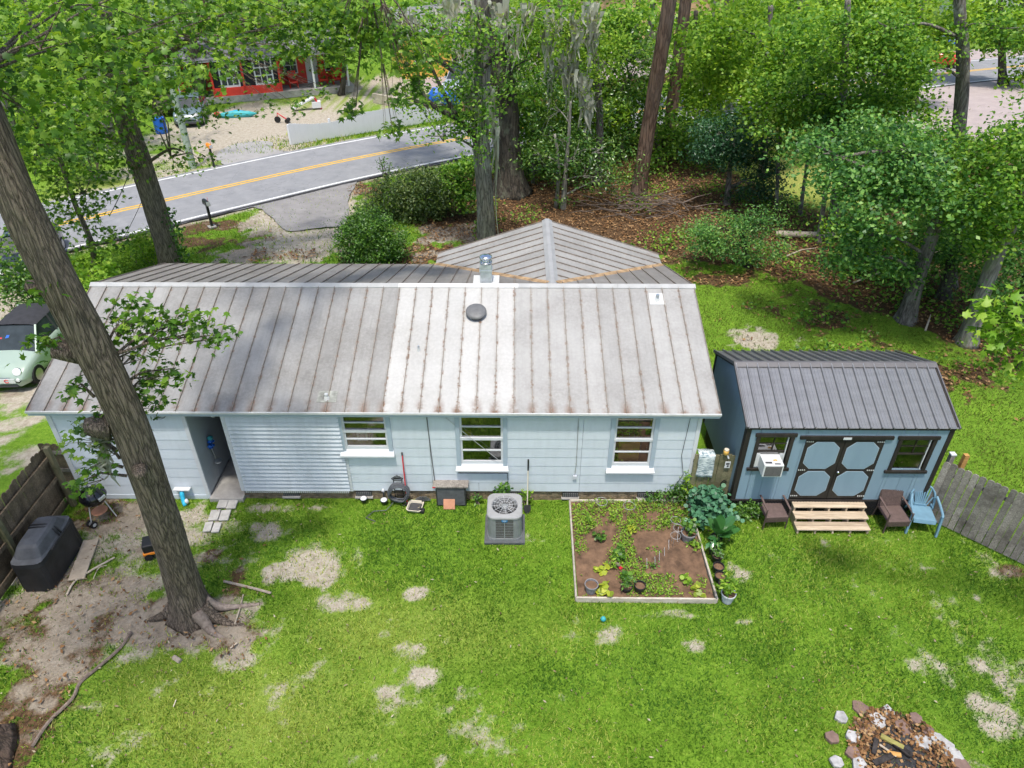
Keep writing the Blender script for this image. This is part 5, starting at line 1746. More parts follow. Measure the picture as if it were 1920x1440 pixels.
for k, a in enumerate((30, 150, 270)):
    t = R(a)
    MB().tube([(.19 * math.cos(t), .19 * math.sin(t), .57), (.31 * math.cos(t), .31 * math.sin(t), .02 if k != 2 else .08)], .014, 7).build('leg', MAT['metal_light'], kg)
for sx in (-.13, .13):
    w_ = MB(Matrix.Translation((sx * .5, -.30, .085)) @ Matrix.Rotation(R(90), 4, 'Y')).lathe([(.085, -.02), (.085, .02)], (0, 0, 0), 16).build('wheel', MAT['tyre'], kg)
    MB(Matrix.Translation((sx * .5, -.30, .085)) @ Matrix.Rotation(R(90), 4, 'Y')).lathe([(.045, -.024), (.045, .024)], (0, 0, 0), 12).build('hub', MAT['metal_light'], w_)
MB().lathe([(.02, .23), (.16, .24), (.18, .26), (.165, .262), (.02, .25)], (.0, 0, 0), 22).build('ash_tray', MAT['terracotta'], kg)
gc = thing('covered_gas_grill', 'large gas grill under a faded black fabric cover by the left fence', 'grill', (-10.32, -2.15, 0), R(3))
# draped cover: broad hood, sloping shoulders, skirt with folds, long axis along y
sec = [(-.62, .0), (-.60, .52), (-.56, .80), (-.38, 1.02), (-.34, 1.05), (.34, 1.05), (.38, 1.02), (.56, .80), (.60, .52), (.62, 0)]
def cover_ring(z, hx, hy, r, amp):
    o = []
    for k in range(48):
        t = 2 * math.pi * k / 48
        c_, s_ = math.cos(t), math.sin(t)
        e = .32
        x = hx * math.copysign(abs(c_) ** e, c_)
        y = hy * math.copysign(abs(s_) ** e, s_)
        f = 1 + amp * math.sin(k * 1.9 + z * 3) + amp * .7 * math.sin(k * .9 + 1)
        o.append((x * f, y * f, z + amp * .3 * math.sin(k * 2.3)))
    return o
rings = [cover_ring(.02, .36, .74, 0, .022), cover_ring(.25, .35, .725, 0, .026), cover_ring(.5, .35, .72, 0, .022), cover_ring(.72, .36, .735, 0, .014), cover_ring(.82, .345, .72, 0, .008), cover_ring(.86, .31, .60, 0, .012), cover_ring(1.04, .24, .47, 0, .008), cover_ring(1.09, .19, .41, 0, .006), cover_ring(1.10, .09, .25, 0, .004)]
m = MB()
for i, (ra, rb) in enumerate(zip(rings[:-1], rings[1:])):
    m.mi = 0 if i < 4 else 1
    n = len(ra)
    m.add(ra + rb, [(k, (k + 1) % n, n + (k + 1) % n, n + k) for k in range(n)])
m.mi = 1
m.add(rings[-1], [tuple(range(48))])
m.build('cover', [MAT['cover_black'], MAT['cover_grey']], gc, smooth=True)
m = MB()
for k, yy in enumerate((.08, .16)):
    m.tube([(-.2, yy, 1.10), (.1, yy + .02, 1.11), (.27, yy + .05, .98), (.36, yy + .02, .80)], .022, 6)
m.tube([(.36, -.30, .80), (.37, -.1, .82), (.37, .3, .81), (.36, .6, .80)], .02, 6)
m.build('cover_folds', MAT['cover_black'], gc, smooth=True)
for i, (x, y, a) in enumerate(((-9.66, -2.30, 12), (-9.78, -1.72, 12))):
    o = MB().box(-.17, .17, -.29, .29, 0, .045).build('paving_slab', MAT['paver_tan'], None, loc=(x, y, .01), bevel=.008)
    o.rotation_euler = (R(1), 0, R(a))
    tag(o, ('tan slab at the front corner of the covered grill', 'tan slab at the rear beside the covered grill')[i], 'paving slab', 'tan slabs by the covered grill')
for i, (x, y, a, sx, sy) in enumerate(((-7.20, -.18, 4, .115, .19), (-6.96, -.20, 4, .115, .19), (-7.26, -.62, 6, .115, .17), (-7.01, -.62, 6, .115, .17), (-7.28, -1.00, 6, .09, .15), (-7.07, -1.02, 5, .09, .15))):
    o = MB().box(-sx, sx, -sy, sy, 0, .045).build('stepping_stone', MAT['paver_grey'], None, loc=(x, y, .012), bevel=.008)
    o.rotation_euler = (R(1), R(-1), R(a))
    tag(o, ('left slab of the pair touching the passage floor', 'right slab of the pair touching the passage floor', 'left slab of the middle pair in front of the passage', 'right slab of the middle pair in front of the passage', 'left slab of the pair farthest from the passage', 'right slab of the pair farthest from the passage')[i], 'stepping stone', 'slabs leading to the passage')

# ------------------------------------------------------------------ raised garden bed
gb_ = thing('garden_bed', 'timber-edged square vegetable bed with brown soil beside the heat pump', 'garden bed', (2.78, -1.55, 0))
BA, BB, BC, BD = (1.33, -.12), (1.29, -3.05), (4.27, -3.07), (4.24, -.10)
for n_, a, b in (('edging_board', BA, BB), ('edging_board', BB, BC), ('edging_board', BC, BD), ('edging_board', BD, BA)):
    MB().beam((*a, .05), (*b, .05), .04, .14).build(n_, MAT['wood_bed'], gb_, world=True)
n = 40
sx = np.linspace(1.34, 4.22, n)
sy = np.linspace(-3.02, -.13, n)
SX, SY = np.meshgrid(sx, sy)
SZ = .07 + (fbm(SX * 2.2, SY * 2.2) - .5) * .09 + (fbm(SX * 9, SY * 9, 2) - .5) * .05
ii = (np.arange(n - 1)[:, None] * n + np.arange(n - 1)[None]).ravel()
mesh_np('soil', np.stack([SX.ravel(), SY.ravel(), SZ.ravel()], 1), np.stack([ii, ii + 1, ii + n + 1, ii + n], 1), MAT['soil'], gb_, smooth=True, world=True)
def weed_patch(name, label, P0, r, n, h, size, mat, tmpl='oval', cat='plant', group=None, stems=6):
    """a low plant: stems and leaves"""
    t = thing(name, label, cat, (P0[0], P0[1], P0[2] if len(P0) > 2 else 0.05), 0, group)
    z0 = t.location.z
    m = MB()
    tips = []
    for k in range(stems):
        a = random.uniform(0, 6.28)
        rr = r * random.uniform(.3, 1)
        e = Vector((rr * math.cos(a), rr * math.sin(a), h * random.uniform(.5, 1)))
        m.tube([(0, 0, 0), (e.x * .35, e.y * .35, e.z * .6), tuple(e)], [.006, .005, .003], 4)
        tips.append(e)
    m.build('stem', MAT['leaf_bush'], t)
    P = []
    for k in range(n):
        e = random.choice(tips) * random.uniform(.35, 1.05)
        P.append((e.x + random.gauss(0, .03), e.y + random.gauss(0, .03), max(.01, e.z + random.gauss(0, .02))))
    V, F = leaf_cloud(np.array(P), size, tmpl, 1.0)
    mesh_np('foliage', V, F, MAT[mat], t, kind='stuff')
    return t
# ground-cover weeds all over the bed (nobody could count them)
P = []
for k in range(11000):
    x, y = random.uniform(1.38, 4.18), random.uniform(-2.98, -.15)
    v = float(fbm(np.array([x * 1.5 + 3]), np.array([y * 1.5]))[0])
    v2 = v + (.16 if y > -.95 else 0) + (.10 if x < 2.6 and y > -2.0 else 0) - (.16 if (x > 2.7 and -2.4 < y < -1.1) else 0)
    if v2 > .525 + random.uniform(-.05, .07):
        P.append((x, y, .08 + random.uniform(0, .06) + .3 * max(0, v2 - .6)))
o = foliage_obj('bed_weeds', np.array(P), .06, 'oval', 'leaf_bright', gb_, 1.1)
vp = lambda px, py: tuple(G(px, py, .08))
for px, py, r, h, n_, s, mt, tp, lab in (
    (1150, 975, .22, .35, 90, .07, 'leaf_bright', 'oval', 'bushy light green plant in the wire ring at the back of the bed'),
    (1108, 985, .2, .25, 70, .07, 'leaf_bright', 'oval', 'pale feathery plant at the back left of the bed'),
    (1160, 1045, .25, .2, 60, .09, 'leaf_bush', 'round', 'dark green leafy plant in the middle left of the bed'),
    (1125, 1010, .2, .2, 50, .08, 'leaf_bush', 'round', 'dark green sprawling plant near the left edge of the bed'),
    (1150, 1058, .2, .18, 50, .09, 'leaf_bright', 'oval', 'bright yellow-green plant near the middle of the bed'),
    (1132, 1112, .2, .2, 22, .15, 'leaf_yellow', 'round', 'yellow-leaved squash plant spilling over the front left board'),
    (1128, 1072, .14, .15, 18, .12, 'leaf_yellow', 'round', 'small yellowing squash seedling left of the middle'),
    (1172, 1085, .14, .14, 20, .12, 'leaf_bush', 'round', 'green squash seedling just behind the two black pots'),
    (1305, 1112, .24, .12, 16, .13, 'leaf_yellow', 'round', 'yellow squash leaves at the front right of the bed'),
    (1282, 1085, .14, .12, 12, .11, 'leaf_bright', 'round', 'light green seedling at the right front of the bed'),
    (1180, 990, .2, .16, 60, .07, 'leaf_bright', 'oval', 'yellow-green plant at the back centre of the bed'),
    (1185, 1000, .15, .16, 36, .1, 'leaf_yellow', 'oval', 'bright yellow-green weed behind the bare centre of the bed'),
    (1248, 985, .24, .16, 60, .07, 'leaf_bright', 'oval', 'low yellow-green weeds at the back right of the bed'),
    (1310, 1030, .16, .16, 40, .08, 'leaf_bright', 'oval', 'pale weed against the right edging board'),
    (1295, 1020, .14, .14, 36, .08, 'leaf_bright', 'oval', 'small pale weed by the empty wire rings'),
    (1225, 1065, .12, .12, 30, .07, 'leaf_bush', 'oval', 'small green seedling among the white stakes')):
    weed_patch('vegetable_plant', lab, vp(px, py), r, n_, h, s, mt, tp, 'plant', 'plants growing in the garden bed')
# pots
def pot(label, loc, r, h, mat, group, rimh=.03):
    t = thing('flower_pot', label, 'pot', loc, random.uniform(0, 6), group)
    MB().lathe([(r * .72, 0), (r * .96, h - rimh), (r * 1.06, h - rimh), (r * 1.06, h), (r * .95, h), (r * .92, h - .05)], (0, 0, 0), 18, cap=False).build('pot', MAT[mat], t, smooth=False)
    MB().lathe([(r * .93, h - .05), (.004, h - .04)], (0, 0, 0), 18, cap=False).build('potting_soil', MAT['soil'], t)
    return t
g1 = 'pots standing in the garden bed'
pot('grey plastic pot at the front left corner of the bed', (1.62, -2.86, .06), .14, .26, 'pot_grey', g1)
pot('black pot with soil at the front of the bed, right of its twin', (2.66, -2.83, .06), .12, .20, 'black_plastic', g1)
q = pot('black pot holding leggy green seedlings at the front of the bed', (2.38, -2.82, .06), .12, .16, 'black_plastic', g1)
weed_patch('potted_seedling', 'leggy green seedlings rising from a black pot in the bed', (2.36, -2.80, .20), .16, 60, .28, .08, 'leaf_bush', 'oval', 'plant')
pot('dark grey pot at the back right corner of the bed', (3.98, -1.36, .07), .17, .26, 'pot_grey', g1)
weed_patch('potted_plant', 'dark leafy plant growing in the pot at the back right corner', (3.98, -1.36, .30), .24, 70, .40, .10, 'leaf_bush', 'round', 'plant')
g2 = 'row of black nursery pots beside the bed'
rowp = [((4.60, -1.45), .13, .26, 'black nursery pot under the large paddle-shaped leaves'), ((4.50, -1.70), .12, .24, 'second black nursery pot, behind the drooping seedling'), ((4.52, -1.95), .12, .22, 'third black nursery pot with a sprawling seedling'),
        ((4.48, -2.24), .12, .20, 'fourth black nursery pot with bare brown soil'), ((4.46, -2.50), .12, .20, 'fifth black nursery pot with bare soil next to the white pot'), ((4.48, -2.74), .12, .22, 'last black nursery pot half hidden by the bushy white pot')]
for p, r, h, lab in rowp:
    pot(lab, (*p, 0), r, h, 'black_plastic', g2)
pot('white pot with a bushy light green plant at the bed corner', (4.50, -3.02, 0), .15, .26, 'pot_pale', 'white pot')
weed_patch('bushy_potted_plant', 'light green bushy plant filling the white pot', (4.52, -2.98, .22), .32, 190, .48, .10, 'leaf_bright', 'oval', 'plant', stems=14)
weed_patch('drooping_seedling', 'green drooping seedling in the third nursery pot', (4.52, -1.95, .2), .18, 40, .2, .11, 'leaf_bush', 'oval', 'plant')
weed_patch('broad_seedling', 'broad-leaved seedling in the second nursery pot', (4.52, -1.70, .22), .2, 16, .3, .2, 'leaf_big', 'oval', 'plant')
bp_ = thing('paddle_leaf_plant', 'dark green plant with large upright paddle-shaped leaves', 'plant', (4.62, -1.42, .22))
for k, (a, L, tl_) in enumerate(((200, .55, .25), (250, .5, .45), (320, .62, .5), (20, .6, .55), (80, .5, .2), (150, .45, .5), (350, .5, .8), (290, .45, .7))):
    t = R(a)
    d = Vector((math.cos(t) * math.sin(tl_), math.sin(t) * math.sin(tl_), math.cos(tl_)))
    sd = d.cross(Vector((0, 0, 1))).normalized()
    nrm = sd.cross(d)
    m = MB()
    base = d * .18
    m.tube([(0, 0, 0), tuple(base)], .01, 5)
    vs = []
    N = 7
    for i in range(N + 1):
        u = i / N
        wv_ = .13 * math.sin(math.pi * min(1, u * .93 + .05)) ** .8
        c_ = base + d * (L * u) - nrm * 0 + Vector((0, 0, -.22 * u * u * L * math.sin(tl_) * 2))
        vs += [c_ - sd * wv_ + nrm * .03, c_, c_ + sd * wv_ + nrm * .03]
    m.add(vs, [f for i in range(N) for f in ((3 * i, 3 * i + 1, 3 * i + 4, 3 * i + 3), (3 * i + 1, 3 * i + 2, 3 * i + 5, 3 * i + 4))])
    m.build('leaf', MAT['leaf_big'], bp_, smooth=True)
hy = thing('grey_green_shrub', 'blue-green leafy shrub in front of the short fence', 'shrub', (4.55, -.55, 0))
Pc, _ = clump_points([(0, 0, .62, .38, .28, .28), (.3, -.2, .42, .3, .25, .2), (-.15, -.25, .35, .3, .25, .22)], 60, 14, .07)
V, F = leaf_cloud(Pc, .11, 'round', .9)
mesh_np('foliage', V, F, MAT['leaf_blue'], hy, kind='stuff')
m = MB()
for k in range(8):
    m.tube([(0, 0, 0), (random.uniform(-.1, .1), random.uniform(-.15, .1), .3), (random.uniform(-.35, .45), random.uniform(-.3, .2), .6)], [.012, .01, .005], 5)
m.build('stem', MAT['wood_dead'], hy)
# wire rings and stakes in the bed
for i, (px, py) in enumerate(((1267, 975), (1272, 990), (1267, 1004), (1128, 940), (1180, 948))):
    c_ = G(px, py, .35)
    t = thing('wire_ring', ('top loop of the fallen wire plant cage', 'middle loop of the fallen wire plant cage', 'bottom loop of the fallen wire plant cage', 'wire loop standing round the bushy plant at the back', 'wire loop behind the bed at the middle')[i], 'wire cage', (c_.x, c_.y, .05), 0, 'wire plant hoops in the bed')
    rr = .115 if i < 3 else .14
    MB().tube([(rr * math.cos(u), rr * math.sin(u), .30) for u in np.linspace(0, 6.2832, 21)], .005, 4, False).build('hoop', MAT['steel_wire'], t)
    for a in (0, 2.1, 4.2):
        MB().tube([(rr * math.cos(a), rr * math.sin(a), .30), (rr * .8 * math.cos(a), rr * .8 * math.sin(a), 0)], .004, 4).build('leg', MAT['steel_wire'], t)
for i, (px, py, h) in enumerate(((1236, 1055, .35), (1246, 1042, .25), (1228, 1062, .3), (1213, 1065, .3), (1254, 1030, .3), (1270, 1015, .45))):
    c_ = G(px, py, .08)
    o = MB().tube([(0, 0, 0), (-.03, .02, h)], .006, 5).build('garden_stake', MAT['white_plastic'], None, loc=(c_.x, c_.y, .07))
    tag(o, ('tall thin white stake in the middle of the bed', 'shorter white stake right of the tall one', 'white stake left of the tall middle one', 'leftmost thin white stake in the bed', 'thin white stake nearest the wire hoops', 'tall pale stake standing right by the wire hoops')[i], 'stake', 'white stakes in the garden bed')
gl_ = thing('garden_glove', 'red and brown garden glove lying in the bed', 'glove', (2.28, -2.16, .10), R(-50))
MB().tube([(-.10, 0, 0), (.0, .0, .02), (.06, 0, .02)], [.04, .045, .03], 8).build('palm', MAT['wood_dead'], gl_, smooth=True)
for k in range(4):
    MB().tube([(.05, -.03 + .02 * k, .02), (.12, -.045 + .03 * k, .0)], .012, 5).build('finger', MAT['red_paint'], gl_)
bl_ = thing('blue_ball', 'small turquoise ball on the lawn in front of the bed', 'ball', (1.82, -3.54, .05))
MB().lathe([(.004, -.06), (.035, -.05), (.06, 0), (.035, .05), (.004, .06)], (0, 0, 0), 16).build('shell', MAT['teal_plastic'], bl_, smooth=True)

# plants along the wall and shed
def bush(name, label, loc, blobs_, ncl, per, spread, size, mat, tmpl='oval', cat='bush', group=None, stems=6, sr=.015):
    t = thing(name, label, cat, loc, 0, group)
    P, C = clump_points(blobs_, ncl, per, spread)
    P[:, 2] = np.maximum(P[:, 2], .02)
    V, F = leaf_cloud(P, size, tmpl, .8)
    mesh_np('foliage', V, F, MAT[mat], t, kind='stuff')
    m = MB()
    for k in range(stems):
        e = Vector(C[random.randrange(len(C))])
        m.tube([(random.gauss(0, .05), random.gauss(0, .05), 0), (e.x * .5, e.y * .5, e.z * .45), tuple(e)], [sr, sr * .8, sr * .4], 5)
    m.build('stem', MAT['wood_dead'], t)
    return t
bush('pokeweed_plant', 'tall bright green weed growing behind the heat pump', (-.30, -.22, 0), [(0, 0, .45, .22, .14, .35)], 16, 10, .06, .14, 'leaf_bush', stems=5, cat='plant')
bush('pokeweed_plant', 'leafy weed behind the white shovel shaft', (.20, -.18, 0), [(0, 0, .25, .2, .12, .2)], 12, 9, .05, .11, 'leaf_bright', stems=4, cat='plant')
bush('pokeweed_plant', 'thin weed between the hatch and the heat pump', (-.95, -.15, 0), [(0, 0, .35, .08, .08, .25)], 6, 8, .04, .10, 'leaf_bush', stems=3, cat='plant')
bush('wall_weeds', 'green weeds climbing the house wall behind the garden bed', (3.55, -.1, 0), [(0, 0, .25, .35, .12, .2), (.4, 0, .35, .22, .12, .3)], 40, 10, .06, .10, 'leaf_bush', cat='plant')
bush('vine', 'thin vine climbing the house corner by the towel', (4.15, -.1, 0), [(0, -.02, .6, .10, .08, .55)], 24, 7, .05, .10, 'leaf_bright', cat='plant')
bush('ground_ivy', 'dark green ivy covering the lattice below the shed window', (5.55, -.60, 0), [(0, .02, .26, .42, .10, .22)], 60, 12, .06, .09, 'leaf_bush', cat='plant')
bush('wall_weeds', 'low yellow-green weeds between the bed and the shed', (4.95, -.75, 0), [(0, 0, .1, .3, .3, .1)], 26, 10, .06, .08, 'leaf_bright', cat='plant')

# ------------------------------------------------------------------ fire pit
fp = thing('fire_pit', 'ring of grey and brown stones round a leaf-filled fire pit', 'fire pit', (6.75, -6.2, 0))
stones = [(5.95, -5.62, 0), (6.38, -5.42, 1), (6.87, -5.49, 0), (6.59, -5.68, 0), (7.29, -5.65, 1), (6.32, -5.81, 1), (6.02, -5.99, 0), (5.66, -6.01, 1), (5.91, -6.28, 1), (5.57, -6.43, 0), (7.21, -6.06, 0), (7.5, -6.02, 0), (7.61, -6.13, 0), (7.66, -6.29, 0), (7.7, -6.47, 1), (5.93, -6.5, 0), (7.0, -5.81, 1), (7.42, -5.89, 1), (5.75, -6.75, 1), (6.1, -6.95, 0), (7.6, -6.75, 0), (7.35, -6.95, 1), (6.6, -7.1, 0), (7.0, -7.1, 1)]
for x, y, k in stones:
    poly = []
    N = random.choice((5, 6, 6))
    r0 = random.uniform(.125, .185)
    for i in range(N):
        t = 2 * math.pi * i / N + random.uniform(-.25, .25)
        poly.append((r0 * random.uniform(.8, 1.15) * math.cos(t), r0 * random.uniform(.8, 1.1) * math.sin(t)))
    o = MB().prism(poly, random.uniform(.05, .10)).build('stone', MAT['stone_brown' if k else 'stone_grey'], fp, bevel=.012)
    o.location = (x - 6.75, y + 6.2, -.02)
    o.rotation_euler = (random.uniform(-.12, .12), random.uniform(-.12, .12), random.uniform(0, 6))
MB().lathe([(.86, -.015), (.5, .03), (.004, .05)], (0, -.1, 0), 28, cap=False).build('ash_bed', MAT['ash'], fp)
n = 1500
t = RNG.uniform(0, 6.283, n)
r = np.sqrt(RNG.random(n)) * .85
P = np.stack([r * np.cos(t), -.1 + r * np.sin(t), .04 + RNG.uniform(0, .05, n)], 1)
keep = (np.hypot(P[:, 0] + .05, P[:, 1] + .15) > .3) | (RNG.random(n) < .25)
V, F = leaf_cloud(P[keep], .075, 'kite', 1.6)
lm = bpy.data.materials['litter_leaf']
mesh_np('dead_leaves', V, F, lm, fp, kind='stuff')
for (px, py, L, a, mt, rad) in ((1672, 1392, .38, -38, 'wood_mossy', .045), (1676, 1415, .22, -15, 'wood_orange', .04), (1664, 1408, .3, -48, 'wood_pale', .02), (1690, 1405, .35, -50, 'wood_charred', .05), (1655, 1425, .4, 20, 'wood_charred', .05), (1640, 1400, .3, 60, 'wood_charred', .04)):
    c_ = G(px, py, .08) - Vector((6.75, -6.2, 0))
    d = Vector((math.cos(R(a)), math.sin(R(a)), 0)) * L / 2
    MB().beam((c_.x - d.x, c_.y - d.y, .09), (c_.x + d.x, c_.y + d.y, .11), rad * 2, rad * 1.2).build('log', MAT[mt], fp, bevel=.01)

# sticks, roots and bits on the lawn
def stick(label, pts, rad, mat='wood_pale', name='fallen_branch', cat='branch', group='sticks on the lawn'):
    P = [G(px, py, .03) for px, py in pts]
    o = MB().tube(smooth_line([tuple(p) for p in P], 4), rad, 6).build(name, MAT[mat])
    return tag(o, label, cat, group)
stick('long pale branch lying in front of the covered grill', [(125, 1115), (140, 1090), (170, 1070), (215, 1045)], .022)
stick('thin twig beside the covered grill slabs', [(175, 1085), (185, 1065), (200, 1060)], .01)
stick('long pale stick right of the big trunk base', [(420, 1090), (455, 1098), (490, 1107), (508, 1112)], .03)
stick('short forked stick right of the big trunk', [(440, 1170), (450, 1140), (456, 1115)], .016)
stick('grey root snaking across the bare soil towards the left', [(245, 1185), (225, 1215), (185, 1250), (150, 1280), (135, 1310), (90, 1355), (60, 1400)], .034, 'wood_brush', 'surface_root', 'root', 'surface roots')
stick('small stick on the lawn below the trunk', [(432, 1215), (445, 1205)], .014)
stick('tiny twig on the pale grass well below the trunk', [(330, 1312), (325, 1325)], .01)
stick('pale chunk of wood on the grass below the trunk', [(326, 1232), (338, 1240)], .05)

# ------------------------------------------------------------------ cars
def car(name, label, cat, loc, rz, paint, roofmat, L=3.6, wd=1.63, hood=.88, belt=.95, roof=1.48, style='hatch', group=None):
    t = thing(name, label, cat, loc, rz, group)
    hw = wd / 2
    if style == 'hatch':
        st = [(0, .70, .40, .30), (.015, .84, .55, .22), (.06, .94, .70, .20), (.13, .985, hood - .10, .20), (.28, 1, hood, .20), (.45, 1, belt, .20), (.75, 1, belt, .20), (.93, .97, belt - .02, .22), (.99, .88, belt - .15, .28), (1, .82, .6, .32)]
        gh = (.27, .45, .80, .97)
    elif style == 'sedan':
        st = [(0, .72, .45, .30), (.015, .86, .60, .22), (.08, .96, hood - .08, .20), (.30, 1, hood, .20), (.5, 1, belt, .20), (.8, 1, belt, .20), (.95, .95, belt - .05, .22), (1, .85, .7, .32)]
        gh = (.28, .42, .72, .90)
    else:
        st = [(0, .80, .60, .40), (.015, .90, .85, .30), (.05, .98, hood - .03, .30), (.28, 1, hood, .30), (.32, 1, belt, .30), (.56, 1, belt, .30), (.57, 1, belt - .02, .30), (.98, 1, belt - .02, .30), (1, .98, .6, .35)]
        gh = (.28, .36, .52, .56)
    m = MB()
    vs, fs = [], []
    K = 13
    for f, w, zt, zb_ in st:
        y = f * L
        prof = [(-.80, zb_), (-.97, zb_ + .06), (-1.0, zb_ + .22), (-1.0, zt * .72 + .08), (-.95, zt - .03), (-.86, zt), (-.4, zt + .025), (0, zt + .03), (.4, zt + .025), (.86, zt), (.95, zt - .03), (1.0, zt * .72 + .08), (1.0, zb_ + .22), (.97, zb_ + .06), (.80, zb_)]
        K = len(prof)
        vs += [(p[0] * hw * w, y, min(p[1], zt + .03)) for p in prof]
    for i in range(len(st) - 1):
        for k in range(K - 1):
            fs.append((i * K + k, i * K + k + 1, (i + 1) * K + k + 1, (i + 1) * K + k))
    fs.append(tuple(range(K - 1, -1, -1)))
    fs.append(tuple((len(st) - 1) * K + k for k in range(K)))
    m.add(vs, fs)
    body = m.build('body', MAT[paint], t, smooth=True)
    g0, g1, g2, g3 = [f * L for f in gh]
    zb_ = belt - .02
    a = hw * .93
    b = hw * .74
    B = [(-a, g0, zb_ - .06), (a, g0, zb_ - .06), (a, g3, zb_), (-a, g3, zb_)]
    T = [(-b, g1, roof - .03), (b, g1, roof - .03), (b, g2, roof - .02), (-b, g2, roof - .02)]
    m = MB()
    m.quad(B[0], B[1], T[1], T[0])
    m.build('windscreen', MAT['car_glass'], t)
    for s_, (p, q) in ((1, (1, 2)), (-1, (3, 0))):
        m = MB().quad(B[p], B[q], T[q], T[p])
        m.build('side_window', MAT['car_glass'], t)
    MB().quad(B[2], B[3], T[3], T[2]).build('rear_window', MAT['car_glass'], t)
    # pillars
    for p, q in zip(B, T):
        MB().beam(p, q, .05, .05).build('pillar', MAT[paint], t)
    midb = [((B[0][0]), (g1 + g2) / 2, zb_), ((T[0][0]), (g1 + g2) / 2, roof - .03)]
    for sx in (-1, 1):
        MB().beam((sx * a, (g1 + g2) / 2, zb_), (sx * b, (g1 + g2) / 2, roof - .03), .06, .05).build('pillar', MAT['ink'], t)
    # roof with crown
    m = MB()
    N = 6
    vs = []
    for i in range(N + 1):
        y = g1 - .04 + (g2 - g1 + .10) * i / N
        e = .045 * math.sin(math.pi * i / N)
        vs += [(-b * 1.02, y, roof - .035), (-b * .75, y, roof + .005 + e), (0, y, roof + .02 + e), (b * .75, y, roof + .005 + e), (b * 1.02, y, roof - .035)]
    m.add(vs, [(5 * i + k, 5 * i + k + 1, 5 * i + k + 6, 5 * i + k + 5) for i in range(N) for k in range(4)])
    m.build('roof', MAT[roofmat], t, smooth=True)
    r = .30 if style != 'pickup' else .37
    for y in (L * .17, L * .80):
        for sx in (-1, 1):
            Mw = Matrix.Translation((sx * (hw - .09), y, r)) @ Matrix.Rotation(R(90), 4, 'Y')
            ty_ = MB(Mw).lathe([(r * .62, -.10), (r * .95, -.10), (r, -.06), (r, .06), (r * .95, .10), (r * .62, .10)], (0, 0, 0), 20).build('wheel', MAT['tyre'], t)
            MB(Mw).lathe([(.02, -.105), (r * .62, -.102), (r * .62, .102), (.02, .105)], (0, 0, 0), 14).build('rim', MAT['rim'], ty_)
    for sx in (-1, 1):
        hx = sx * hw * .66
        hz = hood - .20 if style != 'sedan' else hood - .18
        hy_ = L * .03 + (.04 if style == 'hatch' else .02)
        Mh = Matrix.Translation((hx, hy_, hz)) @ Matrix.Rotation(R(60), 4, 'X') @ Matrix.Rotation(R(sx * 12), 4, 'Y')
        h = MB(Mh).lathe([(.125, -.04), (.125, .02), (.115, .03)], (0, 0, 0), 18, cap=False).build('headlight', MAT['chrome'], t, smooth=True)
        MB(Mh).lathe([(.115, .028), (.07, .045), (.004, .05)], (0, 0, 0), 18, cap=False).build('lens', MAT['lamp_glass'], h, smooth=True)
        Mi = Matrix.Translation((hx * 1.02, .015, .46)) @ Matrix.Rotation(R(90), 4, 'X')
        MB(Mi).lathe([(.06, -.03), (.06, .012), (.01, .02)], (0, 0, 0), 14).build('fog_light', MAT['lamp_glass'], t)
        MB().box(sx * hw * .98, sx * (hw + .14), g0 + .10, g0 + .22, belt - .02, belt + .11).build('mirror', MAT[paint], t, bevel=.02) if sx > 0 else MB().box(-(hw + .14), -hw * .98, g0 + .10, g0 + .22, belt - .02, belt + .11).build('mirror', MAT[paint], t, bevel=.02)
        MB().box(min(sx * hw * .55, sx * hw * .80), max(sx * hw * .55, sx * hw * .80), L - .03, L + .01, .62, .78).build('tail_light', MAT['red_paint'], t)
    MB().box(-hw * .62, hw * .62, -.012, .05, .24, .34).build('grille', MAT['ink'], t)
    MB().box(-hw * .40, hw * .40, -.005, .04, .53, .555).build('front_trim', MAT['chrome'], t)
    return t, L, hw
mc, mL, mhw = car('small_hatchback', 'mint green rounded hatchback with dark fabric roof parked left of the house', 'car', (-15.35, 4.42, 0), R(2), 'paint_mint', 'soft_top')
pl = MB().box(.02, .50, -.045, -.02, .40, .55).build('number_plate', MAT['white_plastic'], mc)
m = MB(Matrix.Translation((.26, -.047, .475)) @ Matrix.Rotation(R(90), 4, 'X'))
m.tube([(.06 * math.cos(u), .05 * math.sin(u), 0) for u in np.linspace(.6, 5.6, 14)], .014, 5)
m.build('plate_emblem', MAT['red_paint'], pl)
MB().box(-.04, .07, -.0455, -.001, .66, .70).build('bonnet_badge', MAT['chrome'], mc)
for k in range(5):
    sd = MB().prism([(0, 0), (.10, .02), (.12, .10), (.04, .12)], .006, Matrix.Translation((-.45 + .2 * k, 1.28 + .02 * k, 1.14 + .02 * (k % 2))) @ Matrix.Rotation(R(40), 4, 'X'))
    sd.build('sunshade_print', MAT[('red_paint', 'blue_paint', 'white_plastic', 'teal_plastic', 'red_paint')[k]], mc)
car('parked_car', 'dark car behind the leaning trunk at the left edge', 'car', (-18.6, 11.2, 0), R(20), 'paint_dark', 'paint_dark', 4.4, 1.75, .95, 1.0, 1.5, 'sedan')
p = G(372, 240)
car('parked_car', 'blue-grey car parked in the sandy yard beside the red house', 'car', (p.x - .6, p.y, 0), R(14), 'paint_greyblue', 'paint_greyblue', 4.4, 1.75, .92, .98, 1.46, 'sedan')
p = G(838, 205)
car('parked_van', 'pale blue van parked beyond the white fence end', 'van', (p.x, p.y + 3, 0), R(-20), 'paint_silver', 'paint_silver', 4.8, 1.9, 1.05, 1.10, 2.0, 'hatch')
p = G(1835, 128)
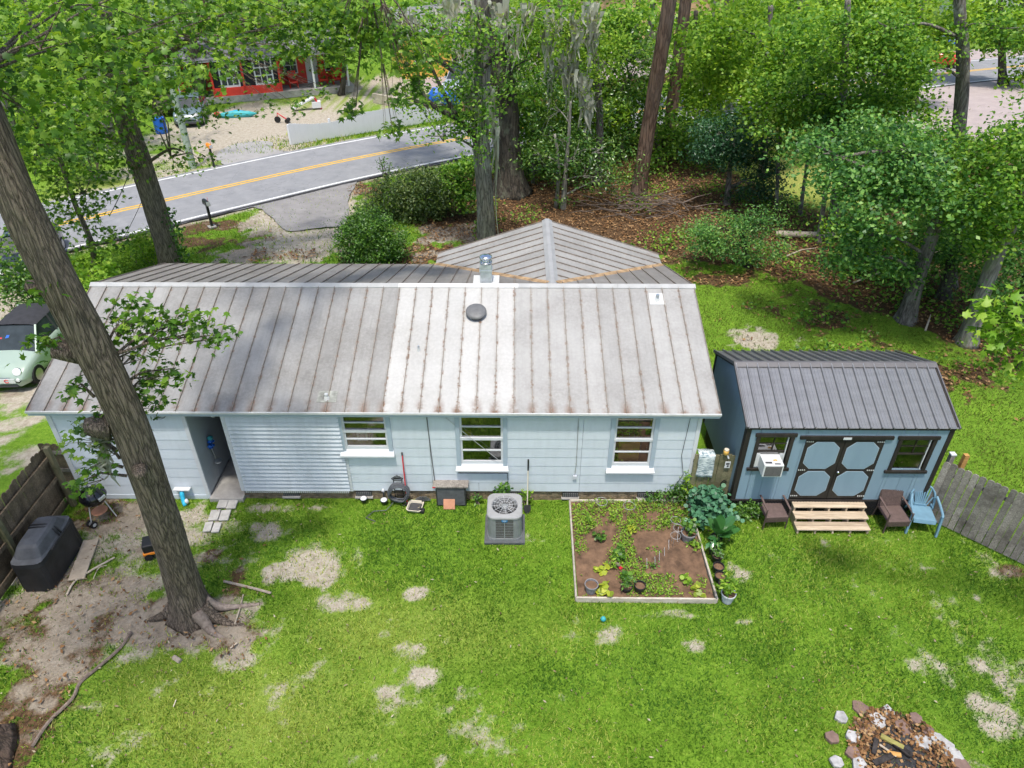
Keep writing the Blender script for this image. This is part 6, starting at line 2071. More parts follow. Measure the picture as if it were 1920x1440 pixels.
car('red_pickup', 'bright red pickup truck in the car park at upper right', 'pickup', (p.x - 1, p.y, 0), R(68), 'paint_red', 'paint_red', 5.3, 2.0, 1.10, 1.15, 1.85, 'pickup')
p = G(1745, 155)
car('parked_car', 'dark car at the left side of the car park', 'car', (p.x, p.y, 0), R(70), 'paint_dark', 'paint_dark', 4.4, 1.8, .95, 1.0, 1.5, 'sedan')
p = G(1775, 150)
car('parked_car', 'silver car next to the dark one in the car park', 'car', (p.x, p.y + 2.6, 0), R(70), 'paint_silver', 'paint_silver', 4.4, 1.8, .95, 1.0, 1.5, 'sedan')
p = G(1790, 92)
car('parked_car', 'blue car at the far edge of the car park', 'car', (p.x, p.y, 0), R(60), 'paint_blue', 'paint_white', 4.4, 1.8, .95, 1.0, 1.5, 'sedan')
p = G(1560, 150)
car('parked_car', 'white car glimpsed through the trees on the far lane', 'car', (p.x, p.y, 0), R(70), 'paint_white', 'paint_white', 4.4, 1.8, .95, 1.0, 1.5, 'sedan')

# ------------------------------------------------------------------ the red house across the road
RA = R(23)
rh = thing('red_house', 'red cottage with grey shingle roof and white-posted porch across the road', 'house', (-23.6, 39.05, 0), RA)
RLn = 12.2
MB().box(0, RLn, 2.0, 8.0, 0, 3.0).build('wall', MAT['house_red'], rh)
MB().box(-.1, RLn + .1, -.2, 2.0, .0, .45).build('porch_floor', MAT['concrete'], rh)
MB().box(2.4, 7.0, -.1, .0, .45, 1.0).build('porch_rail', MAT['house_red'], rh)
for x in (2.4, 4.5, 7.0, 9.4, 11.9, .2):
    MB().box(x - .07, x + .07, -.1, .04, .45, 2.85).build('porch_post', MAT['house_red'] if x in (2.4, 4.5, 7.0) else MAT['fence_white'], rh)
for x in (2.95, 5.3):
    w_ = MB().box(x, x + 1.3, -.06, -.02, 1.0, 2.75).build('window', MAT['fence_white'], rh)
    for i in range(3):
        for j in range(3):
            MB().box(x + .10 + i * .39, x + .42 + i * .39, -.075, -.061, 1.15 + j * .52, 1.58 + j * .52).build('pane', MAT['car_glass'], w_)
MB().box(2.5, 6.95, .02, .06, 1.0, 2.8).build('screen_panel', MAT['cloth_dark'], rh)
for x in (.8, 7.6, 10.6):
    w_ = MB().box(x, x + 1.0, 1.93, 1.99, 1.2, 2.4).build('window', MAT['fence_white'], rh)
    for i in range(2):
        for j in range(2):
            MB().box(x + .08 + i * .45, x + .47 + i * .45, 1.915, 1.929, 1.28 + j * .55, 1.76 + j * .55).build('pane', MAT['car_glass'], w_)
MB().box(9.2, 10.1, 1.94, 1.99, .45, 2.5).build('door', MAT['fence_white'], rh)
MB().box(-.4, RLn + .4, -.42, -.36, 2.78, 2.96).build('fascia', MAT['fence_white'], rh)
rr = []
m = MB()
Z0, Z1 = 2.95, 5.1
m.add([(-.4, -.45, Z0), (RLn + .4, -.45, Z0), (RLn + .4, 4.6, Z1), (-.4, 4.6, Z1), (RLn + .4, 8.5, Z0), (-.4, 8.5, Z0)], [(0, 1, 2, 3), (3, 2, 4, 5)])
m.add([(-.4, -.45, Z0 - .12), (RLn + .4, -.45, Z0 - .12), (RLn + .4, 4.6, Z1 - .12), (-.4, 4.6, Z1 - .12), (RLn + .4, 8.5, Z0 - .12), (-.4, 8.5, Z0 - .12)], [(3, 2, 1, 0), (5, 4, 2, 3)])
m.add([(-.4, -.45, Z0), (RLn + .4, -.45, Z0), (RLn + .4, -.45, Z0 - .12), (-.4, -.45, Z0 - .12)], [(0, 3, 2, 1)])
rf = m.build('roof', MAT['shingle'], rh)
m = MB()
for k in range(18):
    f = (k + 1) / 19
    y = -.45 + 5.05 * f
    z = Z0 + (Z1 - Z0) * f
    m.beam((-.4, y, z + .01), (RLn + .4, y, z + .01), .04, .025)
m.build('shingle_courses', MAT['shingle'], rf, kind='stuff')
MB().add([(.0, 2.0, 3.0), (.0, 8.0, 3.0), (.0, 4.6, 4.9), (RLn, 2.0, 3.0), (RLn, 8.0, 3.0), (RLn, 4.6, 4.9)], [(0, 2, 1), (3, 4, 5)]).build('gable', MAT['house_red'], rh)
def out(lx, ly, z=0):
    return Vector((-23.6 + lx * math.cos(RA) - ly * math.sin(RA), 39.05 + lx * math.sin(RA) + ly * math.cos(RA), z))
for i, lx in enumerate((8.0, 10.2, 11.2)):
    q = out(lx, .9, .45)
    t = thing('porch_chair', ('left red chair on the porch of the red cottage', 'middle red chair on the porch of the red cottage', 'right red chair on the porch of the red cottage')[i], 'chair', q, RA, 'red chairs on the porch')
    MB().box(-.3, .3, -.3, .3, .35, .45).build('seat', MAT['house_red'], t)
    for k in range(5):
        MB().box(-.29 + k * .12, -.19 + k * .12, .26, .31, .4, 1.1).build('back_slat', MAT['house_red'], t)
    for sx in (-.3, .26):
        MB().box(sx, sx + .05, -.3, .3, 0, .62).build('arm_frame', MAT['house_red'], t)
def lump(name, label, cat, px, py, parts, rz=0):
    q = G(px, py)
    t = thing(name, label, cat, (q.x, q.y, 0), rz)
    for nm, f, mt in parts:
        f().build(nm, MAT[mt], t, smooth=False, bevel=0)
    return t
lump('kayak', 'turquoise kayak lying on the sand by the red cottage', 'kayak', 445, 219, [('hull', lambda: MB().tube([(-1.3, 0, .14), (-.8, 0, .14), (0, 0, .14), (.8, 0, .14), (1.3, 0, .16)], [.04, .2, .26, .2, .03], 10), 'teal_plastic'), ('deck', lambda: MB().tube([(-.5, 0, .33), (0, 0, .35), (.5, 0, .33)], [.04, .1, .04], 8), 'cyan_plastic')], R(12))
lump('toy_slide', 'white and pink toy slide on the grass by the red cottage', 'toy', 578, 206, [('slide', lambda: MB().beam((-1.0, 0, .15), (.5, .2, .8), .5, .08), 'white_plastic'), ('ladder', lambda: MB().beam((.5, .2, .8), (.9, .2, 0), .45, .08), 'red_paint'), ('side', lambda: MB().box(.3, .9, -.1, .5, .1, .5), 'white_plastic')], R(15))
lump('tricycle', 'small dark red tricycle on the sandy yard', 'tricycle', 530, 230, [('wheel', lambda: MB(Matrix.Translation((-.3, 0, .2)) @ Matrix.Rotation(R(90), 4, 'X')).lathe([(.2, -.04), (.2, .04)], (0, 0, 0), 14), 'tyre'), ('frame', lambda: MB().tube([(-.3, 0, .25), (-.25, 0, .6), (.1, 0, .35), (.35, 0, .2)], .04, 6), 'red_paint'), ('rear_axle', lambda: MB().tube([(.35, -.25, .15), (.35, .25, .15)], .13, 10), 'tyre')])
lump('toy_ball', 'pink ball left on the sand near the kayak', 'ball', 408, 220, [('shell', lambda: MB().lathe([(.01, 0), (.15, .06), (.2, .18), (.15, .3), (.01, .36)], (0, 0, 0), 14), 'red_paint')])
lump('blue_barrel', 'blue plastic barrel at the edge of the sandy yard', 'barrel', 304, 249, [('drum', lambda: MB().lathe([(.33, 0), (.36, .1), (.36, .8), (.33, .9)], (0, 0, 0), 18), 'blue_paint'), ('rim', lambda: MB().lathe([(.37, .88), (.37, .93), (.3, .94)], (0, 0, 0), 18), 'blue_paint')])
t = lump('tarp_pile', 'blue tarpaulin heap behind the white fence end', 'tarp', 828, 200, [('tarp', lambda: MB().tube([(-1.2, 0, .3), (-.4, 0, .7), (.5, 0, .6), (1.3, 0, .25)], [.1, .6, .55, .1], 9, wob=.15), 'blue_paint'), ('weight', lambda: MB().box(-.2, .2, -.2, .2, 1.1, 1.25), 'stone_grey')])
lump('junk_heap', 'dark heap of scrap and brush beside the red cottage', 'scrap', 330, 215, [('heap', lambda: MB().tube([(-2, 0, .2), (-1, 0, .6), (0, .2, .7), (1, 0, .4)], [.2, .7, .8, .3], 9, wob=.3), 'bark_dark'), ('plank', lambda: MB().beam((-1.5, -.6, .1), (1.0, -.4, .9), .2, .05), 'wood_dead')])

# white board fence beyond the road
wf_a, wf_b = G(548, 272), G(829, 226)
wf_ = thing('white_fence', 'solid white board fence beyond the road with a dipping top', 'fence', (wf_a.x, wf_a.y, 0))
d = (wf_b - wf_a)
n_ = int(d.length / .15)
m = MB()
for k in range(n_):
    p0 = wf_a + d * (k / n_)
    p1 = wf_a + d * ((k + .985) / n_)
    h = 1.25 - .28 * math.sin(min(1, max(0, (k / n_ - .0) / .45)) * math.pi) * (1 if k / n_ < .45 else 0) + random.uniform(-.01, .01)
    m.beam((p0 + p1) / 2 + Vector((0, 0, .02)), (p0 + p1) / 2 + Vector((0, 0, h)), 0.02, (p1 - p0).length, d.normalized())
m.build('fence_boards', MAT['fence_white'], wf_, world=True, kind='stuff')
for k in range(5):
    q = wf_a + d * (k / 4) + Vector((-.1, .12, 0))
    MB().box(q.x - .06, q.x + .06, q.y - .06, q.y + .06, 0, 1.15).build('post', MAT['fence_white'], wf_, world=True)
for z in (.35, .9):
    MB().beam(wf_a + Vector((-.04, .06, z)), wf_b + Vector((-.04, .06, z)), .04, .09).build('rail', MAT['fence_white'], wf_, world=True)

# mailboxes, pole and wires
def mailbox(label, px, py, h, mat):
    q = G(px, py)
    t = thing('mailbox', label, 'mailbox', (q.x, q.y, 0), R(40), 'roadside mailboxes')
    MB().box(-.05, .05, -.05, .05, 0, h).build('post', MAT['black_plastic'], t)
    m = MB()
    prof = [(-.09, 0), (.09, 0), (.09, .12), (.06, .19), (0, .215), (-.06, .19), (-.09, .12)]
    M = Matrix(((1, 0, 0, 0), (0, 0, 1, -.26), (0, 1, 0, h), (0, 0, 0, 1)))
    m.prism([(x, z) for x, z in prof], .52, M)
    m.build('box', MAT[mat], t)
    MB().box(-.08, .08, -.275, -.262, h + .02, h + .19).build('door', MAT['metal_light'], t)
    MB().box(.092, .10, .0, .04, h + .1, h + .3).build('flag', MAT['red_paint'], t)
    MB().box(-.16, .16, -.16, .16, 0, .06).build('footing', MAT['concrete'], t)
mailbox('black mailbox on a post at the near edge of the road', 398, 426, 1.05, 'black_plastic')
mailbox('mailbox with orange top on the far side of the road', 402, 315, 1.1, 'orange_plastic')
pp = G(362, 315)
po = thing('utility_pole', 'greenish wooden utility pole beyond the road', 'utility pole', (pp.x, pp.y, 0))
MB().tube([(0, 0, 0), (0, 0, 5), (0, 0, 10.5)], [.19, .16, .13], 12).build('pole', MAT['pole_green'], po)
MB().box(-1.1, 1.1, -.06, .06, 9.3, 9.42).build('crossarm', MAT['wood_grey'], po)
for x in (-.9, 0, .9):
    MB().lathe([(.04, 0), (.06, .06), (.04, .12)], (x, 0, 9.42), 8).build('insulator', MAT['metal_light'], po)
def cable(label, a, b, sag, r, mat='metal_dark'):
    a, b = Vector(a), Vector(b)
    pts = [a.lerp(b, k / 16) - Vector((0, 0, sag * 4 * (k / 16) * (1 - k / 16))) for k in range(17)]
    o = MB().tube(pts, r, 5).build('overhead_wire', MAT[mat])
    tag(o, label, 'wire', 'wires from the utility pole')
cable('wire slung from the pole towards the right above the red cottage', (pp.x, pp.y, 7.2), (pp.x + 24, pp.y + 16, 7.6), .5, .022, 'steel_wire')
cable('guy wire slanting down from the second trunk over the road', W(245, 318, 13.0), W(205, 405, 13.0), .05, .015)
cable('thin wire falling from the second trunk to the verge', W(268, 372, 13.2), W(232, 445, 13.2), .04, .01)

# further houses and sheds, seen between the trees
def block_house(label, loc, rz, sx, sy, h, wall, roofmat, cols, name='distant_house'):
    t = thing(name, label, 'house', loc, rz)
    MB().box(0, sx, 0, sy, 0, h).build('wall', MAT[wall], t)
    m = MB()
    m.add([(-.3, -.4, h), (sx + .3, -.4, h), (sx + .3, sy / 2, h + sy * .22), (-.3, sy / 2, h + sy * .22), (sx + .3, sy + .4, h), (-.3, sy + .4, h)], [(0, 1, 2, 3), (3, 2, 4, 5), (0, 3, 5), (1, 4, 2)])
    m.build('roof', MAT[roofmat], t)
    for k in range(cols):
        x = sx * (k + .35) / cols
        w_ = MB().box(x, x + .9, -.05, -.002, 1.0, 2.2).build('window', MAT['fence_white'], t)
        for i in range(2):
            MB().box(x + .08 + i * .4, x + .42 + i * .4, -.065, -.051, 1.1, 2.1).build('pane', MAT['car_glass'], w_)
    MB().box(sx * .5 - .05, sx * .5 + .85, -.055, -.002, 0, 2.1).build('door', MAT['wood_dead'], t)
    return t
q = G(770, 165)
block_house('yellow house glimpsed behind the moss-hung trees', (q.x - 1, q.y + 3, 0), R(15), 9, 7, 3.2, 'house_yellow', 'shingle', 3)
q = G(872, 172)
block_house('small red shed behind the centre trunks', (q.x, q.y + 2, 0), R(10), 3.4, 3, 2.6, 'house_red', 'shingle', 1)
q = G(1165, 75)
block_house('peach-coloured building at the top between the pines', (q.x - 4, q.y, 0), R(5), 14, 9, 4.5, 'house_peach', 'shingle', 5)
q = G(1880, 62)
block_house('white building at the top right corner', (q.x - 2, q.y + 4, 0), R(-10), 20, 10, 4, 'house_white', 'fence_white', 6)
q = G(660, 205)
bw = thing('block_wall', 'low tan concrete block wall right of the red cottage', 'wall', (q.x + 1.2, q.y + 2, 0), R(-35))
for i in range(9):
    for j in range(3):
        MB().box(i * .42 + (.2 if j % 2 else 0), i * .42 + .40 + (.2 if j % 2 else 0), -.1, .1, j * .21, j * .21 + .2).build('block', MAT['block_wall'], bw)

# ------------------------------------------------------------------ trees
AXIS = ray(960, 720)
def pb(px, py, Y, rx, ry, rd=None):
    """foliage mass seen at px,py standing at distance Y; rx, ry its half size as seen"""
    p = W(px, py, Y)
    k = (p - cam.location).dot(AXIS) / F_PX
    return (p.x, p.y, p.z, rx * k, (rd if rd is not None else rx * k), ry * k)
def trunk_path(base, way, flare=1.5, r0=.3, r1=.12, n=8):
    P = smooth_line([tuple(base)] + [tuple(w) for w in way], n)
    L = len(P)
    rad = []
    for i, p in enumerate(P):
        f = i / (L - 1)
        h = p.z - base[2]
        rad.append((r0 + (r1 - r0) * f) * (1 + (flare - 1) * math.exp(-max(0, h) / (r0 * 1.3))))
    return P, rad
def rough_tube(m, P, rad, n=14, amp=.06, seed=0):
    """trunk with uneven, slightly fluted section"""
    rg = random.Random(seed)
    ph = [rg.uniform(0, 6.28) for _ in range(4)]
    i0 = len(m.v)
    m.tube(P, rad, n)
    for k in range(len(P) * n):
        v = Vector(m.v[i0 + k])
        i, j = divmod(k, n)
        t = 2 * math.pi * j / n
        f = 1 + amp * (math.sin(3 * t + ph[0] + i * .15) * .5 + math.sin(5 * t + ph[1] - i * .1) * .35 + math.sin(i * .9 + ph[2] + 2 * t) * .3)
        if i < 6:
            f += amp * 2.2 * max(0, math.sin(5 * t + ph[3])) * (1 - i / 6)
        c_ = P[i]
        m.v[i0 + k] = tuple(c_ + (v - c_) * f)
def tree(name, label, base, way, r0, r1, barkm, blobs_, ncl, per, spread, size, tmpl, leafm, flare=1.5, limbs=True, limb_r=.09, group='trees of the wood', extra=(), cat='tree', twigs=5, sides=14, up=.8, shell=.4, zmin=.3, limb_z=-9):
    base = Vector((base[0], base[1], -.05))
    t = thing(name, label, cat, (base.x, base.y, 0), 0, group)
    P, rad = trunk_path(base, way, flare, r0, r1)
    m = MB()
    rough_tube(m, P, rad, sides, .07, seed=int(abs(base.x * 97 + base.y * 31)))
    m.build('trunk', MAT[barkm], t, smooth=True, world=True)
    if blobs_:
        full = []
        for q in blobs_:
            full.append(tuple(q[:3]) + tuple(v * .7 for v in q[3:6]))
            for k in range(6):
                f = random.uniform(.25, .55)
                full.append((q[0] + random.uniform(-1.15, 1.15) * q[3], q[1] + random.uniform(-1, 1) * q[4], q[2] + random.uniform(-1.05, 1.0) * q[5], q[3] * f, q[4] * f, q[5] * f))
        pts, C = clump_points(full, ncl, per, spread, shell=shell)
        pts = pts[pts[:, 2] > zmin]
        V, F = leaf_cloud(pts, size, tmpl, up)
        mesh_np('crown', V, F, MAT[leafm], t, world=True, kind='stuff')
        if limbs:
            tw = MB()
            for b in blobs_:
                c_ = Vector(b[:3])
                cand = [q for q in P if limb_z < q.z < max(c_.z - .2, limb_z + .5)] or [P[0]]
                s = min(cand, key=lambda q: (q - c_).length + .6 * abs(q.z - (c_.z - .35 * (c_ - q).length)))
                mid = s.lerp(c_, .5) + Vector((random.uniform(-.3, .3), random.uniform(-.3, .3), .12 * (c_ - s).length))
                L = (c_ - s).length
                lr = max(.02, min(limb_r, .018 * L + .02))
                if L > .4:
                    m = MB()
                    m.tube(smooth_line([tuple(s), tuple(mid), tuple(c_)], 5), [lr * (1 - .075 * i) for i in range(11)], 7)
                    m.build('limb', MAT[barkm], t, smooth=True, world=True)
                near = C[np.argsort(np.sum((C - np.array(b[:3])) ** 2, 1))[:40]]
                for k in range(twigs):
                    e = Vector(near[random.randrange(len(near))])
                    tw.tube([tuple(c_.lerp(s, .3)), tuple(c_.lerp(e, .5) + Vector((0, 0, .1))), tuple(e)], [lr * .45, lr * .3, lr * .12], 4)
            if tw.v:
                tw.build('twigs', MAT[barkm], t, world=True, kind='stuff')
    return t
def moss(parent, pts, lab=None):
    """Spanish moss: bundles of wavy hanging strands"""
    for p, L, n, w in pts:
        n = max(10, int(n * .7))
        vs, fs = [], []
        for k in range(n):
            x, y = random.gauss(0, w * 1.5), random.gauss(0, w * 1.5)
            z_ = random.uniform(-.35, .35)
            l_ = L * .8 * random.uniform(.25, 1) * math.exp(-(x * x + y * y) / (8 * w * w))
            a = random.uniform(0, 3.14)
            ww = random.uniform(.06, .13)
            b0 = len(vs)
            N = 5
            for i in range(N + 1):
                u = i / N
                ox, oy = .12 * math.sin(u * 5 + k) , .12 * math.cos(u * 4 + k * 2)
                c_ = Vector((p[0] + x * (1 - .4 * u) + ox * u, p[1] + y * (1 - .4 * u) + oy * u, p[2] + z_ - l_ * u))
                dw = Vector((math.cos(a), math.sin(a), 0)) * ww * (1 - .85 * u)
                vs += [c_ - dw, c_ + dw]
            fs += [(b0 + 2 * i, b0 + 2 * i + 1, b0 + 2 * i + 3, b0 + 2 * i + 2) for i in range(N)]
        MB().add(vs, fs).build('moss_clump', MAT['moss'], parent, world=True, kind='stuff')

# --- the big sweetgum in the yard
TB = Vector((-6.72, -3.45, 0))
gum = tree('sweetgum_tree', 'massive dark-barked sweetgum rising from the lawn at left', TB, [(-6.66, -3.45, 1.2), (-6.50, -3.55, 3.2), (-6.42, -3.6, 5.6), (-6.62, -3.62, 7.8), (-6.75, -3.6, 9.4), (-6.8, -3.4, 12), (-6.6, -3.0, 17)], .325, .22, 'bark_gum',
    [pb(130, 70, -3.0, 160, 90, 1.3), pb(40, 200, -2.6, 90, 110, 1.0), pb(300, 50, 1.5, 150, 70, 1.4), pb(210, 150, -.5, 140, 60, 1.2), pb(450, 25, 3.2, 120, 60, 1.4), pb(585, 40, 3.5, 90, 50, 1.4),
     (-10.5, -6.0, 15.5, 2.2, 2.0, 1.6), (-12.5, -4.0, 15.0, 2.2, 2.2, 1.6), (-7.5, -8.5, 17.0, 2.0, 1.8, 1.4)],
    520, 22, .27, .125, 'star', 'leaf_gum', flare=1.42, limb_r=.022, group='sweetgum trees', twigs=3, sides=28, shell=.15, limb_z=10.2)
# sprays that grow straight from the trunk, each held by a thin twig
def spray(parent, px, py, Y, rx, ry, n, start, size=.13, leafm='leaf_gum', tmpl='star', rd=.35, barkm='bark_gum'):
    b = pb(px, py, Y, rx, ry, rd)
    P, C = clump_points([b], max(4, n // 10), 10, .13, shell=.1)
    V, F = leaf_cloud(P, size, tmpl, .9)
    mesh_np('leaf_spray', V, F, MAT[leafm], parent, world=True, kind='stuff')
    m = MB()
    c_ = Vector(b[:3])
    m.tube([tuple(start), tuple(Vector(start).lerp(c_, .5) + Vector((0, 0, .15))), tuple(c_)], [.03, .02, .008], 5)
    for e in C:
        m.tube([tuple(Vector(start).lerp(c_, .5)), tuple(e)], [.008, .003], 4)
    m.build('twig', MAT[barkm], parent, world=True, kind='stuff')
tp = lambda z: Vector((-6.5, -3.6, z))
for px, py, rx, ry, n, z in ((255, 590, 55, 40, 150, 6.4), (340, 605, 60, 28, 170, 6.3), (412, 628, 26, 14, 40, 6.4), (255, 655, 40, 30, 70, 6.0), (285, 705, 45, 28, 90, 5.7), (275, 760, 30, 24, 60, 5.3), (330, 690, 30, 14, 30, 5.8)):
    spray(gum, px, py, -3.0, rx, ry, n, tp(z))
for px, py, rx, ry, n, z in ((85, 530, 24, 40, 40, 7.2), (92, 640, 24, 40, 60, 6.6), (140, 725, 26, 20, 40, 5.7), (165, 790, 30, 22, 60, 4.8), (150, 815, 26, 18, 40, 4.6), (205, 845, 26, 22, 50, 4.4), (165, 880, 26, 18, 36, 4.2), (150, 905, 22, 12, 24, 4.0)):
    spray(gum, px, py, -3.7, rx, ry, n, tp(z) + Vector((-.3, 0, 0)))
moss(gum, [(W(185, 812, -3.6), .75, 34, .06), (W(190, 850, -3.6), .8, 14, .04)])
m = MB()
for a, L, r in ((-15, .6, .12), (12, .9, .09), (190, .6, .10), (-38, .5, .11)):
    t = R(a)
    d = Vector((math.cos(t), math.sin(t), 0))
    pts = [TB + d * .30 + Vector((0, 0, .35)), TB + d * .55 + Vector((0, 0, .10)), TB + d * (.55 + L * .4) + Vector((0, 0, .02)), TB + d * (.5 + L) + Vector((.1, .05, -.06))]
    mm = MB()
    mm.tube(smooth_line([tuple(p) for p in pts], 3), [r * 1.5, r * 1.3, r * 1.1, r, r * .85, r * .7, r * .6, r * .5, r * .4, r * .3], 8)
    mm.build('root', MAT['bark_gum'] if a not in (12, -38) else MAT['wood_dead'], gum, world=True, smooth=True)
for z, a, r in ((5.1, 200, .15), (6.55, 200, .12), (7.6, 190, .09), (4.3, -60, .09)):
    t = R(a)
    d = Vector((math.cos(t), math.sin(t), .25))
    c_ = tp(z)
    MB().tube([c_ + d * .2, c_ + d * .44, c_ + d * .56], [r * 1.7, r * 1.2, r * .9], 10).build('branch_stub', MAT['bark_gum'], gum, world=True, smooth=True)

for px, py, rx, ry, n in ((745, 70, 70, 50, 200), (765, 150, 44, 50, 130), (735, 240, 30, 36, 50), (690, 60, 60, 50, 150), (650, 25, 60, 40, 100), (800, 100, 24, 50, 60), (668, 200, 16, 18, 24), (620, 90, 40, 30, 50)):
    spray(gum, px, py, 4.2, rx, ry, n, W(690, -60, 4.2), .17, rd=.8)

# --- second sweetgum behind the house, left
b2 = G(327, 515)
g2 = tree('sweetgum_tree', 'sweetgum standing behind the left end of the metal roof', b2, [W(300, 420, b2.y), W(262, 300, b2.y), W(238, 230, b2.y), W(205, 120, b2.y), W(190, 20, b2.y)], .43, .30, 'bark_gum',
    [pb(250, 190, 11.5, 110, 60, 2), pb(120, 130, 10.5, 120, 90, 2.2), pb(310, 110, 12, 80, 70, 1.8), pb(60, 260, 9.5, 70, 80, 1.6), pb(190, 60, 11, 140, 70, 2.4), pb(420, 30, 13, 100, 36, 2), pb(170, 250, 10, 70, 40, 1.4), pb(500, 35, 13.5, 90, 32, 1.8), pb(560, 30, 14, 90, 36, 2), pb(345, 285, 11.3, 40, 20, .8)],
    480, 22, .34, .145, 'star', 'leaf_gum', flare=1.25, limb_r=.13, group='sweetgum trees', shell=.15)
MB().tube([W(252, 308, b2.y - .3), W(243, 303, b2.y - .55)], [.2, .14], 10).build('branch_stub', MAT['bark_gum'], g2, world=True, smooth=True)
for px, py, rx, ry, n in ((505, 190, 30, 34, 40), (560, 200, 20, 30, 24), (455, 120, 40, 26, 50), (520, 140, 34, 24, 40), (600, 160, 30, 26, 36), (560, 100, 60, 30, 60), (620, 100, 50, 40, 70), (385, 150, 30, 40, 40)):
    spray(g2, px, py, 12.5, rx, ry, n, W(330, 60, 12.5), .15, rd=.9)
# ivy on its trunk
P = []
for k in range(260):
    y = random.uniform(390, 500)
    x = 300 + (y - 390) * .30 + random.gauss(16, 7)
    q = W(x, y, b2.y - .42)
    P.append(tuple(q))
V, F = leaf_cloud(np.array(P), .10, 'round', .2)
mesh_np('ivy', V, F, MAT['leaf_bush'], g2, world=True, kind='stuff')
# young tree at the far left, behind the roof end
b3 = G(165, 545)
tree('young_sweetgum', 'slender young sweetgum beside the left end of the roof', b3, [W(175, 470, b3.y), W(140, 380, b3.y), W(110, 290, b3.y)], .12, .06, 'bark_gum',
    [pb(150, 410, b3.y, 70, 40, 1.0), pb(110, 330, b3.y, 60, 50, 1.0), pb(190, 460, b3.y - .5, 40, 34, .8), pb(60, 300, b3.y, 60, 60, 1), pb(165, 360, b3.y, 40, 40, .8)],
    90, 18, .26, .17, 'star', 'leaf_gum', group='sweetgum trees', limb_r=.04)
for i, (px, py, rx, ry, lab, lm_, zz) in enumerate(((190, 520, 60, 34, 'bright green undergrowth behind the left roof end', 'leaf_bright', 8.5), (250, 470, 60, 24, 'low green scrub at the foot of the second sweetgum', 'leaf_bright', 13.5), (108, 560, 24, 30, 'leafy shrub between the mint car and the house', 'leaf_gum', 8.2), (20, 520, 50, 50, 'dark shrub by the dark car at the left edge', 'leaf_bush', 8.5), (22, 470, 60, 40, 'leafy bush hiding the dark car at the left edge', 'leaf_gum', 9.2), (268, 450, 26, 20, 'small bright bush just left of the second sweetgum', 'leaf_bright', 13), (120, 500, 60, 40, 'yellow-green thicket between the big trunk and the road', 'leaf_bright', 9.5))):
    c_ = pb(px, py, zz, rx, ry)
    bz = max(.35, c_[2])
    bush('scrub_bush', lab, (c_[0], c_[1], 0), [(0, 0, bz * .75, c_[3], c_[3] * .8, max(.4, bz * .6))], 70, 16, .18, .14, lm_, 'star' if i in (0, 2, 4, 6) else 'oval', 'bush')

# --- trees by the road and the red house
b4 = G(366, 195)
tree('oak_tree', 'dark-trunked oak in front of the red cottage', b4, [W(374, 150, b4.y), W(362, 90, b4.y), W(350, 40, b4.y), W(346, -40, b4.y)], .45, .3, 'bark_dark',
    [pb(380, 20, b4.y, 80, 40, 3), pb(300, 10, b4.y, 80, 40, 3), pb(450, 30, b4.y, 60, 40, 3), pb(330, 130, b4.y, 40, 30, 2), pb(260, 60, b4.y + 2, 80, 50, 3)], 160, 22, .55, .26, 'kite', 'leaf_mid', limb_r=.2, group='trees beyond the road')
b5 = G(412, 180)
tree('pine_tree', 'thin brown pine trunk beside the oak at the red cottage', b5, [W(400, 90, b5.y), W(390, 30, b5.y), W(380, -60, b5.y)], .30, .22, 'bark_pine', [pb(440, -10, b5.y, 60, 30, 3)], 50, 20, .5, .25, 'kite', 'leaf_mid', group='trees beyond the road')
b6 = G(213, 284)
tree('roadside_tree', 'small tree trunk beyond the road left of the pole', b6, [W(205, 240, b6.y), W(196, 180, b6.y), W(190, 100, b6.y)], .28, .2, 'bark_grey', [pb(150, 160, b6.y, 110, 70, 3), pb(60, 190, b6.y, 100, 60, 3), pb(230, 120, b6.y, 80, 60, 3), pb(40, 100, b6.y + 4, 120, 80, 4)], 180, 20, .5, .26, 'kite', 'leaf_mid', group='trees beyond the road')
b7 = G(183, 338)
bush('roadside_bush', 'round flat-topped bush on the far verge at left', (b7.x, b7.y, 0), [(0, 0, 1.7, 1.7, 1.4, .65), (-.2, 0, .5, .7, .6, .45)], 90, 22, .22, .17, 'leaf_bush', 'oval', 'bush', stems=9, sr=.04)
b8 = G(640, 178)
tree('roadside_tree', 'small leafy tree right of the red cottage', b8, [W(646, 130, b8.y), W(640, 80, b8.y), W(640, 20, b8.y)], .2, .1, 'bark_dark', [pb(640, 90, b8.y, 50, 50, 2.5), pb(600, 40, b8.y, 60, 40, 2.5), pb(680, 50, b8.y, 60, 50, 2.5)], 120, 20, .5, .24, 'kite', 'leaf_mid', group='trees beyond the road')

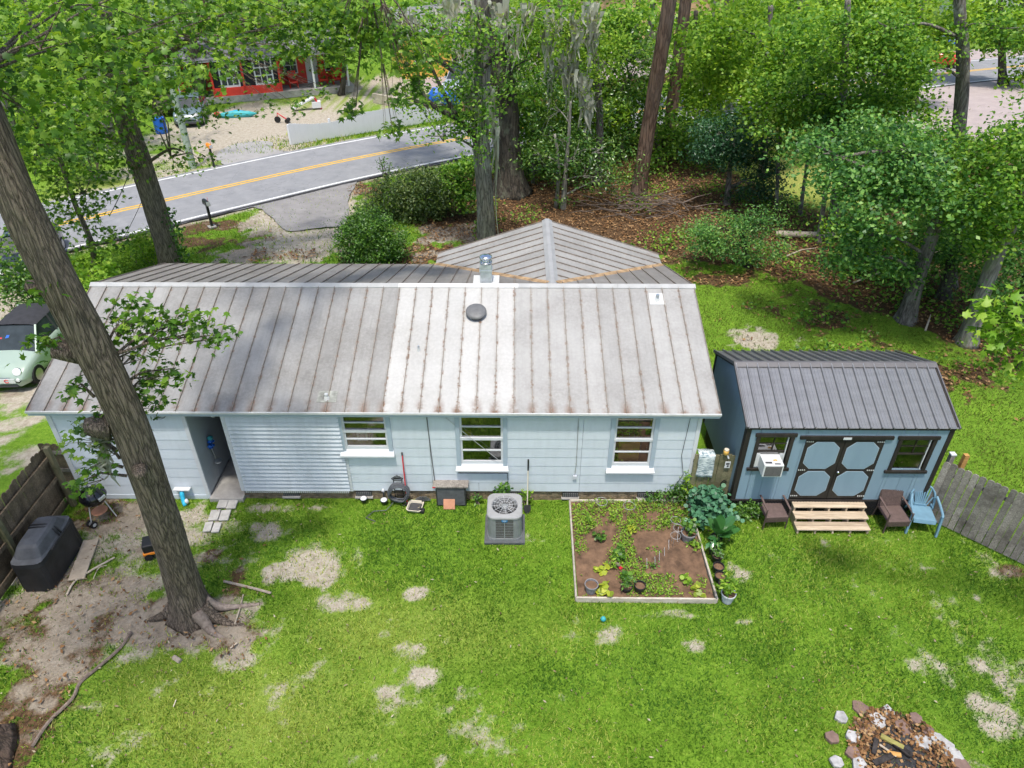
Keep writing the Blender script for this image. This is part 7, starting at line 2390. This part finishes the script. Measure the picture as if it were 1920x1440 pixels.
# --- tall trees in front of the house
b = G(913, 462)
ct = tree('grey_barked_tree', 'tall grey-barked tree just beyond the wing roof', b, [W(908, 350, b.y), W(902, 250, b.y), W(905, 130, b.y), W(903, 20, b.y), W(902, -60, b.y)], .37, .26, 'bark_grey',
    [pb(850, 170, b.y - 1, 40, 34, 1.0), pb(870, 240, b.y - 1, 34, 40, .9), pb(840, 60, b.y - 1, 60, 50, 1.2), pb(920, 90, b.y - 1.2, 50, 60, 1.0), pb(800, 255, b.y - .5, 44, 22, .8), pb(780, 190, b.y, 50, 34, .9), pb(900, 190, b.y - 1.2, 40, 50, .8)], 190, 20, .24, .14, 'kite', 'leaf_mid', flare=1.3, group='tall trees in front of the house')
m = MB()
for pts, r in (([(893, 262), (860, 225), (815, 200), (790, 170), (783, 130)], .13), ([(860, 225), (820, 150), (800, 100)], .09), ([(905, 130), (940, 90), (960, 60)], .10), ([(815, 200), (790, 195), (760, 180)], .06)):
    mm = MB()
    Pp = smooth_line([tuple(W(x, y, b.y - .2)) for x, y in pts], 4)
    mm.tube(Pp, [r * (1 - .6 * i / len(Pp)) for i in range(len(Pp))], 8)
    mm.build('limb', MAT['bark_dark'], ct, world=True, smooth=True)
moss(ct, [(W(905, 180, b.y - .4), 3.6, 60, .22), (W(890, 20, b.y - .4), 2.2, 40, .2), (W(940, 20, b.y - .4), 2.4, 40, .2), (W(850, 0, b.y), 2.0, 40, .25), (W(930, 235, b.y), 6.5, 16, .05), (W(875, 160, b.y - .3), 1.6, 30, .15)])
b = G(957, 362)
ok_ = tree('live_oak_tree', 'broad dark live oak with buttressed base hung with moss', b, [W(953, 280, b.y), W(950, 200, b.y), W(935, 110, b.y), W(925, 40, b.y), W(920, -50, b.y)], .62, .5, 'bark_dark',
    [pb(940, 200, b.y + 1, 60, 70, 2), pb(870, 60, b.y + 2, 90, 60, 3), pb(1000, 110, b.y + 1, 70, 70, 2.5), pb(820, 110, b.y + 4, 60, 50, 2.5), pb(1000, 20, b.y, 90, 50, 3), pb(960, 290, b.y + .5, 50, 30, 1.2), pb(740, 40, b.y + 3, 90, 50, 3)], 300, 22, .42, .2, 'kite', 'leaf_mid', flare=1.7, limb_r=.3, group='tall trees in front of the house')
moss(ok_, [(W(x, y, b.y - 1.0), L, n, w) for x, y, L, n, w in ((1035, 30, 2.6, 40, .2), (1075, 60, 3.2, 40, .18), (985, 20, 2.2, 40, .2), (830, 10, 2.4, 40, .25), (770, 30, 1.6, 30, .2), (960, 60, 2.6, 40, .2), (875, 80, 3.5, 50, .25), (1110, 20, 2.4, 40, .18))])
for i, (bx_, by_, tx, ty_, r, lab) in enumerate(((1196, 365, 1252, 20, .36, 'reddish pine trunk leaning slightly right behind the brush pile'), (1250, 285, 1284, 10, .36, 'second pine trunk farther back to the right'))):
    b = G(bx_, by_)
    tree('pine_tree', lab, b, [W(bx_ + (tx - bx_) * .35, by_ + (ty_ - by_) * .35, b.y), W(bx_ + (tx - bx_) * .7, by_ + (ty_ - by_) * .7, b.y - .3), W(tx, ty_, b.y - .5), W(tx + 14, ty_ - 120, b.y - .5)], r, r * .8, 'bark_pine', [(b.x + 2.5, b.y, 17.5, 3, 3, 1.5)], 60, 20, .5, .22, 'kite', 'leaf_mid', flare=1.25, group='tall trees in front of the house')
# magnolias and understorey in the middle
b = G(1056, 392)
mg = tree('magnolia_tree', 'slim pale-trunked magnolia with glossy leaves above the wing roof', b, [W(1060, 330, b.y), W(1066, 260, b.y), W(1070, 190, b.y)], .14, .05, 'bark_pale',
    [pb(1080, 300, b.y - .5, 60, 50, 1.2), pb(1110, 330, b.y - .5, 60, 50, 1.2), pb(1050, 260, b.y + .5, 70, 40, 1.4), pb(1000, 290, b.y + .3, 50, 34, 1.0), pb(1130, 280, b.y + .3, 60, 40, 1.2), pb(1040, 200, b.y + 1, 80, 50, 1.6), pb(1160, 340, b.y - .3, 30, 30, .7)], 260, 16, .24, .17, 'oval', 'leaf_magnolia', flare=1.1, limb_r=.05, group='understorey trees', up=.7)
MB().tube(smooth_line([tuple(b + Vector((-.35, .1, 0))), tuple(W(1048, 320, b.y)), tuple(W(1040, 250, b.y))], 5), [.10, .10, .095, .09, .09, .085, .08, .075, .07, .06, .05], 9).build('second_trunk', MAT['bark_pale'], mg, world=True, smooth=True)
b = G(1120, 345)
t_ = tree('bay_tree', 'tree with sunlit yellow-green sprays and long moss above the magnolia', b, [W(1125, 250, b.y), W(1120, 150, b.y), W(1110, 40, b.y), W(1108, -60, b.y)], .2, .12, 'bark_grey',
    [pb(1095, 70, b.y - 2, 60, 50, 1.5), pb(1120, 160, b.y - 2, 50, 44, 1.3), pb(1060, 60, b.y - 2, 60, 30, 1.3), pb(1110, 120, b.y - 1.5, 50, 40, 1.3), pb(1020, 40, b.y - 1, 60, 30, 1.5)], 170, 20, .26, .17, 'oval', 'leaf_bright', group='understorey trees')
moss(t_, [(W(x, y, b.y - 2.2), L, n, w) for x, y, L, n, w in ((1070, 130, 3.4, 46, .16), (1095, 150, 3.2, 46, .15), (1060, 110, 2.4, 36, .15), (1105, 185, 2.6, 40, .14), (1110, 60, 2.2, 36, .12), (1080, 40, 2.6, 36, .14), (1025, 60, 2.6, 30, .14), (1032, 130, 2.4, 26, .12))])
mids = [
    ('dense evergreen filling the gap between the live oak and the pines', (1170, 300), [(1160, 210, 60, 90), (1120, 230, 60, 60), (1190, 130, 60, 70), (1080, 200, 50, 50)], 'leaf_magnolia', 2.0, .2, 260),
    ('silvery sunlit shrub left of the leaning pine', (1150, 262), [(1150, 195, 50, 40), (1110, 215, 40, 26), (1180, 230, 40, 30)], 'leaf_cool', 3.0, .22, 120),
    ('dark hollies between the two pine trunks', (1235, 300), [(1230, 230, 40, 50), (1235, 130, 40, 60), (1300, 240, 50, 40)], 'leaf_mid', 2.0, .2, 160),
    ('low evergreen scrub under the live oak', (1010, 345), [(1000, 320, 60, 24), (1060, 345, 50, 18), (1110, 370, 40, 16)], 'leaf_magnolia', 1.0, .18, 120),
    ('green scrub at the foot of the farther pine', (1290, 300), [(1290, 270, 60, 30), (1340, 290, 50, 30), (1270, 310, 40, 24)], 'leaf_mid', 1.5, .18, 140),
]
mids += [
    ('bright young trees screening the road right of the live oak', (1010, 322), [(1000, 240, 60, 50), (1040, 180, 60, 50), (980, 170, 40, 50), (1060, 250, 50, 40)], 'leaf_mid', 2.2, .2, 330),
    ('tall yellow-green tree behind the magnolia', (1085, 300), [(1080, 150, 60, 60), (1100, 90, 60, 50), (1060, 220, 60, 40), (1130, 200, 50, 50)], 'leaf_bright', 2.2, .22, 330),
    ('leafy screen behind the leaning pine', (1180, 280), [(1180, 180, 50, 50), (1150, 100, 60, 60), (1200, 240, 40, 30), (1165, 40, 60, 40)], 'leaf_mid', 2.2, .22, 330),
    ('sunlit tree right of the farther pine', (1320, 270), [(1320, 200, 50, 50), (1340, 120, 50, 60), (1290, 130, 30, 60), (1310, 250, 60, 20)], 'leaf_bright', 2.2, .22, 330),
    ('thicket along the road behind the live oak', (950, 300), [(960, 240, 40, 40), (930, 190, 40, 40), (965, 150, 50, 40), (945, 290, 34, 20)], 'leaf_magnolia', 1.6, .2, 260),
    ('tree with pale foliage beyond the road at the top centre', (1010, 175), [(1010, 100, 70, 50), (960, 60, 70, 40), (1060, 50, 70, 40)], 'leaf_bright', 3.0, .28, 260),
    ('tree beyond the yellow clearing with sunlit leaves', (1480, 225), [(1480, 150, 70, 40), (1540, 120, 60, 40), (1420, 130, 60, 40)], 'leaf_bright', 3.0, .26, 260),
    ('bright maple sapling at the right of the straight log', (1640, 520), [(1640, 430, 50, 30), (1600, 470, 30, 20), (1680, 470, 40, 20)], 'leaf_bright', 1.0, .15, 120),
    ('tall bright tree between the clearing and the car park', (1620, 300), [(1620, 170, 80, 60), (1670, 90, 50, 50), (1560, 60, 80, 50), (1660, 230, 60, 40)], 'leaf_bright', 2.6, .2, 380),
    ('pale leafy tree behind the evergreen', (1400, 260), [(1400, 170, 70, 50), (1460, 110, 60, 60), (1360, 70, 60, 60)], 'leaf_bright', 2.4, .2, 340),
    ('leafy sapling between the two leaning trunks', (1790, 540), [(1790, 440, 40, 30), (1770, 480, 30, 20), (1740, 300, 50, 40)], 'leaf_cool', 1.2, .16, 150),
]
for lab, bp__, bl, lm_, rd, sz, ncl in mids:
    b = G(*bp__)
    tree('understorey_tree', lab, b, [W(bl[0][0], bl[0][1] + 30, b.y), W(bl[0][0], bl[0][1] - 20, b.y)], .13, .06, 'bark_grey', [pb(x, y, b.y, rx, ry, rd) for x, y, rx, ry in bl], ncl, 18, .3, sz, 'oval' if lm_ == 'leaf_magnolia' else 'kite', lm_, group='understorey trees', limb_r=.06, flare=1.1)

# --- shrubs in the front garden
def front_bush(label, px, py, Y, parts, lm_, ncl, per, sp_x, size, tmpl='oval'):
    b = G(px, py)
    bl = []
    for x, y, rx, ry in parts:
        q = pb(x, y, Y, rx, ry, None)
        bl.append((q[0] - b.x, q[1] - b.y, max(q[2], q[5] * .55), q[3], q[4] * .85, q[5]))
    return bush('garden_shrub', label, (b.x, b.y, 0), bl, ncl, per, sp_x, size, lm_, tmpl, 'shrub', 'shrubs in front of the house', stems=10, sr=.03)
front_bush('rounded bright green shrub just beyond the metal roof', 695, 492, 13.7, [(690, 440, 60, 44), (662, 452, 34, 42), (730, 450, 36, 42), (690, 410, 40, 24), (700, 470, 56, 30)], 'leaf_bush', 420, 22, .14, .12)
front_bush('long olive and dark green hedge mass along the driveway', 800, 410, 18.6, [(800, 370, 60, 36), (740, 360, 46, 26), (780, 340, 60, 20), (830, 350, 46, 40), (700, 385, 26, 14), (770, 395, 50, 22)], 'leaf_hedge', 520, 24, .2, .14)
front_bush('paler broad-leaved shrub against the grey trunk', 868, 395, 18.2, [(860, 340, 34, 44), (880, 310, 26, 20), (870, 370, 26, 30)], 'leaf_mid', 120, 20, .18, .15, 'kite')
front_bush('tall wispy shoot above the hedge beside the road', 725, 340, 21.5, [(722, 312, 12, 14), (715, 300, 8, 8)], 'leaf_bush', 14, 10, .12, .12)

# --- the wood on the right
b = G(1363, 384)
tree('evergreen_tree', 'dark green evergreen with bare double trunk behind the lawn', b, [W(1366, 345, b.y), W(1370, 300, b.y), W(1376, 260, b.y)], .17, .05, 'bark_grey', [pb(1385, 240, b.y, 70, 44, 1.6), pb(1360, 290, b.y, 50, 30, 1.3), pb(1430, 290, b.y, 44, 40, 1.2), pb(1410, 340, b.y - .3, 40, 34, 1.0), pb(1340, 250, b.y, 40, 30, 1.2), pb(1450, 330, b.y, 34, 34, .9), pb(1375, 270, b.y - .6, 50, 40, .9)], 560, 20, .25, .15, 'oval', 'leaf_dark', flare=1.15, limb_r=.08)
b = G(1402, 500)
tree('understorey_tree', 'low spreading blue-green shrub at the edge of the side lawn', b, [W(1398, 470, b.y), W(1390, 440, b.y)], .14, .08, 'bark_dark', [pb(1345, 425, b.y, 60, 34, 1.2), pb(1420, 415, b.y, 50, 30, 1.1), pb(1380, 455, b.y - .3, 70, 26, 1.1), pb(1320, 455, b.y, 30, 20, .8), pb(1400, 480, b.y - .4, 36, 12, .6)], 260, 22, .2, .12, 'oval', 'leaf_cool', flare=1.2, limb_r=.06)
woods = [
    # label, base px, trunk waypoints px, r, bark, blobs, leaf, size, clusters
    ('maple with leaning mossy trunk behind the shed', (1698, 600), [(1722, 520), (1748, 440), (1768, 380), (1775, 300)], .26, 'bark_grey', [(1660, 380, 80, 50), (1580, 350, 60, 44), (1740, 350, 80, 50), (1620, 440, 50, 34), (1700, 300, 90, 50), (1580, 480, 44, 22), (1665, 500, 40, 20), (1560, 300, 60, 40)], 'leaf_cool', .14, 720),
    ('pale-barked tree with flared base near the right edge', (1812, 642), [(1838, 560), (1872, 470), (1912, 385), (1935, 320)], .27, 'bark_pale', [(1880, 330, 70, 50), (1820, 360, 60, 44), (1860, 420, 50, 34), (1900, 250, 60, 50)], 'leaf_mid', .14, 440),
    ('tall straight tree in front of the car park', (1762, 470), [(1785, 330), (1800, 220), (1806, 110), (1800, 20), (1798, -60)], .30, 'bark_grey', [(1690, 130, 50, 40), (1650, 60, 70, 50), (1880, 50, 40, 40), (1820, 280, 40, 20), (1700, 250, 50, 34)], 'leaf_mid', .15, 380),
    ('bright leafy maple filling the centre of the wood', (1560, 430), [(1570, 330), (1580, 200), (1585, 100), (1590, 0)], .2, 'bark_grey', [(1560, 120, 90, 60), (1640, 180, 80, 60), (1500, 180, 70, 50), (1600, 50, 100, 50), (1670, 260, 70, 44), (1540, 230, 60, 40)], 'leaf_mid', .165, 640),
    ('tree with sunlit pale green foliage in the upper middle of the wood', (1430, 330), [(1436, 220), (1440, 110), (1445, 10)], .2, 'bark_grey', [(1420, 70, 80, 60), (1350, 60, 60, 50), (1480, 60, 70, 50), (1400, 150, 70, 50), (1340, 140, 50, 50)], 'leaf_bright', .22, 340),
    ('slim dark tree in front of the yellow clearing', (1500, 402), [(1510, 330), (1522, 250), (1530, 180)], .09, 'bark_grey', [(1530, 180, 50, 40), (1500, 240, 40, 30)], 'leaf_mid', .18, 100),
    ('second slim tree at the right of the yellow clearing', (1535, 455), [(1545, 380), (1556, 300), (1560, 240)], .11, 'bark_grey', [(1560, 260, 50, 40), (1600, 300, 50, 30)], 'leaf_cool', .18, 110),
    ('thin tree between the evergreen and the clearing', (1455, 395), [(1460, 300), (1466, 190), (1470, 90)], .09, 'bark_grey', [(1470, 110, 50, 50), (1450, 200, 40, 40)], 'leaf_bright', .2, 110),
    ('shadowy tree behind the pale-barked one', (1768, 560), [(1790, 470), (1810, 400)], .22, 'bark_dark', [(1790, 380, 60, 40), (1740, 420, 50, 30), (1830, 450, 50, 30)], 'leaf_cool', .125, 300),
    ('shaded tree at the right edge above the shed lawn', (1905, 600), [(1930, 500), (1950, 400)], .2, 'bark_dark', [(1890, 480, 50, 50), (1910, 390, 50, 40), (1870, 540, 36, 26)], 'leaf_cool', .12, 300),
    ('tree standing behind the car park', (1710, 205), [(1716, 110), (1720, 10), (1722, -60)], .35, 'bark_dark', [(1700, 40, 80, 50), (1760, 60, 60, 50), (1640, 20, 80, 40)], 'leaf_bright', .32, 220),
    ('tree with yellowish foliage at the right of the car park', (1880, 160), [(1878, 70), (1876, 0)], .3, 'bark_dark', [(1880, 30, 80, 40), (1840, 20, 60, 40), (1930, 60, 60, 40), (1910, 150, 40, 40)], 'leaf_bright', .32, 240),
    ('leafy tree behind the pines at the top centre', (1290, 200), [(1300, 110), (1305, 20)], .25, 'bark_dark', [(1300, 60, 60, 50), (1330, 140, 50, 50), (1310, 200, 50, 30)], 'leaf_bright', .24, 240),
]
for lab, bpx, way, r, bm, bl, lm_, sz, ncl in woods:
    b = G(*bpx)
    tree('woodland_tree', lab, b, [W(x, y, b.y) for x, y in way], r, r * .55, bm, [pb(x, y, b.y - random.uniform(-.5, 1.5), rx, ry, max(1.0, rx * .022)) for x, y, rx, ry in bl], ncl, 20, .34 if sz < .25 else .5, sz, 'kite', lm_, flare=1.5, limb_r=.12, shell=.2)
# near branch reaching in from a tree beyond the right edge
b = Vector((12.6, -6.2, 0))
rt = tree('sweetgum_tree', 'near sweetgum branch with bright star leaves reaching in at the right edge', b, [(12.5, -6.1, 3), (12.3, -6, 7), (12.2, -6, 11)], .22, .12, 'bark_gum', [pb(1895, 600, -4.2, 40, 50, .5), pb(1900, 660, -4.2, 36, 30, .4), pb(1905, 555, -4.0, 26, 24, .4), (12, -6, 10.5, 1.8, 1.8, 1.5), (14.5, -3, 12, 2.6, 2.6, 1.8), (15.5, 2, 13, 2.8, 2.8, 1.8), (17.5, 6, 12.5, 2.6, 2.6, 1.8), (12.5, -8.5, 11.5, 2.2, 2.2, 1.5)], 330, 14, .16, .15, 'star', 'leaf_bright', group='sweetgum trees', limb_r=.05, shell=.1)
spray(rt, 1893, 610, -4.2, 34, 60, 150, W(1960, 600, -4.2), .14, 'leaf_bright', rd=.4)
spray(rt, 1905, 690, -4.2, 24, 20, 40, W(1960, 600, -4.2), .14, 'leaf_bright', rd=.3)
# trunk cut by the lower left corner of the photograph
b = Vector((-9.35, -6.55, 0))
tree('oak_tree', 'rough brown trunk cut off by the lower left corner', b, [(-9.5, -6.8, 1.5), (-10.2, -7.4, 4), (-11, -8, 9)], .42, .3, 'bark_pine', [(-11.5, -8.5, 10, 2, 2, 1.5)], 40, 16, .3, .16, 'star', 'leaf_gum', flare=1.6, group='sweetgum trees')

# --- brush pile, fallen logs, forest floor plants
bp2 = thing('brush_pile', 'tangled heap of bare grey branches at the edge of the wood', 'brush pile', tuple(G(1215, 400)))
c0 = G(1215, 400)
for k in range(70):
    a = random.gauss(0, .5) + (math.pi if random.random() < .4 else 0)
    L = random.uniform(.8, 2.6)
    o_ = Vector((random.gauss(0, 1.3), random.gauss(0, .5), random.uniform(.05, .7)))
    d = Vector((math.cos(a), math.sin(a) * .6, random.uniform(-.1, .35)))
    m = MB().tube([tuple(c0 + o_), tuple(c0 + o_ + d * L * .5 + Vector((0, 0, random.uniform(0, .15)))), tuple(c0 + o_ + d * L)], [random.uniform(.015, .04), .018, .006], 5)
    m.build('branch', MAT['wood_brush'], bp2, world=True)
for i, (a_, b_, r, lab) in enumerate((((1455, 438), (1612, 443), .14, 'straight fallen log lying across the wood behind the shrub'), ((1750, 455), (1824, 458), .15, 'short fallen log between the two leaning trunks'), ((1775, 470), (1800, 490), .16, 'stubby cut log below the short fallen log'))):
    P0, P1 = G(*a_, .2), G(*b_, .25)
    t = thing('fallen_log', lab, 'log', (((P0 + P1) / 2).x, ((P0 + P1) / 2).y, 0), 0, 'fallen logs')
    MB().tube([tuple(P0), tuple(P0.lerp(P1, .5)), tuple(P1)], [r, r * .95, r * .8], 12).build('log', MAT['wood_pale'], t, world=True, smooth=True)
    MB().tube([tuple(P1), tuple(P1 + (P1 - P0).normalized() * .012)], r * .72, 12).build('cut_face', MAT['wood_new'], t, world=True)
for i, (a_, b_, lab) in enumerate((((1690, 500), (1810, 455), 'thin bare branch slanting up beside the leaning trunk'), ((1600, 530), (1700, 500), 'pale stick on the shaded forest floor'), ((1475, 480), (1530, 465), 'thin stick below the straight fallen log'), ((1735, 620), (1745, 590), 'curved twig at the edge of the side lawn'))):
    P0, P1 = G(*a_, .08), G(*b_, .3)
    o = MB().tube([tuple(P0), tuple(P0.lerp(P1, .5) + Vector((0, 0, .1))), tuple(P1)], [.035, .03, .015], 6).build('fallen_branch', MAT['wood_pale'])
    tag(o, lab, 'branch', 'sticks in the wood')
# seedlings and ferns on the forest floor (one uncountable cover)
n = 5200
x, y = RNG.uniform(-2, 26, n), RNG.uniform(3, 32, n)
bm_, lm__, dm_ = masks(x, y)
ok2 = (lm__ > .5) & (RNG.random(n) < np.clip(sstep(.40, .66, fbm(x * .5 + 2, y * .5)) + .25 * (x > 9), 0, 1)) & (road_dist(x, y) > 4.5)
x, y = x[ok2], y[ok2]
per = 12
P = np.stack([np.repeat(x, per) + RNG.normal(0, .22, len(x) * per), np.repeat(y, per) + RNG.normal(0, .22, len(x) * per), RNG.uniform(.06, .5, len(x) * per)], 1)
V, F = leaf_cloud(P, .13, 'kite', .8)
o = mesh_np('forest_undergrowth', V, F, MAT['leaf_mid'])
tag(o, 'low green seedlings scattered over the leaf litter of the wood', 'undergrowth', kind='stuff')
# far wood: reads as one mass behind everything
bl = []
rg = np.random.default_rng(5)
for k in range(120):
    X = rg.uniform(-60, 75)
    Y = rg.uniform(62, 105)
    if -30 < X < -8 and Y < 70: continue
    bl.append((X, Y, rg.uniform(3, 9), rg.uniform(2.5, 4.5), rg.uniform(2.5, 4), rg.uniform(2.5, 5)))
for k in range(34):
    X = rg.uniform(2, 26); Y = rg.uniform(46, 62)
    bl.append((X, Y, rg.uniform(2, 7), 2.4, 2.4, 3.0))
for k in range(26):
    X = rg.uniform(-48, -26); Y = rg.uniform(24, 60)
    bl.append((X, Y, rg.uniform(2, 7), 2.6, 2.6, 3.2))
P, C = clump_points(bl, 3600, 18, .75, shell=.5)
P = P[P[:, 2] > .1]
V, F = leaf_cloud(P, .42, 'kite', .8)
o = mesh_np('distant_wood', V, F, MAT['leaf_bright'])
tag(o, 'distant mass of sunlit trees filling the top of the view', 'wood', kind='stuff')
m = MB()
for q in bl[::2]:
    m.tube([(q[0], q[1], 0), (q[0] + rg.uniform(-.4, .4), q[1], q[2] + 3)], [.3, .15], 7)
o = m.build('distant_trunks', MAT['bark_grey'])
tag(o, 'distant bare trunks among the far trees', 'wood', kind='stuff')
